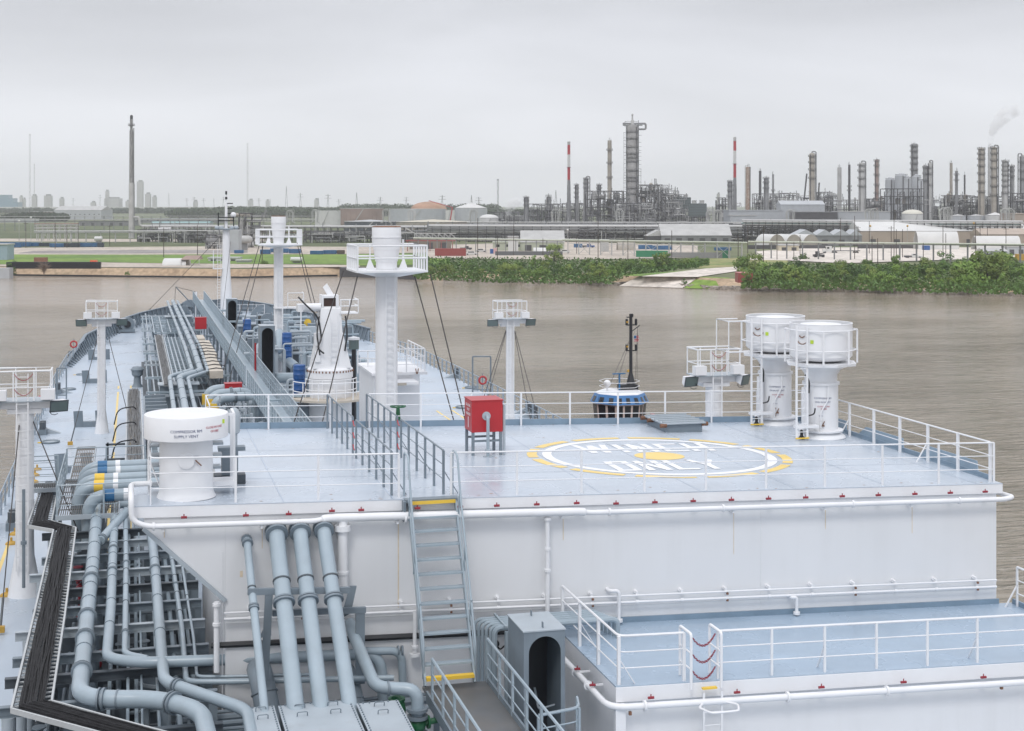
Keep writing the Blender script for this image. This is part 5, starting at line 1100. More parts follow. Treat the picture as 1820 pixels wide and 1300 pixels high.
build('post', MB().bar((b2.x, a.y, a.z), (b2.x, a.y, a.z + 1.1), .06), WHITE, t, False); build('post', MB().bar((b2.x - 1.2, a.y, a.z), (b2.x - 1.2, a.y, a.z + 1.1), .06), WHITE, t, False)
build('post', MB().bar((b2.x - .2, a.y, 11.5), (b2.x - .2, a.y, a.z - .1), .1), WHITE, t, False); build('post', MB().bar((a.x + .6, a.y, 11.5), (a.x + .6, a.y, a.z - .1), .08), WHITE, t, False)
# foremast
fc = P(402, 545, d=178); x, y = fc.x, fc.y
t = thing('foremast', 'tall white foremast at the bow with dark lamp brackets and thin top pole', 'mast', (x, y, 12.5))
build('column', MB().lathe((x, y, 12.3), [(.72, 0), (.66, 3), (.5, 5.5), (.42, 10.6)], 20), WHITE, t)
build('top_pole', MB().lathe((x, y, 22.9), [(.2, 0), (.16, 3), (.08, 3.3), (.05, 4.6)], 10), WHITE, t)
build('platform', MB().lathe((x, y, 22.8), [(.9, 0), (1.0, .1), (1.0, .16)], 12), GREYL, t)
ladder_part(t, x - .85, y - .3, 12.6, 21)
build('side_platform', MB().box(x - 1.6, x - .4, y - .4, y + .4, 18.0, 18.1).box(x - 1.6, x - 1.5, y - .4, y - .3, 18.1, 20.3), WHITE, t, False)
m_ = MB().cbox((x - .95, y, 23.9), .12, .12, 2.0).cbox((x + .9, y, 23.9), .12, .12, 2.0).cbox((x, y - .35, 24.3), 1.9, .1, .12).cbox((x, y - .35, 23.9), 1.9, .1, .12)
build('lamp_bracket', m_, BLACK, t, False)
m_ = MB()
for z, w_ in ((24.8, .8), (25.4, .7), (26.0, .9)): m_.cbox((x + .35, y, z), w_, .15, .12)
each('spreader', m_, BLACK, t, False)
build('mast_lamp', MB().cyl((x, y, 27.1), (x, y, 27.5), .12, n=8).cyl((x + .0, y, 26.5), (x, y, 26.8), .14, n=8), BLACK, t)
build('radar_dome', MB().sph((x + .85, y, 24.6), .35), WHITE, t)
m_ = MB()
for s_ in (-1.1, -.6, .7, 1.2): m_.sph((x + s_, y - .2, 23.05), .22, sx=1.4)
each('floodlight', m_, GREYL, t)
# crane
cc = P(587, 700, d=84); x, y = cc.x, cc.y; 
t = thing('deck_crane', 'white deck crane with round pedestal, black cab window and hanging black hoses', 'crane', (x, y, 11.5))
def cz(py): return P(587, py, d=84).z
build('pedestal', MB().lathe((x, y, 11.5), [(1.22, 0), (1.22, cz(672) - 11.5), (1.3, cz(670) - 11.5), (1.3, cz(655) - 11.5), (1.2, cz(652) - 11.5)], 40), WHITE, t)
m_ = MB()
for k in range(40): a = k * math.pi / 20; m_.cbox((x + 1.3 * math.cos(a), y + 1.3 * math.sin(a), cz(658)), .07, .07, .1)
o = build('bolt_ring', m_, RUST, t, False); o['kind'] = 'stuff'
zc0, zc1, zt = cz(652), cz(590), cz(548)
build('slew_house', MB().hexa([(x - 1.1, y - .9, zc0), (x + 1.1, y - .9, zc0), (x + 1.1, y + .9, zc0), (x - 1.1, y + .9, zc0)], [(x - .72, y - .8, zc1), (x + .62, y - .8, zc1), (x + .62, y + .8, zc1), (x - .72, y + .8, zc1)]), WHITE, t, False)
build('tower', MB().hexa([(x - .7, y - .8, zc1), (x + .6, y - .8, zc1), (x + .6, y + .8, zc1), (x - .7, y + .8, zc1)], [(x - .62, y - .6, zt), (x + .52, y - .6, zt), (x + .52, y + .8, zt), (x - .62, y + .8, zt)]).hexa([(x - .62, y - .6, zt), (x + .52, y - .6, zt), (x + .52, y + .8, zt), (x - .62, y + .8, zt)], [(x - .45, y - .2, zt + .35), (x + .4, y - .2, zt + .35), (x + .4, y + .6, zt + .35), (x - .45, y + .6, zt + .35)]), WHITE, t, False)
hd = build('winch_head', MB().box(x - .45, x + .25, y - .45, y + .5, cz(545), cz(529)), mat('dark_brown_winch', (.05, .025, .02), .6), t, False)
build('head_frame', MB().box(x - .55, x - .45, y - .55, y + .6, cz(548), cz(524)).box(x + .25, x + .42, y - .55, y + .6, cz(548), cz(524)).box(x - .45, x + .25, y - .55, y + .6, cz(529), cz(525)), WHITE, t, False)
ladder_part(t, x + .1, y - .97, cz(645), cz(560))
each('cabinet', MB().box(x - 1.0, x - .7, y - 1.0, y - .6, cz(640), cz(622)).box(x - 1.0, x - .75, y - .9, y - .4, cz(612), cz(590)), WHITE, t, False)
m_ = MB()
for h in (.0, .6): m_.tube(ringpts((x, y, cz(690) + h), 1.5, -2.9, -.2, 14), .03, 6)
for k in range(7): a = -2.9 + 2.7 * k / 6; m_.bar((x + 1.5 * math.cos(a), y + 1.5 * math.sin(a), cz(690) - .5), (x + 1.5 * math.cos(a), y + 1.5 * math.sin(a), cz(690) + .6), .05)
o = build('base_rail', m_, WHITE, t, False); o['kind'] = 'stuff'
build('boom', MB().bar((x + .1, y + 1, cz(548)), (x + 3.2, y + 26, 16.8), .6, .7), WHITE, t, False)
build('jib_plate', MB().ext([(x - .1, y + .6, cz(505)), (x + .55, y + .6, cz(540)), (x + .3, y + .6, cz(545)), (x - .35, y + .6, cz(512))], (0, .1, 0)), WHITE, t, False)
build('side_arm', MB().box(x - 1.9, x - .5, y - .3, y + .5, cz(553), cz(540)).cyl((x - 1.6, y - .4, cz(545)), (x - .6, y - .4, cz(545)), .22), WHITE, t, False)
pl = build('side_platform', MB().box(x + .45, x + 1.5, y - .8, y + .6, cz(557), cz(555)), WHITE, t, False)
m_ = MB()
for zz in (cz(532), cz(543)): m_.tube([(x + .45, y - .8, zz), (x + 1.5, y - .8, zz), (x + 1.5, y + .6, zz)], .03, 6)
for xx in (.5, 1.0, 1.5): m_.bar((x + xx, y - .8, cz(555)), (x + xx, y - .8, cz(532)), .05)
build('platform_rail', m_, WHITE, pl, False)
m_ = MB()
m_.tube(rnd([(x - 1.9, y - .6, cz(526)), (x - 1.5, y - .8, cz(540)), (x - .8, y - .95, cz(560)), (x - .62, y - 1.0, cz(600)), (x - .9, y - 1.1, cz(615)), (x - .5, y - 1.1, cz(625))], .5), .05, 6)
m_.tube(rnd([(x + .75, y - .9, cz(560)), (x + .85, y - 1.0, cz(590)), (x + .7, y - 1.0, cz(622))], .4), .05, 6)
m_.tube(rnd([(x - .75, y - .95, cz(560)), (x - .9, y - 1.0, cz(590)), (x - .72, y - 1.0, cz(628))], .3), .04, 6)
each('hydraulic_hose', m_, BLACK, t)
t = thing('crane_platform', 'white ring platform with yellow rails at the crane foot', 'platform', (x, y - 2, 13.5))
build('plate', MB().lathe((x, y, cz(708)), [(2.3, 0), (2.3, .12), (.1, .12)], 24), TAN, t); m_ = MB()
for h in (.55, 1.1): m_.tube(ringpts((x, y, cz(708) + h), 2.25, -2.9, -.2, 16), .03, 6)
each('rail', m_, WHITE, t)
m_ = MB()
for k in range(7): a = -2.9 + 2.7 * k / 6; m_.bar((x + 2.25 * math.cos(a), y + 2.25 * math.sin(a), cz(708)), (x + 2.25 * math.cos(a), y + 2.25 * math.sin(a), cz(708) + 1.1), .05)
each('post', m_, WHITE, t, False)
# white deckhouse behind the big vent mast
a = P(664, 668, d=69); b2 = P(750, 668, d=69); zt = a.z
t = thing('mast_house', 'small white deckhouse with railed top around the big vent mast', 'deckhouse', ((a.x + b2.x) / 2, a.y, 11.5))
build('wall', MB().box(a.x, b2.x, a.y, a.y + 4.5, 11.5, zt), WHITE, t, False)
build('top_slab', MB().box(a.x - .1, b2.x + .35, a.y - .15, a.y + 4.6, zt, zt + .12), WHITE, t, False)
c0 = P(677, 686, d=67.5); c1 = P(748, 686, d=67.5)
lg = build('ledge', MB().box(c0.x, c1.x, c0.y, a.y, c0.z, c0.z + .12), WHITE, t, False)
build('louvre', MB().box(c0.x + .2, c0.x + 1.3, a.y - .03, a.y - .005, c0.z + .3, c0.z + .42).box(c0.x + .1, c0.x + 1.2, c0.y - .03, c0.y, c0.z - .02, c0.z + .1), TAN, t, False)
railing('white rail on top of the small white deckhouse around the vent mast', [(m1c.x + .6, a.y, zt + .12), (b2.x + .25, a.y, zt + .12), (b2.x + .25, a.y + 4.4, zt + .12)], h=1.1, sp=.9, rr=.03)
single('sagging_chain', MB().tube(chain(V((c0.x + 1.9, a.y - .2, zt + .3)), V((b2.x - .1, a.y - .2, zt + .3)), .25), .025, 5), RUST, 'thin rusty chain sagging across the front of the small white deckhouse', 'chain')
# light masts
def light_mast(label, px, d, rc, yaw=0):
    c = P(px, 362, d=d); x, y = c.x, c.y; zp = 18.75
    t = thing('light_mast', label, 'light mast', (x, y, 11.5), 'white floodlight masts')
    build('column', MB().lathe((x, y, 11.5), [(rc * 1.9, 0), (rc * 1.7, .3), (rc * 1.04, 1.5), (rc, 2.1), (rc, zp - 11.5 - .3)], 20), WHITE, t)
    m_ = MB()
    for k in range(5): m_.ring((x, y, 14.2 + k * .85), (0, 0, 1), rc * 1.04, .03, 20)
    each('column_band', m_, WHITE, t)
    ladder_part(t, x - .05, y - rc - .22, 12.5, zp + 1)
    build('cross_beam', MB().box(x - .95, x + .95, y - .3, y + .3, zp - .32, zp - .04).box(x - .6, x + .6, y - rc, y + rc, zp - .5, zp - .33), WHITE, t, False)
    build('plate', MB().box(x - 1.0, x + 1.0, y - .6, y + .6, zp - .04, zp), GREYL, t, False)
    m_ = MB()
    for hh in (.5, 1.1): m_.tube([(x - .95, y - .6, zp + hh), (x + .95, y - .6, zp + hh), (x + .95, y + .6, zp + hh), (x - .95, y + .6, zp + hh), (x - .95, y - .6, zp + hh)], .03 if hh > 1 else .018, 6)
    each('guard_rail', m_, WHITE, t)
    for xx in (-.95, -.36, .36, .95): build('post', MB().bar((x + xx, y - .6, zp), (x + xx, y - .6, zp + 1.1), .05), WHITE, t, False); build('post', MB().bar((x + xx, y + .6, zp), (x + xx, y + .6, zp + 1.1), .04), WHITE, t, False)
    for hh in (.45, 1.0): build('red_chain', MB().tube(chain(V((x - .33, y - .62, zp + hh)), V((x + .33, y - .62, zp + hh)), .24, n_=8), .014, 5), REDN, t)
    for s_ in (-1, 1):
        fx, fy, fz = x + s_ * (1.22), y - .45, zp - .22
        ang = yaw + (s_ * .2); ux = V((math.cos(ang), math.sin(ang), 0)); uy = V((-math.sin(ang), math.cos(ang), .25)).normalized(); uz = ux.cross(uy)
        def ob(cx_, cy_, cz2, w_, dd, h_, k=1.0): 
            o = V((fx, fy, fz)) + ux * cx_ + uy * cy_ + uz * cz2
            return MB().hexa([o - ux * w_ - uy * dd - uz * h_, o + ux * w_ - uy * dd - uz * h_, o + ux * w_ * k + uy * dd - uz * h_ * k, o - ux * w_ * k + uy * dd - uz * h_ * k], [o - ux * w_ - uy * dd + uz * h_, o + ux * w_ - uy * dd + uz * h_, o + ux * w_ * k + uy * dd + uz * h_ * k, o - ux * w_ * k + uy * dd + uz * h_ * k])
        fl = build('floodlight', ob(0, .1, 0, .33, .16, .21, .7), WHITE, t, False)
        build('bezel', ob(0, -.06, 0, .34, .02, .22), GREYD, fl, False); build('lamp_glass', ob(0, -.085, 0, .30, .006, .18), GLASS, fl, False)
        build('lamp_arm', MB().bar((fx, fy + .1, fz - .15), (x + s_ * .8, y - .1, zp - .25), .06).tube([V((fx + s_ * -.15 + .16 * math.cos(k), fy, fz - .22 + .12 * math.sin(k))) for k in [i * .8 for i in range(8)]], .014, 5), BLACK, t)
        build('gear_box', MB().box(x + s_ * .85 - .25, x + s_ * .85 + .25, y - .75, y - .35, zp + .05, zp + .42), WHITE, t, False)
    return t
light_mast('nearest white floodlight mast over the left ship edge, with a tilted lamp', 44, 54, .33, .15)
light_mast('second white floodlight mast, standing in the left deck beside the saddles', 181, 92, .235)
light_mast('white floodlight mast on the right deck beyond the red hose box', 906, 92, .24)
light_mast('white floodlight mast left of the two exhaust vents', 1268, 62, .34, .5)
for px, d, xs in ((44, 54, ((36, 735, 30, 800, 'left'), (57, 745, 100, 850, 'right'))), (181, 92, ((176, 590, 125, 790, 'left'), (193, 600, 218, 700, 'right'))), (906, 92, ((900, 588, 872, 690, 'inner left'), (899, 588, 862, 700, 'outer left'), (914, 588, 938, 720, 'inner right'), (915, 588, 950, 722, 'outer right')))):
    nm = {44: 'nearest left floodlight mast', 181: 'second left floodlight mast', 906: 'floodlight mast on the right deck'}[px]
    for i, (x0, y0, x1, y1, lab) in enumerate(xs):
        wire(f'{lab} dark stay wire of the {nm}', P(x0, y0, d=d), endp(x0, y0, x1, y1, d - (2 if i % 2 else 5)), .022, S_)
# grey service post at the near light mast
p = P(44, 1050, d=44)
single('dark_post', MB().cyl(P(42, 1045, d=45), P(42, 870, d=45), .05, n=8).ring(P(42, 965, d=45), (0, 0, 1), .09, .1), GREY, 'thin dark grey post in front of the foot of the nearest light mast', 'post')
# ---------------------------------------------------------------- deck fittings
G_ = 'curved grey plate saddles on the left deck'
for i, (px, py) in enumerate(((108, 842), (140, 760), (153, 682), (163, 642))):
    c = P(px, py, Z=DZ); t = thing('deck_saddle', f'{ORD[i]} grey two plate saddle from the camera on the left deck', 'saddle', c, G_)
    for s_ in (0, 1.35):
        build('plate', MB().hexa([(c.x + s_ - .28, c.y, c.z), (c.x + s_ + .28, c.y + .1, c.z), (c.x + s_ + .28, c.y + .18, c.z), (c.x + s_ - .28, c.y + .08, c.z)], [(c.x + s_ - .34, c.y, c.z + 1.05), (c.x + s_ + .24, c.y + .1, c.z + 1.05), (c.x + s_ + .24, c.y + .18, c.z + 1.05), (c.x + s_ - .34, c.y + .08, c.z + 1.05)]), GREY, t, False)
    build('cradle', MB().box(c.x + .25, c.x + 1.1, c.y, c.y + .4, c.z, c.z + .35), GREY, t, False)
c = P(244, 688, Z=DZ); t = thing('mushroom_ventilator', 'grey pawn shaped ventilator standing alone beside the yellow lines', 'ventilator', c)
build('stem', MB().lathe(c, [(.45, 0), (.3, .25), (.26, .8), (.42, .95), (.45, 1.3)], 20), GREY, t); build('hood', MB().lathe(c + V((0, 0, 1.3)), [(.5, 0), (.52, .1), (.35, .3), (.02, .35)], 20), GREY, t)
for i, (px, py) in enumerate(((90, 787), (122, 693), (147, 667), (838, 690), (823, 725))):
    c = P(px, py, Z=DZ); t = thing('manhole', f'flat round manhole ring painted on deck, {("nearest on the left deck", "second on the left deck", "third on the left deck", "farther on the right deck", "nearer on the right deck")[i]}', 'manhole', c, 'round deck manholes')
    build('ring', MB().tube(ringpts(c + V((0, 0, .06)), .5, 0, 2 * math.pi, 20), .06, 6), GREY, t); build('lid', MB().cyl(c, c + V((0, 0, .05)), .46, n=20), GREYL, t); build('yellow_tab', MB().cbox(c + V((-.65, 0, .03)), .2, .15, .05), YEL, t, False)
for i, (px, py) in enumerate(((66, 836), (62, 846), (60, 858), (37, 917), (34, 934), (27, 951), (20, 968), (12, 1060))):
    c = P(px, py, Z=DZ); single('lashing_point', MB().sph(c, .16, sx=1.6, n=10, m=5, top=True).cyl(c + V((0, 0, .1)), c + V((0, 0, .3)), .05), YELD, f'{ORD[i]} small ochre lashing point along the left deck edge, counted towards the camera', 'lashing point', group='ochre lashing points')
G_ = 'grey mooring fairleads along the ship sides'
for i, (px, py) in enumerate(((76, 772), (103, 700), (125, 640), (155, 612), (38, 900), (22, 940), (812, 672), (949, 742), (940, 735))):
    c = P(px, py, Z=DZ); t = thing('fairlead', f'{ORD[i]} grey mooring fairlead with sloping feet, ' + ('left ship side' if i < 6 else 'right ship side'), 'fairlead', c, G_)
    build('roller_frame', MB().box(c.x - .25, c.x + .25, c.y - .5, c.y + .5, c.z, c.z + .35), GREY, t, False); each('roller', MB().cyl((c.x, c.y - .3, c.z + .35), (c.x, c.y - .3, c.z + .8), .18).cyl((c.x, c.y + .3, c.z + .35), (c.x, c.y + .3, c.z + .8), .18), GREYD, t)
    sg = 1 if i < 6 else -1; build('sloping_foot', MB().ext([(c.x + sg * .25, c.y, c.z), (c.x + sg * 1.1, c.y, c.z), (c.x + sg * .25, c.y, c.z + .35)], (0, .4, 0)), GREYL, t, False)
def liferack(label, c, m): 
    t = thing('life_ring', label, 'life ring', c, 'life rings on the rails'); build('ring', MB().tube([c + V((.28 * math.cos(k * math.pi / 8), 0, .5 + .28 * math.sin(k * math.pi / 8))) for k in range(17)], .07, 8), m, t); build('holder', MB().bar(c, c + V((0, .1, 1)), .06), GREY, t, False)
liferack('red lifebuoy on the left side rail beyond the near light mast', P(75, 730, d=80) , RED); liferack('red lifebuoy on the far left side rail near the bow', P(131, 622, d=133), RED); liferack('dull red lifebuoy on the right side rail', P(858, 688, d=110), RED)
# rigid frames on the side deck
def frame(label, px0, px1, y0, y1, d, m=GREY):
    a, b3 = P(px0, y1, d=d), P(px1, y1, d=d); h = P(px0, y0, d=d).z
    t = thing('pipe_davit', label, 'davit', a); build('frame', MB().bar(a, V((a.x, a.y, h)), .1).bar(b3, V((b3.x, b3.y, h)), .1).bar(V((a.x, a.y, h)), V((b3.x, b3.y, h)), .1), m, t, False)
    build('foot_bar', MB().bar(V((a.x, a.y, a.z + .3)), V((b3.x, b3.y, a.z + .3)), .08), m, t, False)
frame('tall grey goalpost frame at the left ship side', 101, 118, 655, 710, 108); frame('grey goalpost frame with crossbars at the right ship side', 840, 872, 634, 700, 112)
# winches and forward gear
def winch(label, c, w_=2.2, r=.7, side=1, face=YEL):
    t = thing('mooring_winch', label, 'winch', c, 'mooring winches on the fore deck'); x, y, z = c
    build('bed', MB().box(x - w_ / 2, x + w_ / 2, y - .6, y + .6, z, z + .3), GREY, t, False)
    build('drum', MB().cyl((x - w_ * .3, y, z + .3 + r), (x + w_ * .3, y, z + .3 + r), r * .6, n=20), BLACK, t)
    each('drum_flange', MB().ring((x - w_ * .3, y, z + .3 + r), (1, 0, 0), r, .08, 24).ring((x + w_ * .3, y, z + .3 + r), (1, 0, 0), r, .08, 24), GREY, t)
    build('motor', MB().cyl((x + w_ * .34, y, z + .9), (x + w_ * .55, y, z + .9), .3).box(x + w_ * .3, x + w_ * .5, y - .4, y + .4, z + .3, z + 1.3), GREYL, t)
    build('end_cap', MB().cyl((x + side * w_ * .1, y - r * .9, z + .35 + r), (x + side * w_ * .1, y - r * .9 - .1, z + .35 + r), .38, n=14).cyl((x + side * w_ * .1, y - r * .9 - .1, z + .35 + r), (x + side * w_ * .1, y - r * .9 - .14, z + .35 + r), .2, n=14), face, t)
    build('gear_case', MB().cyl((x + side * w_ * .1, y - r * .2, z + .35 + r), (x + side * w_ * .1, y - r * .88, z + .35 + r), .75, n=16), GREY, t)
winch('mooring winch with round yellow hub between slim mast and crane', P(543, 630, Z=12.9), 2.4, .75)
winch('mooring winch with yellow end near the bow, right of the slim mast', P(541, 592, Z=12.4), 2.4, .8)
winch('grey mooring winch near the bow left of the slim mast', P(470, 590, Z=12.3), 2.6, .9, face=GREY)
winch('grey anchor windlass at the bow by the left bulwark', P(322, 572, Z=12.0), 2.2, .8, face=GREY)
winch('small winch with black reel at the left bow bulwark', P(223, 590, Z=12.0), 2.0, .5, face=BLACK)
for (px, py, s_, lab) in ((468, 572, 1, 'right'), (338, 562, -1, 'left')):
    c = P(px, py, Z=12.2); c.z = 12.2
    t = thing('chain_guard', f'grey arched chain guard at the bow, {lab} one', 'chain guard', c, 'arched chain guards'); m_ = MB(); v_ = []
    for i in range(11):
        a = math.pi * i / 10
        for rr in (1.0, 1.75): v_.append((c.x - .9 * s_ * 0 + rr * .9 * math.cos(a), c.y, c.z + rr * 1.15 * math.sin(a)))
    m_.add(v_ + [(p[0], p[1] + .5, p[2]) for p in v_], [(2 * i, 2 * i + 2, 2 * i + 3, 2 * i + 1) for i in range(10)] + [(2 * i + 1, 2 * i + 3, 22 + 2 * i + 3, 22 + 2 * i + 1) for i in range(10)] + [(2 * i, 22 + 2 * i, 22 + 2 * i + 2, 2 * i + 2) for i in range(10)])
    build('arch', m_, GREY, t)
def barrel(label, c, n_=1, h=.9):
    t = thing('blue_drum', label, 'drum', c, 'blue plastic drums on deck')
    for k in range(n_):
        build('drum', MB().lathe(V(c) + V((0, 0, k * (h + .02))), [(.34, 0), (.36, .05), (.36, h * .3), (.38, h * .33), (.36, h * .36), (.36, h * .66), (.38, h * .69), (.36, h * .72), (.36, h - .04), (.3, h)], 20), BLUEP, t)
c = P(532, 700, d=86); barrel('tall stack of blue drums left of the crane pedestal', c, 2, .85)
c = P(439, 592, d=128); barrel('blue drums beyond the catwalk left of the slim mast', c, 1, 1.2)
c = P(510, 640, d=108); barrel('blue drum behind the ladder of the slim vent mast', c, 2, 1.0)
bigpipe('thick grey pipe bent into an L beside the slim vent mast', [P(470, 672, d=100) , P(541, 672, d=98), P(528, 655, d=104), P(500, 632, d=112)], .36, (), (.5,), .5, group='thick grey pipes at the slim mast')
bigpipe('thick grey pipe rising diagonally towards the slim vent mast', [P(462, 645, d=105), P(462, 618, d=106), P(490, 595, d=112)], .36, (), (.6,), .6, group='thick grey pipes at the slim mast')
bigpipe('short thick grey pipe behind the second booth', [P(465, 622, d=104), P(497, 624, d=108), P(497, 590, d=110)], .30, (), (), .6, group='thick grey pipes at the slim mast')
# general clutter of grey machinery between catwalk and crane: each a thing
rs = random.Random(5)
spots = [(432, 600, 125), (452, 600, 122), (470, 610, 118), (515, 600, 118), (520, 620, 110), (556, 600, 112), (560, 640, 100), (515, 690, 92), (540, 720, 84), (500, 575, 140), (430, 570, 145), (520, 575, 138), (560, 575, 130), (388, 560, 160), (610, 640, 96), (625, 620, 112), (448, 582, 135), (480, 622, 106), (466, 575, 150), (486, 565, 158), (505, 560, 160), (528, 566, 152), (548, 585, 126), (425, 560, 155), (556, 620, 104), (575, 600, 118), (600, 575, 135), (618, 585, 130), (420, 590, 132)]
for i, (px, py, d) in enumerate(sorted(spots)):
    c = P(px, py, d=d); c.z = max(11.5, c.z - .9)
    t = thing('deck_equipment', f'grey machinery block with pipes, {ORD[i]} from the left beyond the catwalk', 'machinery', c, 'grey machinery on the fore deck')
    w_, h_ = rs.uniform(.5, 1.3), rs.uniform(.6, 1.3)
    build('casing', MB().box(c.x - w_ / 2, c.x + w_ / 2, c.y - .4, c.y + .4, 11.5, c.z + h_), rs.choice((GREY, GREYL, GREYD)), t, False)
    m_ = MB()
    for k in range(3):
        x_, r_ = c.x + rs.uniform(-w_, w_), rs.uniform(.05, .14); zz = c.z + rs.uniform(.4, 1.5)
        m_.tube(rnd([(x_, c.y - .5, 11.5), (x_, c.y - .5, zz), (x_ + rs.choice((-1, 1)) * rs.uniform(.6, 2), c.y - .5, zz)], .2), r_, 7)
    each('pipe', m_, rs.choice((PIPE, GREYL)), t)
# bow davit
a = P(348, 575, d=176); b2 = P(348, 519, d=176)
t = thing('bow_davit', 'thin white post with a slanting derrick arm over the left bow', 'davit', a)
build('post', MB().cyl(a, b2, .16, n=10), WHITE, t); build('arm', MB().cyl(P(345, 545, d=176), P(312, 510, d=174), .06, n=6), GREY, t); build('line', MB().cyl(b2, P(312, 510, d=174), .03, n=5).cyl(P(312, 510, d=174), P(310, 548, d=174), .03, n=5), ROPE, t)
wire('long thin forestay from above the trees down to the left bow', P(392, 420, d=178), P(255, 562, d=172), .03, S_)
wire('thin backstay from the foremast down to the deck by the catwalk', P(410, 430, d=178), P(395, 560, d=165), .025, S_)
railing('white guard rail at the forward end of the fore deck, right of the foremast', [P(412, 560, d=172), P(470, 560, d=170)], h=1.2, sp=1.3, m=WHITE)
railing('white guard rail running back from the crane on the right', [P(640, 668, d=88), P(720, 680, d=80)], h=1.1, sp=1.2, m=WHITE)
railing('white guard rail on the far right deck beyond the mast house', [P(706, 640, d=104), P(752, 665, d=92)], h=1.1, sp=1.2, m=WHITE)
t = thing('hose_reel', 'grey coiled hose reel inside a yellow topped rail behind the roof', 'reel', P(735, 752, d=57)); c = P(735, 745, d=57)
build('coil', MB().lathe((c.x, c.y, c.z - 2.2), [(.75, 0), (.8, .1), (.75, .2), (.8, .3), (.75, .4), (.8, .5), (.75, .6), (.8, .7), (.5, .72)], 20), GREY, t)
t2 = build('rail', MB().tube([(c.x - 1.1, c.y - .9, c.z - .9), (c.x + .7, c.y - .9, c.z - .9), (c.x + 1.3, c.y - .9, c.z - 1.6)], .04, 6).bar((c.x - 1.1, c.y - .9, c.z - 2.2), (c.x - 1.1, c.y - .9, c.z - .9), .05).bar((c.x + .7, c.y - .9, c.z - 2.2), (c.x + .7, c.y - .9, c.z - .9), .05), YEL, t)
c = P(700, 745, d=50); c.z = rz(c.x)
t = thing('green_stem_valve', 'dark green valve with wheel at the back of the roof path', 'valve', V((c.x, YB + .3, 16.8)))
build('stem', MB().lathe((c.x, YB + .3, 16.8), [(.2, 0), (.14, 1.2), (.28, 1.3), (.3, 1.6), (.1, 1.8), (.05, 2.4)], 14), GREEN, t); build('wheel', MB().tube(ringpts((c.x, YB + .3, 19.15), .25, 0, 2 * math.pi, 14), .03, 6), GREEN, t)
# ---------------------------------------------------------------- tug
tc_ = P(1101, 712, d=132); X, Y = tc_.x, tc_.y
TG = thing('tugboat', 'tug with pale wheelhouse, blue window band and tall black mast beside the ship', 'tugboat', (X, Y, 0))
BL = mat('tug_blue_paint', (.05, .18, .42), .4); PK = mat('tug_beige_paint', (.55, .47, .44), .5); 
def oct_(w_, d_, z, cx=X, cy=Y, k=.3): return [(cx - w_ * k * 1.6, cy - d_, z), (cx + w_ * k * 1.6, cy - d_, z), (cx + w_, cy - d_ * k, z), (cx + w_, cy + d_ * k, z), (cx + w_ * k * 1.6, cy + d_, z), (cx - w_ * k * 1.6, cy + d_, z), (cx - w_, cy + d_ * k, z), (cx - w_, cy - d_ * k, z)]
def loft(*ls):
    m_ = MB(); n_ = len(ls[0]); v_ = [p for q_ in ls for p in q_]
    return m_.add(v_, [tuple(range(n_ - 1, -1, -1)), tuple((len(ls) - 1) * n_ + j for j in range(n_))] + [(i * n_ + j, i * n_ + (j + 1) % n_, (i + 1) * n_ + (j + 1) % n_, (i + 1) * n_ + j) for i in range(len(ls) - 1) for j in range(n_)])
hullp = lambda w_, l0, l1, z: [(X - w_, Y - l0, z), (X - w_ * .9, Y - l0 - 1, z), (X + w_ * .9, Y - l0 - 1, z), (X + w_, Y - l0, z), (X + w_, Y + l1 * .6, z), (X + w_ * .6, Y + l1 * .9, z), (X, Y + l1, z), (X - w_ * .6, Y + l1 * .9, z), (X - w_, Y + l1 * .6, z)]
hull = build('hull', loft(hullp(4.2, 14, 13, -1), hullp(5, 15, 15, 2.4)), BLACK, TG, False)
build('fender', MB().tube([V(p) for p in hullp(5.1, 15, 15, 2.2)] + [V(hullp(5.1, 15, 15, 2.2)[0])], .35, 8), BLACK, TG)
build('deckhouse', loft(oct_(3.4, 5.5, 2.4), oct_(3.4, 5.5, 5.4)), PK, TG, False)
wz0, wz1 = 5.4, P(1100, 719, d=130).z
wh = build('wheelhouse', loft(oct_(2.1, 2.1, wz0), oct_(2.35, 2.35, wz1)), PK, TG, False)
def panes(wb, wt, z0, z1, m, nm, parent, k=.3, wr=.68, off=.02):
    lo = oct_(wb + off, wb + off, z0); hi = oct_(wt + off, wt + off, z1)
    for i in range(8):
        j = (i + 1) % 8; a0, a1, b0, b1 = V(lo[i]), V(lo[j]), V(hi[i]), V(hi[j]); L = (a1 - a0).length; n_ = 2 if L > 1.6 and nm == 'window' else 1
        if L > 1.6: n_ = 3 if i in (0,) else 2
        nr = (a1 - a0).cross(b0 - a0).normalized() * .02
        for s_ in range(n_):
            f0 = (s_ + (1 - wr) / 2) / n_; f1 = (s_ + 1 - (1 - wr) / 2) / n_
            build(nm, MB().hexa([a0.lerp(a1, f0), a0.lerp(a1, f1), a0.lerp(a1, f1) - nr, a0.lerp(a1, f0) - nr], [b0.lerp(b1, f0), b0.lerp(b1, f1), b0.lerp(b1, f1) - nr, b0.lerp(b1, f0) - nr]), m, parent, False)
f_ = lambda z: 2.1 + .25 * (z - wz0) / (wz1 - wz0)
panes(f_(6.0), f_(wz1 - .12), 6.0, wz1 - .12, WIN, 'window', wh, wr=.74, off=.03)
bz1 = P(1100, 705, d=130).z
bb = build('blue_band', loft(oct_(2.55, 2.55, wz1), oct_(2.15, 2.15, bz1 + .1)), BL, TG, False)
panes(2.5, 2.27, wz1 + .12, bz1 - .12, WIN, 'skylight', bb, wr=.45, off=.03)
build('lettering', text_on_plane('10', .5, (X - 2.35, Y - 1.3, wz1 + .28), (.35, -.94, 0), (.2, .1, .97)), BLACK, bb, False)
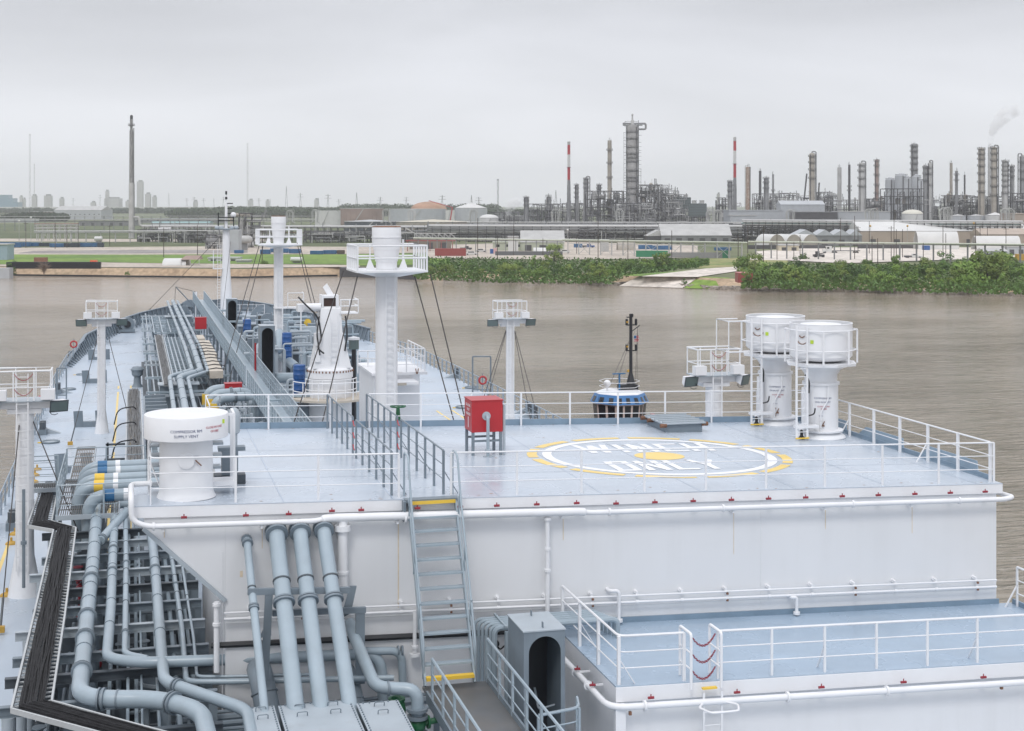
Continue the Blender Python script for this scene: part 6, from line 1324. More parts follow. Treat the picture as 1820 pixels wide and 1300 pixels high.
rf = build('wheelhouse_roof', loft(oct_(2.14, 2.14, bz1 + .1), oct_(2.1, 2.1, bz1 + .16), oct_(1.7, 1.7, bz1 + .3)), WHITE, TG, False)
m_ = MB()
for zz in (.5, .95): m_.tube([V(p) + V((0, 0, zz)) for p in oct_(1.75, 1.75, bz1 + .2)[:8]] + [V(oct_(1.75, 1.75, bz1 + .2)[0]) + V((0, 0, zz))], .025, 5)
build('roof_rail', m_, WHITE, rf)
build('radar', MB().box(X - .65, X + .55, Y - .1, Y + .1, bz1 + 1.75, bz1 + 1.85).cyl((X, Y, bz1 + .3), (X, Y, bz1 + 1.75), .08), BLUEB, TG, False)
build('radar_dome', MB().sph((X - 1.3, Y - .4, bz1 + 1.0), .33).cyl((X - 1.3, Y - .4, bz1 + .3), (X - 1.3, Y - .4, bz1 + .9), .08), WHITE, TG)
mx_ = P(1131, 700, d=131.5).x; my = Y + .5; zt_ = P(1131, 566, d=131.5).z
ms = build('mast', MB().lathe((mx_ - .05, my, bz1 + .2), [(.6, 0), (.22, 1.4), (.16, 1.6), (.15, zt_ - bz1 - .2)], 10).box(mx_ - 1.2, mx_ + .5, my - .5, my + .5, bz1 + .1, bz1 + .75), BLACK, TG)
def tz(py): return P(1131, py, d=131.5).z
m_ = MB()
for py, sx in ((580, -1), (580, 1), (626, -1), (626, 1)): m_.box(mx_ + min(0, sx * .5), mx_ + max(0, sx * .5), my - .05, my + .05, tz(py) - .05, tz(py) + .05).cyl((mx_ + sx * .45, my, tz(py)), (mx_ + sx * .45, my, tz(py) + .55), .12, n=8)
m_.cyl((mx_, my, tz(566)), (mx_, my, tz(560)), .2, n=8).bar((mx_, my, tz(592)), (mx_ + .8, my, tz(581)), .07).cbox((mx_ - .25, my, tz(566)), .4, .1, .1)
build('light_bracket', m_, BLACK, ms)
each('navigation_light', MB().cyl((mx_ - .42, my - .1, tz(576)), (mx_ - .42, my - .1, tz(573)), .1).cyl((mx_ - .42, my - .1, tz(620)), (mx_ - .42, my - .1, tz(617)), .1).cyl((mx_ - .35, my - .1, tz(664)), (mx_ - .35, my - .1, tz(660)), .11), YELD, ms)
fl0 = V((mx_ + .25, my, tz(610))); 
fg = build('flag', MB().hexa([fl0 + V((0, 0, 0)), fl0 + V((.45, .02, -.05)), fl0 + V((.45, .03, -.05)), fl0 + V((0, .01, 0))], [fl0 + V((-.02, 0, .55)), fl0 + V((.5, .02, .5)), fl0 + V((.5, .03, .5)), fl0 + V((-.02, .01, .55))]), WHITE, ms, False)
m_ = MB()
for k in range(4): z = fl0.z + .02 + k * .14; m_.box(fl0.x, fl0.x + .46, my - .015, my - .002, z, z + .07)
build('red_stripe', m_, RED, fg, False); build('blue_canton', MB().box(fl0.x - .01, fl0.x + .22, my - .025, my - .016, fl0.z + .28, fl0.z + .54), BLUEB, fg, False)
m_ = MB()
for x_ in (-2.2, -1.6): m_.tube([(mx_, my, tz(600)), (mx_ + x_, my - .5, bz1 + .9)], .02, 4)
for x_ in (.35, .55): m_.tube([(mx_ + .6, my, tz(585)), (mx_ + x_, my, bz1 + .3)], .015, 4)
each('rigging', m_, ROPE, ms)
build('funnel', MB().box(X + 2.6, X + 2.9, Y - 2, Y - 1, 5.4, 7.0), RED, TG, False)

c = P(629, 640, d=86); h = P(629, 598, d=86).z
t = thing('search_light', 'white capped search light with dark glass band on a black post right of the crane', 'search light', V((c.x, c.y, 11.5)))
build('post', MB().cyl((c.x, c.y, 11.5), (c.x, c.y, h - .75), .13), BLACK, t); build('glass_band', MB().cyl((c.x, c.y, h - .75), (c.x, c.y, h - .2), .3, n=16), GLASS, t); build('cap', MB().lathe((c.x, c.y, h - .2), [(.36, 0), (.34, .12), (.02, .2)], 16), WHITE, t)
railing('white rail on the left half of the small white deckhouse top', [(a_.x, a_.y, a_.z) for a_ in (P(636, 664, d=72), P(672, 664, d=71))], h=1.1, sp=.8, rr=.03)
# ================================================================ the far bank
def B(px, d, z=GZ): p = P(px, 362, d=d); return V((p.x, p.y, z))
def ZY(py, d): return CAMZ - (py - HZ) * d / F
def gd(py): return (CAMZ - GZ) * F / (py - HZ)          # distance of a ground point seen at row py
U = V((CS, -SN, 0)); W = V((SN, CS, 0))               # across and away, as seen from the ship
RG = mat('refinery_grey_steel', (.21, .215, .22), .6, var=.15, scale=.3, dirt=.5, dcol=(.13, .115, .10))
RGL = mat('refinery_pale_steel', (.42, .42, .41), .5, var=.12, scale=.2, dirt=.4, dcol=(.26, .22, .18))
RGD = mat('refinery_dark_steel', (.065, .065, .07), .6, var=.2, scale=.3, dirt=.3, dcol=(.16, .13, .10))
RTAN = mat('refinery_tan_cladding', (.33, .30, .255), .6, var=.15, scale=.3, dirt=.4, dcol=(.2, .13, .08))
RRUST = mat('rust_streaked_stack', (.45, .40, .34), .7, var=.15, scale=.2, dirt=.9, dcol=(.22, .09, .04), dscale=(1, 1, .3), dlo=.42, dhi=.6)
SILV = mat('silver_pipe_cladding', (.44, .44, .435), .4, var=.08, scale=.2)
PALEG = mat('pale_green_pipe', (.50, .53, .44), .5, var=.08)
WOODP = mat('dark_timber_pole', (.075, .06, .05), .9)
WHT = mat('far_white_cladding', (.60, .60, .585), .5, var=.05, scale=.2, dirt=.2, dcol=(.5, .47, .42))
CORR = mat('far_grey_cladding', (.42, .44, .46), .5, var=.06, scale=.3, dirt=.3, dcol=(.28, .27, .25))
FTAN = mat('far_tan_cladding', (.40, .33, .27), .6, var=.06, scale=.2)
SAGE = mat('sage_green_cladding', (.42, .45, .36), .6, var=.06, scale=.3)
SKYB = mat('hazy_blue_glass_cladding', (.16, .28, .36), .3)
RUSTT = mat('rust_brown_tank_shell', (.30, .22, .19), .7, var=.12, scale=.1, dirt=.5, dcol=(.22, .13, .10), dscale=(1, 1, .05))
RUSTR = mat('rusty_tank_dome', (.38, .22, .14), .7, var=.2, scale=.1)
DTANK = mat('dark_floating_roof_tank', (.07, .085, .10), .5)
BBOX = mat('blue_skip_paint', (.03, .12, .26), .5, var=.2, scale=.5, dirt=.3, dcol=(.02, .03, .05))
BBOX2 = mat('dark_skip_paint', (.03, .045, .06), .6, var=.3, scale=.8)
CONT = mat('dark_red_container', (.26, .05, .045), .55, dirt=.3)
CGRN = mat('green_container', (.03, .20, .10), .5)
def vbox(c, w_, dp, z0, z1, mb=None):
    """box facing the ship, c centre of its front foot"""
    mb = mb or MB(); a = V((c.x, c.y, 0)) - U * w_ / 2; b = a + U * w_
    q4 = [a, b, b + W * dp, a + W * dp]
    return mb.hexa([V((p.x, p.y, z0)) for p in q4], [V((p.x, p.y, z1)) for p in q4])
def fbox(name, label, cat, x0, x1, ytop, ybase, m, dp=6, d=None, group=None, parts=None):
    d = d or gd(ybase); c = B((x0 + x1) / 2, d); w_ = (x1 - x0) * d / F
    t = thing(name, label, cat, c, group); build('body', vbox(c, w_, dp, GZ, ZY(ytop, d)), m, t, False)
    return t, c, w_, d, ZY(ytop, d)
def ringp(c, r, z, n=12): return [V((c.x + r * math.cos(2 * math.pi * k / n), c.y + r * math.sin(2 * math.pi * k / n), z)) for k in range(n + 1)]
FG = random.Random(11)
G_COL = 'refinery columns and stacks'
def column(label, px, wpx, ytop, d, m=RG, rings=(), plat=True, lad=True, over=0, taper=1, tip=None, name='distillation_column', cat='column', dome=True):
    c = B(px, d); r = wpx * d / F / 2; zt = ZY(ytop, d)
    t = thing(name, label, cat, c, G_COL)
    pr = [(r * 1.15, 0), (r * 1.15, 6), (r, 7.5), (r * taper, zt - GZ)]
    if dome: pr += [(r * taper * .75, zt - GZ + r * .4), (.02, zt - GZ + r * .55)]
    build('shell', MB().lathe(c, pr, 16), m, t)
    if plat:
        m_ = MB()
        for y in rings:
            z = ZY(y, d); a0 = FG.uniform(0, 6)
            m_.lathe((c.x, c.y, z), [(r + .9, 0), (r + .9, .15)], 12)
            for hh in (.7, 1.4): m_.tube(ringp(c, r + .9, z + hh), .07, 4)
            for k in range(6): a = k * math.pi / 3; m_.bar((c.x + (r + .9) * math.cos(a), c.y + (r + .9) * math.sin(a), z), (c.x + (r + .9) * math.cos(a), c.y + (r + .9) * math.sin(a), z + 1.4), .12)
            build('platform', m_, RGD, t, False); m_ = MB()
    if lad:
        s_ = FG.choice((-1, 1)); p = c + U * s_ * (r * .7) - W * (r * .9); build('ladder', MB().bar(V((p.x, p.y, GZ + 2)), V((p.x, p.y, zt)), .55, .3), RGD, t, False)
        p = c - U * s_ * (r + .35) - W * .2; build('riser_pipe', MB().tube(rnd([V((p.x, p.y, GZ)), V((p.x, p.y, zt + .9)), V((c.x, c.y, zt + .9))], .8, 3), .28, 6), RGL, t)
    if over:
        p = c + U * over * (r + 1.1); build('overhead_pipe', MB().tube(rnd([V((c.x, c.y, zt)), V((c.x, c.y, zt + 2.4)), V((p.x, p.y, zt + 2.4)), V((p.x, p.y, GZ))], 1.6, 5), .45, 8), RG, t)
    m_ = MB().bar(V((c.x, c.y, zt)), V((c.x, c.y, zt + 2.6)), .15)
    for k in range(3): a = FG.uniform(0, 6); m_.bar((c.x + r * .7 * math.cos(a), c.y + r * .7 * math.sin(a), zt), (c.x + r * .7 * math.cos(a), c.y + r * .7 * math.sin(a), zt + FG.uniform(1, 2.4)), .12)
    build('top_fittings', m_, RGD, t, False)
    return t, c, r, zt
def banded(label, px, d, ys, wpx):
    c = B(px, d); t = thing('banded_stack', label, 'chimney', c, 'red and white banded stacks'); r = wpx * d / F / 2
    cols = [RGL, RED, WHT, RED, RG]; nm = ['tip', 'red_band', 'white_band', 'red_band', 'lower_shell']
    for i in range(5):
        za = ZY(ys[i], d); zb = ZY(ys[i + 1], d) if i < 4 else GZ; rr = r if i < 4 else r * 1.25
        build(nm[i], MB().lathe((c.x, c.y, zb), [(rr, 0), (r if i == 4 else rr, za - zb)] if i < 4 else [(rr * 1.1, 0), (rr, (za - zb) * .8), (r, (za - zb))], 16), cols[i], t)
    z = ZY(ys[3] + 1, d); build('platform', MB().lathe((c.x, c.y, z), [(r + .8, 0), (r + .8, .2)], 12), RGD, t, False)
banded('left one of the two tall red and white banded refinery stacks', 1011, 1250, (252, 258, 275, 297, 320), 5.2)
banded('right one of the two tall red and white banded refinery stacks', 1306, 1250, (244, 251, 268, 291, 316), 5.2)
DR = 1200
# the main tower
t, c, r, zt = column('tallest, thickest refinery tower with many ring platforms and a crossed pipe top', 1124, 19, 226, DR, mat('tower_shell', (.31, .305, .30), .6, var=.2, scale=.15, dirt=.5, dcol=(.17, .15, .13)), (235, 247, 262, 274, 281, 288, 304, 316, 322, 335, 345), over=0, name='main_tower')
m_ = MB()
for k, s_ in enumerate((-1, 1)):
    p = c + U * s_ * (r + .2); build('side_riser', MB().tube([V((p.x, p.y, GZ)), V((p.x, p.y, zt + 1)), ], .8, 8), RG, t)
for k, s_ in enumerate((-1, 1)):
    m_ = MB(); o = c + U * s_ * (r + 1.7); zz = GZ + 4
    while zz < zt - 4:
        if FG.random() < .8: m_.bar(o - U * 1.1 + V((0, 0, zz - GZ)), o + U * 1.1 + V((0, 0, zz - GZ)), .18).bar(o - U * s_ * 1 - W * 2 + V((0, 0, zz - GZ)), o + U * s_ * 1.2 - W * 2 + V((0, 0, zz - GZ)), .5, .12)
        zz += FG.uniform(1.8, 4.2)
    for q_ in (-1, 1): m_.bar(o + U * q_ * .9, o + U * q_ * .9 + V((0, 0, (zt - GZ) * (.95 if s_ < 0 else .6))), .2)
    build('stair_cage', m_, RGD, t, False)
a = c - U * 8; b2 = c + U * 11
build('top_cross_pipe', MB().tube(rnd([V((a.x, a.y, ZY(220, DR))), V((b2.x, b2.y, ZY(220, DR))), V((b2.x, b2.y, ZY(230, DR))), V((c.x + U.x * 5, c.y + U.y * 5, ZY(230, DR)))], 1.5), .8, 8).tube([V((a.x, a.y, ZY(223, DR))), V((b2.x - 3 * U.x, b2.y, ZY(223, DR)))], .5, 6), RG, t)
build('top_spire', MB().lathe((c.x, c.y, zt), [(1.6, 0), (1.4, 5), (.8, 6), (.6, 9), (1.0, 10), (.3, 11)], 10), RGL, t)
build('top_frame', MB().bar(V((a.x + 2, a.y, zt)), V((a.x + 2, a.y, ZY(216, DR))), .3).bar(c + U * 5 + V((0, 0, zt - GZ)), c + U * 5 + V((0, 0, ZY(214, DR) - GZ)), .3).bar(V((a.x + 2, a.y, ZY(216, DR))), c + U * 5 + V((0, 0, ZY(216, DR) - GZ)), .25), RGD, t, False)
cols = [
 ('tan topped stack with two platforms left of the tallest tower', 1083.5, 8, 250, DR, RTAN, (268, 291, 317), 0, 'chimney_stack', 'stack'),
 ('short lattice wrapped column, leftmost of the refinery row', 935, 8, 352, 1300, RG, (352, 358, 366), 0, 0, 0),
 ('short column second from the left of the refinery row', 975, 8, 352, 1300, RG, (350, 358, 368), 0, 0, 0),
 ('slim short column right of the left banded stack', 1024.5, 6, 330, 1280, RG, (330, 336, 344, 352), 0, 0, 0),
 ('column with bent top pipe between banded stack and tan stack', 1042, 8, 319, 1220, RG, (319, 327, 335), 1, 0, 0),
 ('short column just left of the tan topped stack', 1065, 7, 330, 1240, RG, (330, 336), 0, 0, 0),
 ('dark column hugging the right banded stack', 1298, 8, 324, 1230, RG, (324, 331, 340, 350), 0, 0, 0),
 ('rust streaked plain stack right of the right banded stack', 1329.5, 9, 297, 1150, RRUST, (), 0, 'rusty_stack', 'stack'),
 ('dark plain stack second right of the rust streaked one', 1351, 5, 304, 1250, RGD, (), 0, 'chimney_stack', 'stack'),
 ('stubby column between two thin stacks', 1361.5, 8, 318, 1200, RG, (318, 326, 336), 0, 0, 0),
 ('thin grey stack with a small collar left of the low frame building', 1374, 3.6, 310, 1220, RG, (340,), 0, 'chimney_stack', 'stack'),
 ('tall tan grey column with a dark pipe down its right side', 1443, 10, 275, 1150, RTAN, (279, 290, 303, 318), 1, 0, 0),
 ('smooth grey stack alone in the middle of the right refinery', 1492, 8, 298, 1180, RGL, (), 0, 'chimney_stack', 'stack'),
 ('thin dark stack with a skirt platform', 1509.5, 4.5, 293, 1220, RGD, (333, 340), 0, 'chimney_stack', 'stack'),
 ('bright grey column with a loop at its top', 1531, 10.5, 292, 1150, RGL, (295, 305, 318, 332), 1, 0, 0),
 ('slim brownish column with bristling fittings', 1558, 7, 286, 1170, RUSTT, (287, 296, 312, 330, 345), 0, 0, 0),
 ('tall column rising behind the cluster of silos', 1624.5, 11.5, 258, 1190, RG, (261, 270, 281, 292, 303), 0, 0, 0),
 ('left one of a pair of columns right of the silos', 1645, 7.5, 296, 1150, RG, (299, 310, 322), 0, 0, 0),
 ('right one of a pair of columns right of the silos, with a loop pipe', 1652, 6.5, 291, 1150, RGL, (299, 310, 330), 1, 0, 0),
 ('plain brown grey stack left of two thin stacks', 1690.5, 5.5, 290, 1200, RTAN, (), 0, 'chimney_stack', 'stack'),
 ('speckled grey stack beside the plain brown one', 1700, 5.5, 304, 1150, RG, (312, 322), 0, 'chimney_stack', 'stack'),
 ('thinnest dark stack of the right refinery', 1714.5, 3.2, 311, 1200, RGD, (), 0, 'chimney_stack', 'stack'),
 ('left of the two tall close columns under the steam plume', 1744, 11, 266, 1120, RTAN, (266, 275, 284, 296, 310, 325, 342), 0, 0, 0),
 ('pale stack giving off the steam plume', 1759, 7, 262, 1160, RGL, (), 0, 'chimney_stack', 'stack'),
 ('right of the two tall close columns under the steam plume', 1767, 10, 264, 1120, RTAN, (264, 274, 286, 300, 316, 332, 348), 1, 0, 0),
 ('ribbed pale column right of the steam plume', 1787, 10, 288, 1120, RGL, (288, 296, 304, 312, 322, 332, 344), 0, 0, 0),
 ('short column beside the ribbed pale one', 1798, 7, 297, 1140, RG, (297, 305, 315), 0, 0, 0),
 ('column with a rounded loop pipe at the right picture edge', 1816, 8, 279, 1120, RG, (290, 305, 320), -1, 0, 0)]
for lab, px, w_, yt_, d, m, rg, ov, nm, ct in cols:
    column(lab, px, w_, yt_, d, m, rg, bool(rg), nm != 'chimney_stack', ov, 1 if nm == 0 else .92, name=nm or 'distillation_column', cat=ct or 'column', dome=nm == 0)
# silos
for i, (px, w_, yt_, d) in enumerate(((1582, 17, 320, 1130), (1602, 22, 313, 1120), (1613, 13, 318, 1090), (1629, 16, 315, 1110), (1636, 8, 322, 1100))):
    c = B(px, d); r = w_ * d / F / 2; t = thing('silo', f'{ORD[i]} upright grey silo from the left in the silo cluster', 'silo', c, 'cluster of grey silos')
    build('shell', MB().lathe(c, [(r, 0), (r, ZY(yt_, d) - GZ), (r * .3, ZY(yt_, d) - GZ + 2), (.02, ZY(yt_, d) - GZ + 2.1)], 24), CORR, t)
    build('top_rail', MB().tube(ringp(c, r, ZY(yt_, d) + 1.2, 16), .12, 4).tube(ringp(c, r, ZY(yt_, d) + .6, 16), .08, 4), RGD, t)
    each('leg_band', MB().bar(c - W * (r + .2) + V((0, 0, 0)), c - W * (r + .2) + V((0, 0, ZY(yt_, d) - GZ)), .5), RGD, t, False)
# steel process structures
def steel(label, x0, x1, ytop, d, bays, levels, dens=10, m=RG, ybase=None, name='process_structure'):
    c0 = B(x0, d); w_ = (x1 - x0) * d / F; zt = ZY(ytop, d); zb = GZ
    t = thing(name, label, 'steel structure', B((x0 + x1) / 2, d), 'refinery steel structures')
    m_ = MB(); dp = min(14, w_ * .4)
    for j in (0, 1):
        o = c0 + W * dp * j
        for i in range(bays + 1): p = o + U * w_ * i / bays; m_.bar(p, V((p.x, p.y, zt - FG.choice((0, 0, 2)))), .5)
        for k in range(1, levels + 1):
            z = zb + (zt - zb) * k / levels; m_.bar(V((o.x, o.y, z)), V((o.x + U.x * w_, o.y + U.y * w_, z)), .35, .6)
            if k < levels and j == 0:
                for i in range(0, bays, 2): a = o + U * w_ * i / bays; b_ = o + U * w_ * (i + 1) / bays; m_.bar(V((a.x, a.y, z)), V((b_.x, b_.y, z + (zt - zb) / levels)), .22)
    build('frame', m_, RGD if m is RG else m, t, False)
    m_ = MB()
    for k in range(1, levels):
        z = zb + (zt - zb) * k / levels; vbox(c0 + U * w_ / 2 + W * .3, w_, dp - .5, z - .2, z + .05, m_)
    each('floor', m_, RGD, t, False)
    for k in range(max(3, int(dens / 2.4))):
        p = c0 + U * FG.uniform(.1, .9) * w_ + W * FG.uniform(1, dp - 1); z = zb + (zt - zb) * (FG.randint(0, levels - 1)) / levels + .2; r_ = FG.uniform(.8, 2.0); h_ = (zt - zb) / levels * FG.uniform(.6, 1.2)
        if FG.random() < .6: build('vessel', MB().lathe(V((p.x, p.y, z)), [(r_, 0), (r_, h_), (r_ * .6, h_ + r_ * .4), (.02, h_ + r_ * .5)], 12), FG.choice((RGL, RG, RG, RTAN, SILV)), t)
        else: build('vessel', MB().cyl(V((p.x, p.y, z + r_)) - U * r_ * 2, V((p.x, p.y, z + r_)) + U * r_ * 2, r_, n=12), FG.choice((RGL, SILV, RG)), t)
    m_ = MB(); m2_ = MB()
    for k in range(dens * 9):
        p = c0 + U * FG.uniform(0, 1) * w_ - W * FG.uniform(-dp, 1.0); z = FG.uniform(zb + 1, zt); r_ = FG.uniform(.12, .38); q_ = m_ if k % 3 else m2_
        if FG.random() < .5: L = FG.uniform(3, 14); q_.tube(rnd([V((p.x, p.y, z)), V((p.x, p.y, z)) + U * L, V((p.x, p.y, z)) + U * L + V((0, 0, FG.choice((-1, 1)) * FG.uniform(2, 6)))], .6, 2), r_, 5)
        else: q_.tube([V((p.x, p.y, max(GZ, z - FG.uniform(3, 12)))), V((p.x, p.y, z))], r_, 5)
    for q_, mm in ((m_, RG), (m2_, RGL)): o = build('piping', q_, mm, t); o['kind'] = 'stuff'
    return t
for a in (('low dark pipe filled structure at the left end of the refinery', 940, 1000, 363, 1260, 8, 4, 22), ('low dark structure between the short columns and the left banded stack', 1000, 1045, 362, 1280, 6, 4, 16),
          ('open frame with stepped pipes left of the tallest tower', 1041, 1108, 340, 1190, 6, 5, 24), ('dense tall steel structure with pipes right of the tallest tower', 1133, 1178, 329, 1180, 6, 8, 46),
          ('stepped lower steel structure right of the dense tall one', 1176, 1196, 345, 1180, 3, 6, 20), ('base structure crowded round the foot of the tallest tower', 1088, 1140, 362, 1150, 8, 4, 40),
          ('dark low machinery structure under the cooling towers', 1196, 1256, 372, 1150, 8, 3, 26), ('small lattice structure with a lone vent right of the cooling towers', 1273, 1290, 352, 1260, 3, 4, 10),
          ('cluttered structure at the feet of the thin stacks', 1340, 1385, 345, 1240, 6, 4, 22), ('low frame building on open legs left of the tan column', 1388, 1418, 344, 1260, 4, 3, 10),
          ('cluttered structure right of the tan column', 1452, 1480, 342, 1230, 4, 4, 16), ('low structure behind the silos', 1560, 1660, 352, 1220, 10, 3, 26),
          ('dark process unit below the plain brown stack', 1678, 1725, 348, 1160, 7, 5, 30), ('structure at the feet of the tall close columns', 1728, 1800, 350, 1150, 8, 4, 30),
          ('black framed unit at the right picture edge', 1800, 1835, 344, 1080, 4, 5, 20), ('long low pipe unit in the middle distance left of the refinery', 870, 940, 378, 1350, 8, 2, 18),
          ('low green grey structure right of the silos', 1655, 1740, 368, 1180, 8, 2, 18), ('far pale structure behind the smooth grey stack', 1500, 1560, 356, 1320, 6, 3, 14),
          ('low dark rack clutter right of the flare stack foot', 244, 300, 409, 870, 5, 3, 8), ('low dark rack clutter below the forestay', 312, 368, 411, 850, 5, 3, 8), ('low pipe clutter between the slim mast and the blue skips', 540, 612, 412, 850, 6, 3, 8),
          ('low pipe clutter behind the big vent mast', 620, 735, 411, 860, 8, 3, 10), ('pipe clutter under the low tan tank', 738, 835, 407, 900, 8, 3, 16), ('dark pipe clutter left of the striped roof shed', 835, 925, 404, 880, 8, 4, 18), ('dark pipe clutter behind the striped roof shed', 925, 1030, 404, 870, 8, 4, 16),
          ('dark pipe clutter in front of the tallest tower', 1030, 1170, 406, 860, 10, 4, 20), ('dark pipe clutter left of the arched tents', 1300, 1370, 399, 860, 6, 4, 14), ('pipe clutter behind the pitched sheds', 1372, 1470, 397, 850, 8, 4, 10), ('grey unit under the tan column', 1424, 1486, 352, 1160, 6, 4, 10), ('grey unit left of the silos', 1535, 1575, 354, 1150, 4, 4, 10), ('steelwork wrapping the silo cluster', 1572, 1642, 336, 1085, 6, 6, 5)):
    steel(*a)
# cooling towers
for x0, x1, y0, yb, d, lab in ((1195, 1228, 351, 372, 1200, 'dark louvred cooling tower on legs right of the dense steel structure'), (1226, 1256, 362, 385, 1120, 'second darker cooling box lower right of the first')):
    c = B((x0 + x1) / 2, d); w_ = (x1 - x0) * d / F; t = thing('cooling_tower', lab, 'cooling tower', c, 'dark cooling towers')
    build('louvre_box', vbox(c, w_, 9, ZY(yb, d), ZY(y0, d)), mat('cooling_slats', (.10, .13, .13), .6), t, False)
    m_ = MB()
    for k in range(5): z = ZY(yb, d) + (ZY(y0, d) - ZY(yb, d)) * (k + .5) / 5; vbox(c - W * .12, w_ + .1, .1, z - .12, z + .12, m_)
    each('slat', m_, RGD, t, False)
    each('leg', MB().bar(c - U * w_ * .4, c - U * w_ * .4 + V((0, 0, ZY(yb, d) - GZ)), .8).bar(c + U * w_ * .4, c + U * w_ * .4 + V((0, 0, ZY(yb, d) - GZ)), .8), RGD, t, False)
    each('fan_stack', MB().lathe(c - U * w_ * .2 + W * 4 + V((0, 0, ZY(y0, d) - GZ)), [(2, 0), (1.7, 1.5), (2, 2.4)], 14).lathe(c + U * w_ * .25 + W * 4 + V((0, 0, ZY(y0, d) - GZ)), [(2, 0), (1.7, 1.5), (2, 2.4)], 14), RGL, t)
# tanks
def tank(label, x0, x1, ytop, d, m, roof, rh=1.5, rm=None, ribs=0):
    c = B((x0 + x1) / 2, d); r = (x1 - x0) * d / F / 2; h = ZY(ytop, d) - GZ; t = thing('storage_tank', label, 'tank', c, 'storage tanks')
    build('shell', MB().lathe(c, [(r, 0), (r, h)], 40), m, t)
    if roof == 'dome': pr = [(r * math.cos(a), h + rh * math.sin(a)) for a in [i * math.pi / 2 / 7 for i in range(8)]]; pr[0] = (r * 1.01, h); pr[-1] = (.02, h + rh)
    elif roof == 'cone': pr = [(r * 1.01, h), (.02, h + rh)]
    else: pr = [(r * .99, h - .6), (.02, h - .4)]
    build('roof', MB().lathe(c, pr, 40), rm or m, t)
    if ribs:
        m_ = MB()
        for k in range(ribs): a = 2 * math.pi * k / ribs; m_.bar((c.x + r * math.cos(a), c.y + r * math.sin(a), GZ), (c.x + r * math.cos(a), c.y + r * math.sin(a), GZ + h), .35)
        o = build('rib', m_, rm or m, t, False); o['kind'] = 'stuff'
    build('stair', MB().bar(c - W * (r + .4) - U * r * .3, c - W * (r + .2) + U * r * .2 + V((0, 0, h)), .5, .8), RGL, t, False)
    build('rim', MB().tube(ringp(c, r, GZ + h + .1, 40), .2, 4), RGL, t)
tank('white ribbed tank in front of the trees', 560, 605, 375, 1500, WHT, 'flat', ribs=30)
tank('rust brown tank right of the white ribbed one', 604, 681, 371, 1560, RUSTT, 'flat', ribs=26)
tank('wide grey tank with a big rusty dome roof showing above it', 692, 792, 372, 1500, CORR, 'flat')
tank('grey tank with pale cone roof right of the rusty dome', 808, 866, 370, 1500, CORR, 'cone', 5.5, WHT)
tank('tank with rusty dome roof half hidden behind the wide grey tank', 730, 794, 372, 1750, RUSTT, 'dome', 9, RUSTR)
tank('plain white tank between the two grey ones', 788, 810, 374, 1620, WHT, 'flat')
tank('low dark blue tank behind the long silver pipe', 612, 704, 394, 1080, DTANK, 'cone', 1.4, CORR)
tank('low tan tank beside the low dark one', 704, 836, 394.5, 1060, RTAN, 'cone', 1.8, mat('tank_cream_roof', (.52, .48, .38), .6))
tank('small white domed tank at the left refinery end', 852, 886, 388, 1250, WHT, 'dome', 3.2)
tank('white domed tank below the silos', 1603, 1640, 381, 1060, WHT, 'dome', 3.4, mat('cream_dome', (.60, .58, .50), .5))
tank('flat pale tank top right of the white domed tank', 1688, 1716, 384, 1060, CORR, 'cone', 1.2, SILV)
tank('second flat pale tank top at the right', 1720, 1750, 384, 1070, CORR, 'cone', 1.2, SILV)
tank('white coned tank near the right edge', 1752, 1785, 383, 1060, WHT, 'cone', 2.2)
# plain buildings behind the pipe racks
def bld(label, x0, x1, ytop, d, m, roof=None, rm=None, dp=18, rh=4, name='industrial_building', doors=0, win=0, cat='building'):
    c = B((x0 + x1) / 2, d); w_ = (x1 - x0) * d / F; z1 = ZY(ytop, d); t = thing(name, label, cat, c, 'buildings on the far bank')
    build('wall', vbox(c, w_, dp, GZ, z1), m, t, False); rm = rm or SILV
    a = c - U * (w_ / 2 + .3) - W * .4; b_ = c + U * (w_ / 2 + .3) - W * .4; e = W * (dp + .8); up = V((0, 0, z1 - GZ + .02))
    if roof == 'gable': build('roof', MB().add([a + up, b_ + up, a + e / 2 + up + V((0, 0, rh)), b_ + e / 2 + up + V((0, 0, rh)), a + e + up, b_ + e + up], [(0, 1, 3, 2), (2, 3, 5, 4), (0, 2, 4), (1, 5, 3)]), rm, t, False)
    elif roof == 'gable2': m2 = (a + b_) / 2; build('roof', MB().add([a + up, m2 + up + V((0, 0, rh)), b_ + up, a + e + up, m2 + e + up + V((0, 0, rh)), b_ + e + up], [(0, 1, 4, 3), (1, 2, 5, 4), (0, 2, 1), (3, 4, 5)]), rm, t, False)
    else: build('roof', vbox(c - W * .4, w_ + .6, dp + .8, z1 + .02, z1 + .5), rm, t, False)
    m_ = MB()
    for k in range(doors): vbox(c + U * w_ * ((k + .5) / doors - .5) - W * .06, min(3.2, w_ / doors * .5), .05, GZ, GZ + min(3.4, (z1 - GZ) * .7), m_)
    if doors: each('door', m_, RGD, t, False)
    m_ = MB()
    for k in range(win): vbox(c + U * w_ * ((k + .5) / win - .5) - W * .06, min(1.6, w_ / win * .5), .05, GZ + (z1 - GZ) * .5, GZ + (z1 - GZ) * .5 + 1.2, m_)
    if win: each('window', m_, WIN, t, False)
    return t
bld('pale grey long building below the right banded stack', 1296, 1392, 375, 1080, CORR, dp=30, rm=CORR)
bld('grey roofed building left of the tan column', 1388, 1466, 364, 1100, CORR, 'gable', CORR, 20, 3)
bld('dark louvred low building with a framed opening', 1412, 1488, 378, 1040, RGD, dp=20, rm=RG)
bld('pale green grey building below the smooth grey stack', 1490, 1582, 377, 1050, CORR, dp=20, win=8)
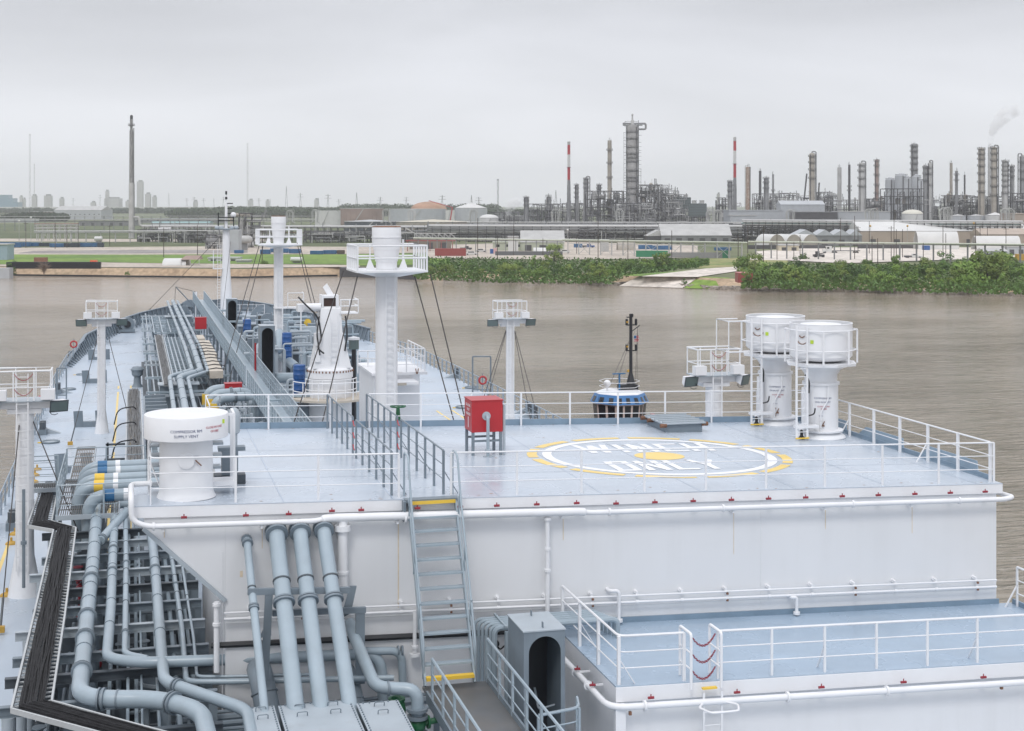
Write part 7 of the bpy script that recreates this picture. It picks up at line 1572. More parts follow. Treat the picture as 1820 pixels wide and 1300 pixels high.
bld('wide pale building left of the pale roofs', 1298, 1345, 384, 1030, CORR, dp=16)
bld('tan flat building at the right picture edge', 1803, 1840, 381, 1000, FTAN, dp=30, rm=FTAN)
bld('long tan warehouse with bright white roof', 1530, 1830, 411, 800, FTAN, 'gable', WHT, 34, 5, 'warehouse', doors=7)
bld('second tan warehouse hip on the far right', 1745, 1850, 417, 770, FTAN, 'gable', FTAN, 20, 3, 'warehouse')
bld('grey gabled open shed in front of the refinery', 1176, 1300, 419, 830, RG, 'gable', RGL, 26, 6.5, 'shed', doors=6)
bld('grey shed with dark gabled end left of the grey gabled shed', 1150, 1192, 420, 835, RGD, 'gable2', RGL, 18, 3.5, 'shed')
bld('sage green shed with striped pale roof', 926, 1003, 431, 700, SAGE, 'gable', RGL, 22, 5.5, 'shed', doors=3)
bld('smaller sage green block left of the striped roof shed', 876, 930, 432, 705, SAGE, dp=10, rm=SAGE, name='shed', win=3)
bld('white box building on legs left of the striped roof shed', 903, 921, 422, 690, WHT, dp=5, name='cabin')
for i, (x0, x1) in enumerate(((1412, 1452), (1450, 1482), (1480, 1512), (1510, 1532))): bld(f'{ORD[i]} dark grey pitched shed from the left in the row of four', x0, x1, 419, 790, RG, 'gable2', CORR, 16, 3.2, 'shed', doors=1)
bld('low brown flat building behind the red framed shelter', 728, 800, 425, 730, mat('brown_cladding', (.20, .17, .14), .7), dp=12, rm=RGD, name='shed', doors=3)
bld('white building with dark doors on the left quay', 370, 424, 460, 580, WHT, dp=7, doors=3, win=1, name='cabin')
bld('grey ribbed container cabin beside the white quay building', 420, 444, 464, 565, CORR, dp=4, name='cabin')
bld('blue grey house on stilts at the left picture edge', -22, 13, 436, 590, mat('blue_grey_cladding', (.30, .38, .46), .6), dp=8, name='cabin', win=1)
bld('pale yellow low building behind the flatbed truck', 1385, 1420, 437, 700, mat('cream_cladding', (.55, .50, .38), .6), dp=8, name='cabin', doors=2)
bld('grey corrugated shed in the lower right yard', 1748, 1790, 447, 600, CORR, 'gable', RGL, 9, 1.2, 'shed', doors=2)
bld('white roofed shed beside the grey corrugated one', 1790, 1840, 439, 640, CORR, dp=8, rm=WHT, name='shed', doors=3)
bld('grey hut under the brown canopy', 1068, 1082, 428, 690, RGL, dp=4, name='cabin')
bld('blue grey far office block at the left edge', -40, 14, 347, 4300, SKYB, dp=40, rm=SKYB, name='office_block')
bld('lower step of the blue grey far office block', 14, 23, 353, 4300, SKYB, dp=40, rm=SKYB, name='office_block'); bld('lowest step of the blue grey far block', 23, 32, 360, 4300, SKYB, dp=40, rm=SKYB, name='office_block')
bld('long grey white warehouse before the far trees on the left', 96, 180, 374, 2100, CORR, 'gable', RGL, 60, 6, 'warehouse', win=10)
bld('pinkish roofed long building in the far trees', 48, 82, 377, 2500, mat('pink_roof', (.40, .28, .25), .7), dp=40, name='warehouse')
bld('flat white far roof along the horizon', 0, 330, 368.5, 3800, WHT, dp=60, rm=WHT, name='warehouse'); bld('second flat white far roof along the horizon', 330, 520, 369, 3900, WHT, dp=60, rm=WHT, name='warehouse')
bld('long green blue roofed shed beyond the left pipes', 268, 372, 396.5, 1350, CORR, 'gable', mat('teal_roof', (.25, .40, .40), .5), 18, 2, 'shed')
bld('long dark low shed beside the far left pipes', 140, 240, 394, 1500, RG, dp=14, rm=RG, name='shed', doors=6); bld('pale low shed left of the far pipes', -30, 60, 390, 1750, CORR, dp=20, name='shed')
bld('brown grey long shed by the far marsh', 235, 400, 389, 1700, RG, dp=14, rm=CORR, name='shed', win=9)
# tunnel tents
def tent(label, x0, x1, ytop, ybase, m=WHT, side=1, d=None):
    d = d or gd(ybase); w_ = (x1 - x0) * d / F; h = ZY(ytop, d) - GZ; c = B((x0 + x1) / 2, d); rr = min(h, w_ * .35)
    t = thing('tunnel_tent', label, 'tent', c, 'white tunnel tents'); m_ = MB(); v_ = []
    for j, o in enumerate((-w_ / 2, w_ / 2)):
        for i in range(13): a = math.pi * i / 12; v_.append(c + U * (o + (side * 2.0 * (1 - 0) * (math.cos(a) * .5 + .5) if False else 0)) + W * (4.5 - 4.5 * math.cos(a)) + V((0, 0, h * math.sin(a))))
    m_.add(v_, [(i, i + 1, 14 + i, 13 + i) for i in range(12)]); build('cover', m_, m, t)
    build('end_wall', MB().add([p + U * side * -.05 for p in (v_[13:] if side > 0 else v_[:13])], [tuple(range(13))]), RTAN, t, False)
def tentf(label, x0, x1, ytop, ybase, d=None):
    d = d or gd(ybase); r = (x1 - x0) * d / F / 2; h = ZY(ytop, d) - GZ; c = B((x0 + x1) / 2, d); t = thing('tunnel_tent', label, 'tent', c, 'white tunnel tents')
    v_ = [c + (W * 14 - U * 5) * j - U * r * math.cos(math.pi * i / 12) + V((0, 0, h * math.sin(math.pi * i / 12))) for j in (0, 1) for i in range(13)]
    build('cover', MB().add(v_, [(i, i + 1, 14 + i, 13 + i) for i in range(12)]), WHT, t); build('end_wall', MB().add([p - W * .05 for p in v_[:13]], [tuple(range(13))]), RTAN, t, False)
tent('largest white tunnel tent with open right end, in front of the tan warehouse', 1632, 1705, 412, 433, d=720); tent('wide white tunnel tent near the right picture edge', 1736, 1815, 420, 434, d=715)
for i in range(3): tentf(f'{ORD[i]} arched tent from the left in a row of three', 1366 + 30 * i, 1397 + 30 * i, 417, 433, 760)
tent('small white tunnel tent in front of the striped roof shed', 948, 978, 441, 451); tent('white tunnel tent with tan open end on the left quay', 288, 330, 460, 473)
tent('brownish dome tent behind the power poles', 1098, 1130, 431, 446, RTAN)
# ---------------------------------------------------------------- pipe racks
def rack(label, pts, posts, lines, pm=RG, px_=RG, yb=None, brace=True, wd=5, name='pipe_rack', pw=.4):
    """pts: (px, d) along the rack; lines: (z above ground, radius, material, back offset)"""
    Q = [B(px, d) for px, d in pts]; t = thing(name, label, 'pipe rack', Q[0], 'pipe racks on the far bank')
    ztop = max(z for z, r, m, o in lines)
    for z, r, m, o in lines: build('pipe', MB().tube([q_ + V((0, 0, z)) + W * o for q_ in Q], r, 8), m, t)
    L = [0]
    for a, b_ in zip(Q[:-1], Q[1:]): L.append(L[-1] + (b_ - a).length)
    def at(s_):
        for i in range(len(Q) - 1):
            if s_ <= L[i + 1] + 1e-6: return Q[i].lerp(Q[i + 1], (s_ - L[i]) / (L[i + 1] - L[i]))
        return Q[-1]
    bx_ = MB(); pmm = None
    for k in range(posts):
        p = at(L[-1] * (k + .5) / posts); m_ = MB(); zs = sorted(set(z for z, r, m, o in lines)); zt = ztop - .3
        m_.bar(p, p + V((0, 0, zt)), pw)
        if wd: m_.bar(p + W * wd, p + W * wd + V((0, 0, zt)), pw)
        for z in zs: m_.bar(p - W * .4 + V((0, 0, z - .35)), p + W * (wd + .4) + V((0, 0, z - .35)), .25)
        if brace and k < posts - 1:
            p2 = at(L[-1] * (k + 1.5) / posts)
            if k % 2: m_.bar(p + V((0, 0, .5)), p2 + V((0, 0, zt * .8)), .16).bar(p + V((0, 0, zt * .8)), p2 + V((0, 0, .5)), .16)
            m_.bar(p + V((0, 0, zt * .8)), p2 + V((0, 0, zt * .8)), .22)
        build('bent', m_, px_, t, False)
    return t
H_ = lambda py, d: ZY(py, d) - GZ
rack('long silver pipe on dark trestles left of the slim mast', [(252, 900), (430, 890)], 18, [(H_(402.5, 900), .9, SILV, 2), (H_(411, 900), .35, RGL, 1), (H_(413, 900), .3, RG, 3), (H_(408, 900), .25, RG, 4)], px_=RGD)
rack('long silver pipe on trestles between the two vent masts', [(430, 888), (760, 872)], 28, [(H_(403.5, 880), .9, SILV, 2), (H_(420, 880), .4, RGL, 1), (H_(418, 880), .4, SILV, 3), (H_(414, 880), .25, RUST, 4)], px_=RGD)
rack('dense main rack with a big silver pipe before the refinery, middle part', [(760, 872), (1000, 862), (1320, 850)], 34, [(H_(402, 872), .95, SILV, 2), (H_(406, 870), .4, RG, 0), (H_(409, 870), .5, RGL, 4), (H_(413, 870), .35, SILV, 1), (H_(416, 870), .35, RG, 3), (H_(420, 870), .3, RG, 5), (H_(424, 870), .4, RGL, 2), (H_(411, 870), .25, RG, 0)], px_=RGD)
rack('dense main rack before the refinery, right part', [(1320, 850), (1820, 790)], 40, [(H_(393, 830), .7, SILV, 2), (H_(395.5, 830), .4, RGL, 0), (H_(398, 830), .5, mat('pale_teal_pipe', (.35, .45, .43), .5), 4), (H_(402, 830), .3, RG, 1), (H_(405, 830), .35, RG, 3), (H_(408, 830), .3, RG, 5), (H_(412, 830), .3, RGD, 2), (H_(400, 830), .25, RGL, 0)], px_=RGD)
rack('second dense rack behind the main one', [(830, 960), (1820, 930)], 50, [(H_(396, 950), .5, RGL, 2), (H_(399, 950), .4, RG, 0), (H_(402, 950), .4, RG, 4), (H_(406, 950), .5, RG, 1), (H_(410, 950), .4, RGD, 3)], px_=RGD)
rack('pale green pipe on slim posts in the near yard, left part', [(735, 700), (1000, 655)], 15, [(H_(425, 680), .32, PALEG, 0), (H_(427, 680), .2, SILV, .6)], brace=False, wd=1.2, px_=RG, pw=.3)
rack('pale green pipe on braced lattice posts in the near yard, middle part', [(1000, 655), (1330, 605)], 16, [(H_(429, 630), .35, PALEG, 0), (H_(431, 630), .25, PALEG, .8)], brace=True, wd=2.0, px_=RGL, pw=.3)
rack('pale green pipe on slim posts in the near yard, right part', [(1330, 605), (1830, 560)], 17, [(H_(432, 585), .32, PALEG, 0), (H_(434, 585), .22, SILV, .7)], brace=False, wd=1.0, px_=RG, pw=.28)
rack('white pipe run across the left marsh', [(60, 840), (240, 850), (420, 850)], 14, [(H_(411, 845), .35, SILV, 0), (H_(413.5, 845), .4, WHT, 1)], brace=False, wd=1.2, px_=RGL, pw=.3)
rack('far thin pipe rack beyond the left marsh', [(-20, 1200), (240, 1250), (560, 1250)], 34, [(H_(391, 1220), .35, RGL, 0), (H_(394, 1220), .35, RG, 2), (H_(385, 1220), .2, RGL, 1)], brace=False, wd=2, px_=RG, pw=.3)
rack('low rusty rack among the blue skips on the left', [(60, 900), (140, 905)], 8, [(H_(398, 900), .3, RUSTT, 0), (H_(400.5, 900), .25, RGL, 2), (H_(406, 900), .3, RGL, 1)], px_=RGL, wd=3)
# white conveyor truss over the red shelter
c = B(735, 780); t = thing('truss_bridge', 'pale lattice truss bridge above the red framed shelter', 'bridge', c); m_ = MB(); z0, z1 = ZY(424, 780), ZY(415, 780)
Q = [B(737 + i * 10.5, 780) for i in range(8)]
for a, b_ in zip(Q[:-1], Q[1:]): m_.bar(V((a.x, a.y, z1)), V((b_.x, b_.y, z1)), .4).bar(V((a.x, a.y, z0)), V((b_.x, b_.y, z0)), .4).bar(V((a.x, a.y, z1)), V((b_.x, b_.y, z0)), .35).bar(V((a.x, a.y, z0)), V((a.x, a.y, z1)), .3)
m_.bar(V((Q[0].x, Q[0].y, z1)), Q[0] - U * 5 + V((0, 0, z1 - GZ + 3)), .5)
build('truss', m_, SILV, t, False); each('leg', MB().bar(Q[0], V((Q[0].x, Q[0].y, z0)), .5).bar(Q[4], V((Q[4].x, Q[4].y, z0)), .5).bar(Q[7], V((Q[7].x, Q[7].y, z0)), .5), SILV, t, False)
c = B(765, 700); t = thing('red_shelter', 'open shelter with a thin red beam roof', 'shelter', c); build('roof', vbox(c, 24, 6, ZY(429, 700), ZY(427.5, 700)), CONT, t, False)
for k in range(5): p = c + U * (-11 + 5.4 * k); build('post', MB().bar(p, V((p.x, p.y, ZY(429, 700))), .35), mat('shelter_post', (.3, .12, .11), .6) if k == 0 else MATS['shelter_post'], t, False)
# expansion loops
for i, (px, d, h) in enumerate(((515, 1050, 374), (560, 1150, 373), (686, 1050, 372), (731, 1080, 373), (841, 1000, 373), (987, 980, 372), (1101, 980, 372), (1262, 980, 374), (1275, 980, 374), (1404, 960, 373), (1544, 960, 372), (1553, 960, 371), (1677, 950, 370), (1684, 950, 369), (1786, 950, 371), (1795, 950, 371))):
    c = B(px, d); zt = ZY(h, d); zb = ZY(397, d); w_ = 2.6; t = thing('expansion_loop', f'{ORD[i]} upright pipe expansion loop from the left along the pipe racks', 'pipe loop', c, 'pipe expansion loops')
    for k, rr in enumerate((w_, w_ - .8)):
        o = W * k * .8; build('loop_pipe', MB().tube([c + o + U * (-rr - 1.4) + V((0, 0, zb - GZ)), c + o + U * -rr * .8 + V((0, 0, zb - GZ + 1.2))] + [c + o + U * -rr * math.cos(a) + V((0, 0, zt - GZ - w_ + rr * math.sin(a))) for a in [j * math.pi / 8 for j in range(9)]] + [c + o + U * rr * .8 + V((0, 0, zb - GZ + 1.2)), c + o + U * (rr + 1.4) + V((0, 0, zb - GZ))], .3, 6), SILV, t)
    build('support', MB().bar(c, V((c.x, c.y, zt - 1)), .35).bar(c + U * 3.2, c + U * 3.2 + V((0, 0, zt - GZ + .3)), .25).bar(c + V((0, 0, zt - GZ + .3)), c + U * 3.2 + V((0, 0, zt - GZ + .3)), .2), RGL, t, False)
# ---------------------------------------------------------------- flare stack and masts on the left
d = 960; c = B(233.5, d); t = thing('flare_stack', 'very tall slim grey flare stack with dark tip on the left bank', 'flare stack', c)
build('lower_shaft', MB().lathe(c, [(1.9, 0), (1.9, .6), (1.72, .7), (1.66, ZY(328, d) - GZ), (1.45, ZY(325, d) - GZ)], 18), RGL, t)
build('upper_shaft', MB().lathe((c.x, c.y, ZY(325, d)), [(1.4, 0), (1.3, 12), (1.2, ZY(235, d) - ZY(325, d)), (.8, ZY(228, d) - ZY(325, d)), (.7, ZY(210, d) - ZY(325, d))], 16), mat('sooty_shaft', (.30, .30, .30), .6, dirt=.7, dcol=(.10, .10, .10), dscale=(1, 1, .15), dlo=.4, dhi=.6), t)
p = c + U * 1.9; build('side_pipe', MB().tube([V((p.x, p.y, GZ)), V((p.x, p.y, ZY(330, d))), V((p.x - .3, p.y, ZY(322, d))), V((p.x - .3, p.y, ZY(228, d)))], .28, 6), RG, t)
build('flare_tip', MB().lathe((c.x, c.y, ZY(212, d)), [(.8, 0), (.9, .5), (.9, 2.0), (.6, 2.6)], 12), BLACK, t)
build('platform', MB().lathe((c.x, c.y, ZY(224, d)), [(2.3, 0), (2.3, .2)], 12).tube(ringp(c, 2.3, ZY(224, d) + 1.2), .08, 4).tube(ringp(c, 2.3, ZY(224, d) + .6), .08, 4), RGD, t, False)
build('pilot_pipes', MB().bar((c.x + 1, c.y, ZY(226, d)), (c.x + .9, c.y, ZY(206, d)), .2).bar((c.x - 1, c.y, ZY(226, d)), (c.x - .7, c.y, ZY(208, d)), .2), RGD, t, False)
build('feed_elbow', MB().tube(rnd([V((c.x, c.y, ZY(387, d))) + U * 1, V((c.x, c.y, ZY(386, d))) + U * 5, V((c.x, c.y, ZY(401, d))) + U * 5.5, V((c.x, c.y, ZY(402.5, d))) + U * 8], 2.5, 5), .75, 10), RGL, t)
def antenna(label, px, ytop, d, w_=1.6, ybase=None, cat='antenna', m=RGL, guy=True, name='radio_mast'):
    c = B(px, d); zt = ZY(ytop, d); t = thing(name, label, cat, c, 'distant masts and pylons'); m_ = MB()
    for s_ in (-1, 1): m_.bar(c + U * s_ * w_ / 2, c + U * s_ * w_ / 2 * (1 if guy else .3) + V((0, 0, zt - GZ)), max(.35, d / 6000))
    z = 0; k = 0
    while z < zt - GZ - w_ * 3: m_.bar(c + U * w_ / 2 * (1 if k % 2 else -1) + V((0, 0, z)), c + U * w_ / 2 * (-1 if k % 2 else 1) + V((0, 0, z + w_ * 3)), .3); z += w_ * 3; k += 1
    build('lattice', m_, m, t, False); build('tip', MB().cbox(c + V((0, 0, zt - GZ)), w_ * 1.6, 1, w_ * .8), m, t, False)
antenna('tallest thin guyed radio mast at the far left', 53, 240, 3400, 2.6); antenna('thin radio mast right of the flare stack', 440, 256, 3600, 2.4); antenna('faint slim mast beside the far left radio mast', 61, 292, 4800, 2)
antenna('slim flare tower with a bulb on top left of the refinery', 885, 320, 1700, 1.5, m=RG)
for i, (px, yt_, d) in enumerate(((345, 350, 3800), (509, 331, 3200), (534, 343, 3300), (583, 345, 2800), (634, 342, 2800), (676, 350, 3000), (786, 347, 2600), (838, 347, 2600), (851, 350, 2800), (722, 350, 3200), (300, 343, 4600), (178, 346, 4800), (362, 352, 4400), (380, 352, 4600), (397, 350, 4200), (975, 344, 2600), (988, 338, 2500), (130, 352, 5000), (332, 352, 5000), (566, 352, 3600), (602, 354, 3900), (460, 352, 4200), (480, 354, 4300))):
    c = B(px, d); zt = ZY(yt_, d); t = thing('power_pylon', f'{ORD[i] if i < 25 else i} far hazy pylon or mast on the horizon line', 'pylon', c, 'far hazy pylons')
    w_ = 3.2; build('lattice', MB().bar(c - U * w_, c + V((0, 0, zt - GZ)), .7).bar(c + U * w_, c + V((0, 0, zt - GZ)), .7).bar(c - U * w_ * .6 + V((0, 0, (zt - GZ) * .4)), c + U * w_ * .6 + V((0, 0, (zt - GZ) * .4)), .5).bar(c - U * w_ * .3 + V((0, 0, (zt - GZ) * .7)), c + U * w_ * .3 + V((0, 0, (zt - GZ) * .7)), .5), RG, t, False)
    if i % 3 != 1: each('cross_arm', MB().bar(c - U * 7 + V((0, 0, (zt - GZ) * .8)), c + U * 7 + V((0, 0, (zt - GZ) * .8)), .6).bar(c - U * 5 + V((0, 0, (zt - GZ) * .93)), c + U * 5 + V((0, 0, (zt - GZ) * .93)), .6), RG, t, False)
for i, (px, w_, yt_, d) in enumerate(((37, 5, 350, 5200), (43, 4, 354, 5200), (60, 8, 348, 5000), (84, 12, 348, 5000), (109, 7, 353, 5200), (190, 6, 340, 5600), (198, 26, 353, 5600), (248, 10, 323, 5200), (262, 9, 345, 5400), (274, 7, 350, 5400), (165, 8, 360, 5600), (227, 8, 358, 5600), (347, 7, 358, 5600), (445, 8, 356, 5600), (475, 6, 357, 5600), (562, 7, 355, 5200), (1277, 5, 345, 2600), (1680, 8, 352, 2400))):
    c = B(px, d); ww = w_ * d / F; t = thing('far_tower', f'{ORD[i]} far hazy plant tower from the left on the horizon', 'tower', c, 'far hazy plant towers')
    build('body', vbox(c, ww, ww, GZ, ZY(yt_, d)), RGL, t, False); build('top_stage', vbox(c + U * ww * .1, ww * .6, ww * .6, ZY(yt_, d), ZY(yt_ - 2.5, d)), RG, t, False)
# long wire between pylons is left to the haze; timber poles
pol = [(46, 395, 441), (98, 397, 443), (119, 400, 441), (139, 396, 437), (195, 400, 438), (291, 405, 458), (351, 400, 460), (399, 392, 450), (466, 408, 470), (849, 388, 458), (884, 420, 460), (913, 398, 455), (1063, 393, 462), (1194, 410, 468), (1116, 415, 462), (1148, 402, 450), (1312, 420, 478), (1329, 400, 474), (1357, 402, 474), (1381, 415, 463), (1411, 430, 462), (1422, 418, 464), (1494, 388, 448), (1519, 384, 462), (1525, 402, 452), (1545, 394, 452), (1550, 420, 470), (1560, 424, 473), (1584, 402, 464), (1589, 388, 462), (1593, 408, 466), (1604, 408, 459), (1613, 400, 430), (1641, 432, 468), (1676, 400, 462), (1681, 415, 460), (1734, 396, 462), (1742, 404, 440), (1749, 403, 435), (1755, 404, 440), (1788, 404, 460), (1798, 388, 425), (1710, 404, 432), (1025, 420, 452), (965, 424, 455), (735, 430, 460)]
for i, (px, y0, yb) in enumerate(pol):
    d = gd(max(yb, 432)); c = B(px, d); zt = ZY(y0, d)
    near = 'left bank' if px < 500 else 'middle yard' if px < 1320 else 'right yard'
    t = thing('utility_pole', f'tall dark timber pole in the {near}, {"with" if i % 4 == 0 else "without"} crossarm', 'pole', c, f'timber poles in the {near} {"with" if i % 4 == 0 else "without"} crossarm')
    build('pole', MB().cyl(c, V((c.x, c.y, zt)), .17, .12, 8), WOODP, t)
    if i % 4 == 0: build('crossarm', MB().bar(V((c.x, c.y, zt - .8)) - U * 1.2, V((c.x, c.y, zt - .8)) + U * 1.2, .16), WOODP, t, False)
for i, (px, py) in enumerate(((34, 393), (55, 387), (1009, 409), (1547, 402), (1613, 402), (1731, 397))):
    c = B(px, 800); t = thing('yard_lamp', f'{ORD[i]} tall pole lamp with a pale globe counted from the left', 'lamp', c, 'pale globe yard lamps'); build('pole', MB().cyl(c, V((c.x, c.y, ZY(py, 800))), .12, n=6), RGL, t); build('globe', MB().sph(V((c.x, c.y, ZY(py, 800))), .6), WHT if i < 3 else YELD, t)
# ---------------------------------------------------------------- boxes, vehicles, small things
def skip_(label, x0, x1, yt_, yb, m):
    d = gd(yb); c = B((x0 + x1) / 2, d); w_ = (x1 - x0) * d / F; z1 = ZY(yt_, d); t = thing('roll_off_box', label, 'skip', c, 'roll off boxes')
    build('box', vbox(c, w_, 2.4, GZ + .2, z1), m, t, False); m_ = MB()
    for k in range(max(3, int(w_ / .9))): p = c - W * .08 + U * (-w_ / 2 + w_ * (k + .5) / max(3, int(w_ / .9))); m_.bar(V((p.x, p.y, GZ + .2)), V((p.x, p.y, z1)), .18)
    o = build('rib', m_, m, t, False); o['kind'] = 'stuff'; build('skid', vbox(c, w_ * .9, 2, GZ, GZ + .2), RGD, t, False)
for i, a in enumerate(((-6, 12, 431, 440, BBOX), (12, 37, 431, 440.5, BBOX), (38, 53, 431, 439, BBOX), (53, 69, 431.5, 438.5, BBOX), (70, 87, 432, 438.5, BBOX2), (88, 111, 433, 440, BBOX), (112, 126, 432.5, 439.5, BBOX2), (126, 140, 432, 440, BBOX2), (141, 157, 432, 439.5, BBOX), (157, 172, 432, 439.5, BBOX), (173, 183, 432, 440, BBOX2), (416, 432, 445, 451, BBOX), (462, 480, 444, 452, BBOX), (480, 487, 442, 449, BBOX), (486, 499, 442.5, 450, BBOX2), (500, 512, 442, 450, BBOX), (513, 534, 443, 451, BBOX), (551, 574, 446, 453, BBOX), (574, 598, 445, 452, BBOX), (599, 612, 445, 452, mat('brown_skip', (.10, .075, .06), .7)), (1135, 1160, 436, 444, BBOX), (1160, 1195, 437, 445, BBOX), (1020, 1035, 434, 441, BBOX), (1270, 1300, 440, 446, BBOX))):
    skip_(f'{"dark" if a[4] is BBOX2 else "brown" if a[4] is not BBOX else "blue"} roll off box, {ORD[i]} from the left on the far bank', *a)
fbox('freight_container', 'long dark red container wall beside the tree belt', 'container', 773, 828, 442, 456, CONT, 3); fbox('freight_container', 'green container behind the shrubs left of the grey fence', 'container', 1131, 1187, 446, 458, CGRN, 2.6)
fbox('freight_container', 'small green container end at the right of the grey fence', 'container', 1284, 1294, 446, 459, CGRN, 2.6)
t, c, w_, d, z1 = fbox('freight_container', 'rust red container with pinkish roof by the landing road', 'container', 1312, 1338, 486, 503, CONT, 6); build('roof', vbox(c - W * .05, w_ + .1, 6.1, z1 + .01, z1 + .15), mat('pink_container_roof', (.5, .2, .18), .6), t, False)
fbox('storage_box', 'ochre yellow box at the right edge of the lower yard', 'box', 1808, 1826, 452, 463, YELD, 3); fbox('portable_toilet', 'blue portable toilet beside the pale pink one', 'toilet', 871, 877, 443, 452, BLUEP, 2); fbox('portable_toilet', 'pale pink portable toilet beside the blue one', 'toilet', 877, 883, 441, 452, mat('pink_cabin', (.6, .38, .38), .6), 2)
t, c, w_, d, z1 = fbox('canopy_tent', 'blue square canopy tent with pale legs in the right yard', 'canopy', 1643, 1653, 437, 441, BLUEP, 4, d=gd(446))
fbox('notice_board', 'white notice board at the shrub edge above the rust red container', 'sign', 1311, 1323, 471, 476, WHT, .2, d=gd(480))
fbox('site_barrier', 'dark mesh barrier along the yard edge behind the shrubs', 'barrier', 880, 1000, 447, 455, mat('dark_mesh', (.12, .125, .13), .8), .2); fbox('site_barrier', 'grey panel fence between the two green containers', 'barrier', 1188, 1284, 449, 459, mat('grey_panel', (.25, .25, .25), .8), .2)
fbox('site_barrier', 'low dark long bund behind the flatbed truck', 'barrier', 1330, 1480, 436, 443, RGD, 1.5); fbox('site_barrier', 'dark bund along the right yard with tarpaulins', 'barrier', 1525, 1680, 434, 443, RGD, 1.5)
def wheel(c, r): return MB().cyl(c - W * .12, c + W * .12, r, n=12)
def vehicle(label, px, yb, L, kind, m, flip=1, name='pickup_truck', cat='pickup'):
    d = gd(yb); c = B(px, d); t = thing(name, label, cat, c)
    def bx(x0, x1, z0, z1, y0=0, y1=2): q4 = [c + U * flip * x0 + W * y0, c + U * flip * x1 + W * y0, c + U * flip * x1 + W * y1, c + U * flip * x0 + W * y1]; return MB().hexa([p + V((0, 0, z0)) for p in q4], [p + V((0, 0, z1)) for p in q4])
    if kind == 'pickup':
        build('bed', bx(-L / 2, -.1 * L, .6, 1.25), RGD, t, False); build('bonnet', bx(.28 * L, L / 2, .5, 1.25), m, t, False); build('cab', bx(-.1 * L, .28 * L, .5, 1.3).add(*(lambda a: (a.v, a.f))(bx(-.06 * L, .22 * L, 1.3, 2.0, .15, 1.85))), m, t, False)
        build('side_window', bx(-.03 * L, .18 * L, 1.4, 1.85, .12, .14), WIN, t, False); wx = (-.33 * L, .34 * L); wr = .45
    elif kind == 'car':
        build('body', bx(-L / 2, L / 2, .4, 1.1), m, t, False); build('cabin', bx(-.3 * L, .22 * L, 1.1, 1.75, .15, 1.85), m, t, False); build('side_window', bx(-.27 * L, .19 * L, 1.2, 1.6, .12, .14), WIN, t, False); wx = (-.3 * L, .3 * L); wr = .38
    else:
        build('cab', bx(-L / 2, -L / 2 + 1.8, .8, 2.0).add(*(lambda a: (a.v, a.f))(bx(-L / 2 + 1.4, -L / 2 + 4.0, .8, 3.4))), m, t, False); build('windscreen', bx(-L / 2 + 1.36, -L / 2 + 1.39, 2.2, 3.1, .2, 1.8), WIN, t, False); build('side_window', bx(-L / 2 + 1.8, -L / 2 + 2.8, 2.2, 3.0, -.03, -.01), WIN, t, False)
        build('flatbed', bx(-L / 2 + 4.2, L / 2, 1.1, 1.4, -.1, 2.3), RGD, t, False); wx = (-L / 2 + .9, -L / 2 + 4.8, -L / 2 + 6.0, L / 2 - 2.4, L / 2 - 1.2); wr = .5
    for x in wx:
        for y in (.1, 1.9): build('wheel', wheel(c + U * flip * x + W * y + V((0, 0, wr)), wr), BLACK, t)
vehicle('white pickup with dark bed parked in the right yard', 1624, 460, 7.4, 'pickup', WHT); vehicle('white truck cab pulling a long dark flatbed in the right yard', 1496, 451, 17, 'truck', WHT, 1, 'flatbed_truck', 'truck')
vehicle('white jeep parked behind the sand heap', 855, 449, 5, 'car', WHT, 1, 'parked_car', 'car'); vehicle('white van parked left of the sand heap', 838, 454, 6, 'car', WHT, 1, 'parked_van', 'van'); vehicle('white car beside the small tunnel tent', 1004, 451, 5, 'car', WHT, 1, 'parked_car', 'car')
vehicle('dark pickup parked beyond the white jeep', 828, 445, 6, 'pickup', RGD); vehicle('blue truck at the right of the striped roof shed', 1045, 441, 7, 'pickup', BLUEP)
d = gd(459); c = B(1456, d); t = thing('forklift', 'dark telescopic forklift standing left of the flatbed truck', 'forklift', c)
build('chassis', vbox(c, 4.6, 2.2, GZ + .6, GZ + 1.5), RGD, t, False); build('cab', vbox(c - U * .6, 1.5, 1.8, GZ + 1.5, GZ + 2.8), BLACK, t, False); build('boom', MB().bar(c - U * 2.2 + V((0, 0, 1.4)), c + U * 2.6 + V((0, 0, 2.2)), .35), RGD, t, False)
for s_ in (-1.5, 1.6): build('wheel', wheel(c + U * s_ + V((0, 0, .6)), .6), BLACK, t)
# crane booms in the refinery
for px0, y0, px1, y1, lab in ((1423, 360, 1434, 309, 'long dark crane boom leaning right beside the tan column'), (1451, 345, 1456, 325, 'short dark crane boom right of the tan column')):
    a = B(px0, 1130); t = thing('crane_boom', lab, 'crane', a, 'dark crane booms'); build('boom', MB().bar(V((a.x, a.y, GZ)), V((B(px1, 1130).x, B(px1, 1130).y, ZY(y1, 1130))), .9), RGD, t, False); build('counterweight', vbox(a, 5, 4, GZ, GZ + 3), RGD, t, False)
a = V(B(806, 1400)); b_ = B(808, 1400); t = thing('lattice_crane', 'thin red lattice crane with long jib over the grey tanks', 'crane', a)
build('mast', MB().bar(V((B(798, 1400).x, B(798, 1400).y, GZ)), B(804, 1400) + V((0, 0, H_(369, 1400))), 1.0), RED, t, False); build('jib', MB().bar(B(804, 1400) + V((0, 0, H_(369, 1400))), B(762, 1400) + V((0, 0, H_(357, 1400))), .7), RED, t, False)
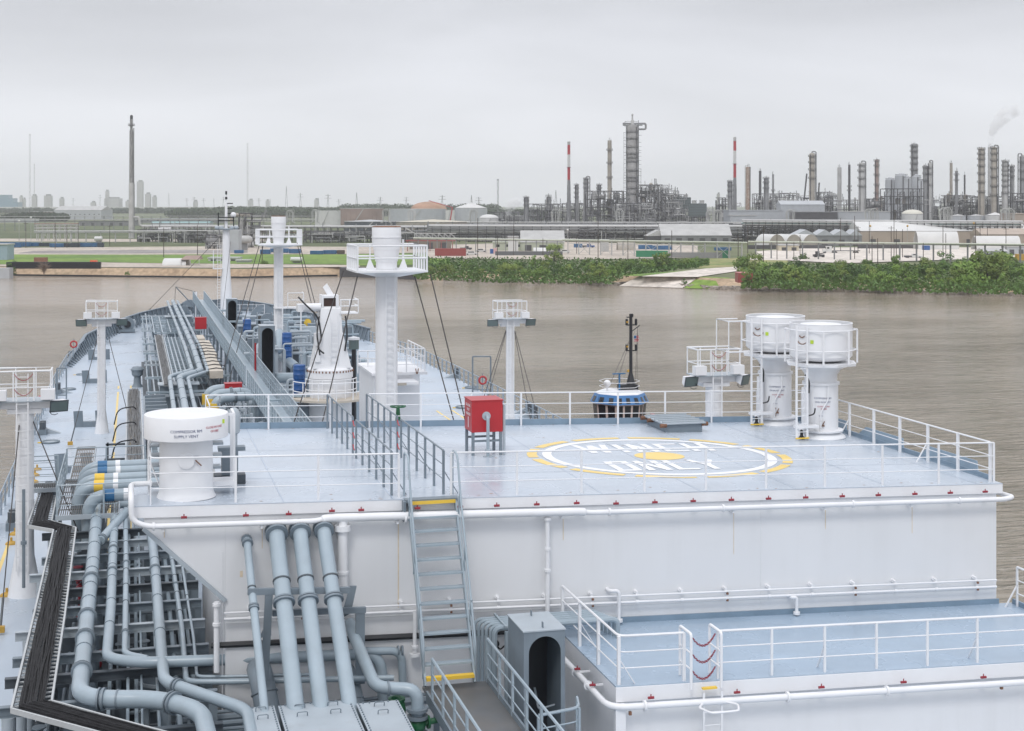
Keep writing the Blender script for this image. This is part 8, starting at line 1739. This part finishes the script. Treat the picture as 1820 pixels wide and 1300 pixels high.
# left plant by the foremast: silo, duct, pipes
t, c, w_, d, z1 = fbox('square_silo', 'tall pale grey square silo behind the foremast', 'silo', 396, 424, 409, 449, CORR, 8)
steel('small steel plant with tan ducts behind the foremast', 424, 447, 380, 760, 2, 5, 8, name='process_structure'); steel('low tangle of pipes left of the foremast', 366, 396, 418, 740, 4, 3, 12)
a = B(412, 770); t = thing('tan_duct', 'tan elbow duct on top of the small steel plant', 'duct', a); z = ZY(382, 770); build('duct', MB().tube(rnd([V((a.x, a.y, ZY(398, 770))), V((a.x, a.y, z)), B(444, 770) + V((0, 0, z - GZ))], 3), 1.0, 10), RTAN, t)
a = B(428, 720); t = thing('horizontal_vessel', 'pale horizontal drum vessel behind the foremast', 'vessel', a); build('drum', MB().cyl(V((a.x, a.y, ZY(426, 720))) - U * 1, V((a.x, a.y, ZY(426, 720))) + U * 4, 1.9, n=16).sph(V((a.x, a.y, ZY(426, 720))) + U * 4, 1.9), RGL, t); build('saddle', vbox(a + U * 1.5, 3, 2, GZ, ZY(431, 720)), RG, t, False)
a = B(175, 800); t = thing('horizontal_vessel', 'small white drum vessel on legs beside the skips', 'vessel', a); build('drum', MB().cyl(V((a.x, a.y, ZY(424.5, 800))) - U * 2, V((a.x, a.y, ZY(424.5, 800))) + U * 2, 1.2, n=16), WHT, t); build('saddle', vbox(a, 3, 1.5, GZ, ZY(429, 800)), RG, t, False)
a = B(527, 560); t = thing('horizontal_vessel', 'small white tank trailer on the quay between the masts', 'tank', a); build('drum', MB().cyl(V((a.x, a.y, GZ + 1.5)) - U * 2.2, V((a.x, a.y, GZ + 1.5)) + U * 2.2, .9, n=16), WHT, t); build('saddle', vbox(a, 3, 1.2, GZ, GZ + .9), RG, t, False)
# ---------------------------------------------------------------- quay
m_ = MB(); Q = [V(p) for p in shore[1:6]]
for a, b_ in zip(Q[:-1], Q[1:]): m_.hexa([a - W * .6 + V((0, 0, -1)), b_ - W * .6 + V((0, 0, -1)), b_ + V((0, 0, -1)), a + V((0, 0, -1))], [a - W * .6 + V((0, 0, .55)), b_ - W * .6 + V((0, 0, .55)), b_ + V((0, 0, .55)), a + V((0, 0, .55))])
t = thing('quay_edge', 'low black waterside edge beam along the left bank', 'quay edge', Q[2]); build('beam', m_, BLACK, t, False)
m_ = MB(); Q = [P(604, 492, Z=0), P(640, 493, Z=0), P(690, 495, Z=0), P(740, 497.5, Z=0)]
t = thing('sheet_pile_wall', 'dark sheet pile wall in the bank behind the big vent mast', 'wall', Q[1]); m_.add([q_ - W * 1 + V((0, 0, -1)) for q_ in Q] + [q_ - W * 1 + V((0, 0, 3.1)) for q_ in Q] + [q_ + W * 9.2 + V((0, 0, 3.12)) for q_ in Q], [(i, i + 1, 5 + i, 4 + i) for i in range(3)] + [(4 + i, 5 + i, 9 + i, 8 + i) for i in range(3)]); build('piles', m_, RGD, t, False)
t, c, w_, d, z1 = fbox('steel_barrier', 'long black corrugated barrier lying on the left quay', 'barrier', 12, 178, 466, 478, BLACK, 1.5)
m_ = MB()
for k in range(80): p = c + U * (-w_ / 2 + w_ * k / 80) - W * .12; m_.bar(p + V((0, 0, .1)), p + V((0, 0, z1 - GZ)), .22)
o = build('rib', m_, BLACK, t, False); o['kind'] = 'stuff'
fbox('scrap_frame', 'rusty dark frame heap standing behind the black barrier', 'scrap', 60, 82, 458, 466, RUST, 2, d=gd(470)); fbox('grab_bucket', 'small orange machine behind the right end of the black barrier', 'machine', 160, 171, 463, 467, ORANGE, 2, d=gd(470))
d = gd(473); c = B(338, d); t = thing('canopy', 'brown pitched canopy roof on thin posts beside the quay tent', 'canopy', c)
build('roof', MB().add([c - U * 3.6 + V((0, 0, 2.3)), c + U * 3.6 + V((0, 0, 2.3)), c + U * 3.4 + W * 3 + V((0, 0, 3.8)), c - U * 2.2 + W * 3 + V((0, 0, 3.8)), c - U * 3.6 + W * 6 + V((0, 0, 2.3)), c + U * 3.6 + W * 6 + V((0, 0, 2.3))], [(0, 1, 2, 3), (3, 2, 5, 4), (1, 5, 2), (0, 3, 4)]), RUSTT, t, False)
for s_ in (-3.3, 0, 3.3): build('post', MB().bar(c + U * s_, c + U * s_ + V((0, 0, 2.3)), .2), RGL, t, False)
c = P(335, 490, Z=0); t = thing('timber_dock', 'small dark timber dock with gangway at the left bank', 'dock', c); build('deck', vbox(c, 9, 4, 1.6, 1.9), WOODP, t, False)
each('pile', MB().cyl(c - U * 4 + V((0, 0, -1)), c - U * 4 + V((0, 0, 2.6)), .25, n=8).cyl(c + V((0, 0, -1)), c + V((0, 0, 2.6)), .25, n=8).cyl(c + U * 4 + V((0, 0, -1)), c + U * 4 + V((0, 0, 2.6)), .25, n=8), WOODP, t)
build('gangway', MB().bar(c + U * 4 + W * 3 + V((0, 0, 2)), c + U * 9 + W * 8 + V((0, 0, 3.2)), 1.2, .2), WOODP, t, False); build('rail', MB().bar(c - U * 4 + V((0, 0, 2.9)), c + U * 4 + V((0, 0, 2.9)), .12), RGL, t, False)
c = P(293, 492, Z=0); single('mooring_dolphin', MB().lathe(c + V((0, 0, -1)), [(1.1, 0), (.9, 2), (.5, 3)], 10), BLACK, 'black cone shaped mooring dolphin at the left bank', 'dolphin')
c = P(-4, 480, Z=GZ); t = thing('pier_house', 'pale jetty footing with rail at the left picture edge', 'pier', c); build('slab', vbox(c, 8, 4, 0, GZ + .6), CORR, t, False)
# ---------------------------------------------------------------- vegetation
LEAF = []
def leafmat(name, a, bcol):
    m = bpy.data.materials.new(name); m.use_nodes = True; n = m.node_tree.nodes; l = m.node_tree.links; b = n['Principled BSDF']; b.inputs['Roughness'].default_value = .7
    oi = n.new('ShaderNodeObjectInfo'); g = n.new('ShaderNodeNewGeometry'); t = n.new('ShaderNodeTexNoise'); t.inputs['Scale'].default_value = .45; t.inputs['Detail'].default_value = 5; l.new(g.outputs['Position'], t.inputs['Vector'])
    ad = n.new('ShaderNodeMath'); ad.operation = 'MULTIPLY_ADD'; ad.inputs[1].default_value = .75; l.new(oi.outputs['Random'], ad.inputs[0]); l.new(t.outputs['Fac'], ad.inputs[2])
    r = n.new('ShaderNodeMapRange'); r.inputs[1].default_value = .35; r.inputs[2].default_value = 1.2; l.new(ad.outputs[0], r.inputs[0])
    mx = n.new('ShaderNodeMix'); mx.data_type = 'RGBA'; mx.inputs[6].default_value = (*a, 1); mx.inputs[7].default_value = (*bcol, 1); l.new(r.outputs[0], mx.inputs[0]); l.new(mx.outputs[2], b.inputs['Base Color'])
    return m
LG = leafmat('shrub_leaves', (.045, .095, .014), (.17, .28, .045)); LG2 = leafmat('yellow_green_leaves', (.09, .14, .016), (.25, .33, .07)); LG3 = leafmat('deep_green_leaves', (.03, .07, .016), (.10, .19, .04)); LGD = leafmat('far_tree_leaves', (.025, .045, .02), (.05, .08, .03))
def crown(rng, n_cl, r, h, leaf, per):
    m_ = MB(); cl = []; n_cl = rng.randint(9, 17)
    for k in range(n_cl):
        a = rng.uniform(0, 6.283); q_ = rng.random() ** .5 * r * .85; z = h * (.12 + .78 * rng.random()) * (1 - .35 * (q_ / r) ** 2); cl.append((q_ * math.cos(a), q_ * math.sin(a), z, rng.uniform(.22, .42) * r))
    for x, y, z, cr in cl:
        for k in range(per):
            u = V((rng.gauss(0, 1), rng.gauss(0, 1), rng.gauss(0, .8))).normalized(); p = V((x, y, z)) + u * cr * rng.uniform(.7, 1.05)
            if p.z < .05: p.z = .1
            nr = (u + V((rng.uniform(-.6, .6), rng.uniform(-.6, .6), rng.uniform(0, .8)))).normalized(); s1 = nr.cross(V((rng.random(), rng.random(), rng.random() + .1))).normalized(); s2 = nr.cross(s1); s = leaf * rng.uniform(.6, 1.3)
            m_.add([p - s1 * s, p + s2 * s * .55, p + s1 * s, p - s2 * s * .55], [(0, 1, 2, 3)])
    return m_
rv = random.Random(3); PROT = []
for i in range(7): PROT.append((mesh(f'crown', crown(rv, 16, 3.0, rv.uniform(3.6, 6.4), .30, 85), (LG, LG, LG2, LG3)[i % 4], False), mesh('trunk', MB().tube([(0, 0, -.5), (.1, .1, 1.5), (-.2, 0, 3)], [.22, .16, .06], 6).tube([(.1, .1, 1.2), (.9, .3, 2.8)], [.1, .04], 5).tube([(.1, .1, 1.0), (-.9, -.4, 2.6)], [.1, .04], 5), WOODP)))
def shrub(px, py, sc, label, grp, name='shrub', zz=None, proto=None):
    c = P(px, py, Z=zz if zz is not None else GZ); me = proto or rv.choice(PROT); t = thing(name, label, 'shrub' if name == 'shrub' else 'tree', c, grp)
    t.rotation_euler.z = rv.uniform(0, 6.28); s = sc * rv.uniform(.85, 1.15); t.scale = (s * rv.uniform(.9, 1.2), s * rv.uniform(.9, 1.2), s)
    for k, nm in ((0, 'crown'), (1, 'trunk')): link(bpy.data.objects.new(nm, me[k]), t)
shy = [(740, 496), (900, 502), (1000, 505), (1090, 505), (1100, 492), (1150, 484), (1260, 472)]
def interp(tb, x):
    for (a, b_), (c_, d_) in zip(tb[:-1], tb[1:]):
        if a <= x <= c_: return b_ + (d_ - b_) * (x - a) / (c_ - a)
    return tb[-1][1] if x > tb[-1][0] else tb[0][1]
sh2 = [(1315, 513), (1400, 515), (1520, 516), (1640, 520), (1820, 523), (1880, 526)]
for i in range(86):
    px = 742 + 505 * ((i * .618) % 1); lo = interp(shy, px); f = rv.random() ** .8; py = lo - 3 - f * max(4, lo - 474)
    shrub(px, py, (.42 + .8 * rv.random() ** 1.6) * (1 - f * .45), f'rounded green shrub in the waterside belt left of the landing road, {"front edge" if f < .35 else "rear rows"}', 'shrubs left of the landing road, ' + ('front edge' if f < .35 else 'rear rows'), zz=GZ * min(1, .2 + f * 3))
for i in range(112):
    px = 1318 + 540 * ((i * .618) % 1); lo = interp(sh2, px); f = rv.random() ** .85; py = lo - 3 - f * (lo - 478)
    s = .42 + .85 * rv.random() ** 1.7 + (.35 if 1680 < px < 1790 and f > .3 else 0)
    shrub(px, py, s, f'rounded green shrub in the waterside belt right of the landing road, {"front edge" if f < .35 else "rear rows"}', 'shrubs right of the landing road, ' + ('front edge' if f < .35 else 'rear rows'), zz=GZ * min(1, .2 + f * 3))
shrub(985, 465, 1.25, 'taller shrub standing out above the belt below the small tunnel tent', None); shrub(1430, 462, .6, 'small lone bush at the yard edge left of the forklift', None); shrub(1216, 505, .35, 'tiny bush on the grass tip beside the landing road', None); shrub(1336, 512, .95, 'round shrub hiding the lower right of the rust red container', None); shrub(1541, 470, .55, 'creeper covered stump bush by a pole', None)
shrub(20, 488, .85, 'small green tree in front of the black barrier', None, 'small_tree', zz=1.0); shrub(226, 489, .35, 'tiny shrub alone on the tan bank', None, zz=.8); shrub(470, 470, .5, 'brownish bush on the quay below the slim mast', None)
# bare tree
c = P(78, 489, Z=1); t = thing('bare_tree', 'bare brown twiggy tree on the tan bank before the black barrier', 'tree', c); m_ = MB(); m2_ = MB()
m_.tube([c, c + V((.2, 0, 2)), c + V((0, 0, 3.4))], [.25, .18, .08], 6); BR = mat('bare_twigs', (.24, .18, .14), .9)
for k in range(150):
    a = rv.uniform(0, 6.28); p0 = c + V((0, 0, rv.uniform(.8, 3))); p1 = p0 + V((math.cos(a) * rv.uniform(.8, 3), math.sin(a) * rv.uniform(.8, 3), rv.uniform(.2, 2.2))); m2_.tube([p0, (p0 + p1) / 2 + V((0, 0, .2)), p1], [.06, .04, .02], 3)
build('trunk', m_, BR, t); o = build('twigs', m2_, BR, t); o['kind'] = 'stuff'
# low undergrowth and far woods are masses
def cover(name, poly, n_, leaf, hmax, m, zf=lambda: GZ):
    m_ = MB(); x0, x1 = poly[0][0], poly[-1][0]
    for k in range(n_):
        px = rv.uniform(x0, x1); up_ = interp([(a, b_) for a, b_, c_ in poly], px); lo = interp([(a, c_) for a, b_, c_ in poly], px); py = rv.uniform(up_, lo); p = P(px, py, Z=zf()) + V((0, 0, rv.random() ** 2 * hmax))
        s1 = V((rv.gauss(0, 1), rv.gauss(0, 1), rv.gauss(0, .7))).normalized(); s2 = s1.cross(V((rv.random(), rv.random(), rv.random()))).normalized(); s = leaf * rv.uniform(.6, 1.3); m_.add([p - s1 * s, p + s2 * s * .7, p + s1 * s, p - s2 * s * .7], [(0, 1, 2, 3)])
    struct(name, m_, m, kind='stuff')
cover('undergrowth', [(735, 460, 497), (900, 461, 503), (1090, 462, 505), (1110, 464, 492), (1260, 464, 474)], 9000, .5, 1.2, LG3)
cover('undergrowth', [(1318, 476, 513), (1400, 470, 515), (1520, 472, 516), (1640, 472, 520), (1840, 470, 524)], 9000, .5, 1.2, LG3)
def wood(x0, x1, yt_, d, n_, leaf, dpth=60):
    m_ = MB(); w_ = (x1 - x0) * d / F; k = 0
    while k < n_:
        s = rv.random(); c = B(x0, d) + U * w_ * s + W * rv.uniform(0, dpth); yy = yt_(s) if callable(yt_) else yt_; h = (ZY(yy, d) - GZ) * rv.uniform(.7, 1.05); r = h * .45
        for j in range(60):
            u = V((rv.gauss(0, 1), rv.gauss(0, 1), rv.gauss(0, 1))).normalized(); p = c + V((u.x * r * 1.3, u.y * r, h * .55 + u.z * h * .45)); s1 = V((rv.gauss(0, 1), rv.gauss(0, 1), rv.gauss(0, .7))).normalized(); s2 = s1.cross(u).normalized()
            m_.add([p - s1 * leaf, p + s2 * leaf * .7, p + s1 * leaf, p - s2 * leaf * .7], [(0, 1, 2, 3)])
        k += 60
    struct('far_wood', m_, LGD, kind='stuff')
wood(2, 105, lambda s: 377 + 3 * abs(s - .5) * 2, 1820, 12000, 1.3, 40); wood(300, 615, lambda s: 371 - 3 * math.sin(s * 3.1), 2300, 26000, 1.9, 90); wood(-40, 320, 370, 3300, 16000, 2.3, 100); wood(600, 880, 363, 2500, 14000, 2.0, 80); wood(866, 960, 371, 1900, 3000, 1.6, 40)
# riprap
m_ = MB()
for k in range(1500):
    i = rv.choice(range(8, len(shore) - 2)); a = shore[i].lerp(shore[i + 1], rv.random()); f = rv.random(); p = V((a.x, a.y, -.1 + f * .8)) + W * (f * 2.5 - .6); s = rv.uniform(.2, .55)
    if rv.random() < .25: s *= 1.7
    v_ = [p + V((sx * s * rv.uniform(.6, 1.2) * 1.4, sy * s * rv.uniform(.6, 1.2), sz * s * rv.uniform(.5, .9))) for sz in (-1, 1) for sx, sy in ((-1, -1), (1, -1), (1, 1), (-1, 1))]
    m_.hexa(v_[:4], v_[4:])
struct('riprap_rocks', m_, mat('riprap_rock', (.34, .30, .26), .9, var=.35, scale=.7), kind='stuff')
# ---------------------------------------------------------------- steam
st = bpy.data.materials.new('steam'); st.use_nodes = True; n = st.node_tree.nodes; l = st.node_tree.links; n.clear(); o_ = n.new('ShaderNodeOutputMaterial'); pv = n.new('ShaderNodeVolumePrincipled'); pv.inputs['Color'].default_value = (1, 1, 1, 1)
g = n.new('ShaderNodeNewGeometry'); tx = n.new('ShaderNodeTexNoise'); tx.inputs['Scale'].default_value = .16; tx.inputs['Detail'].default_value = 4; l.new(g.outputs['Position'], tx.inputs['Vector']); mr = n.new('ShaderNodeMapRange'); mr.inputs[1].default_value = .42; mr.inputs[2].default_value = .68; mr.inputs[3].default_value = 0; mr.inputs[4].default_value = .25
l.new(tx.outputs['Fac'], mr.inputs[0]); l.new(mr.outputs[0], pv.inputs['Density']); l.new(pv.outputs[0], o_.inputs['Volume'])
def plume(label, pts, d):
    m_ = MB()
    for px, py, r in pts: m_.sph(V((B(px, d).x, B(px, d).y, ZY(py, d))), r * d / F, n=12, m=8)
    P_ = [V((B(px, d).x, B(px, d).y, ZY(py, d))) for px, py, r in pts]
    m2 = MB().tube(P_, [r * d / F for px, py, r in pts], 14); t = single('steam_plume', m2, st, label, 'steam', loc=tuple(P_[0]))
plume('white steam plume drifting up and right from the pale stack', [(1759, 259, 3.5), (1762, 245, 7), (1768, 228, 10), (1776, 214, 13), (1788, 204, 14), (1802, 198, 13), (1812, 194, 8)], 1160)
plume('low white steam puff left of the refinery', [(905, 383, 4), (903, 375, 7), (907, 367, 10), (915, 360, 11), (925, 356, 7)], 1240)
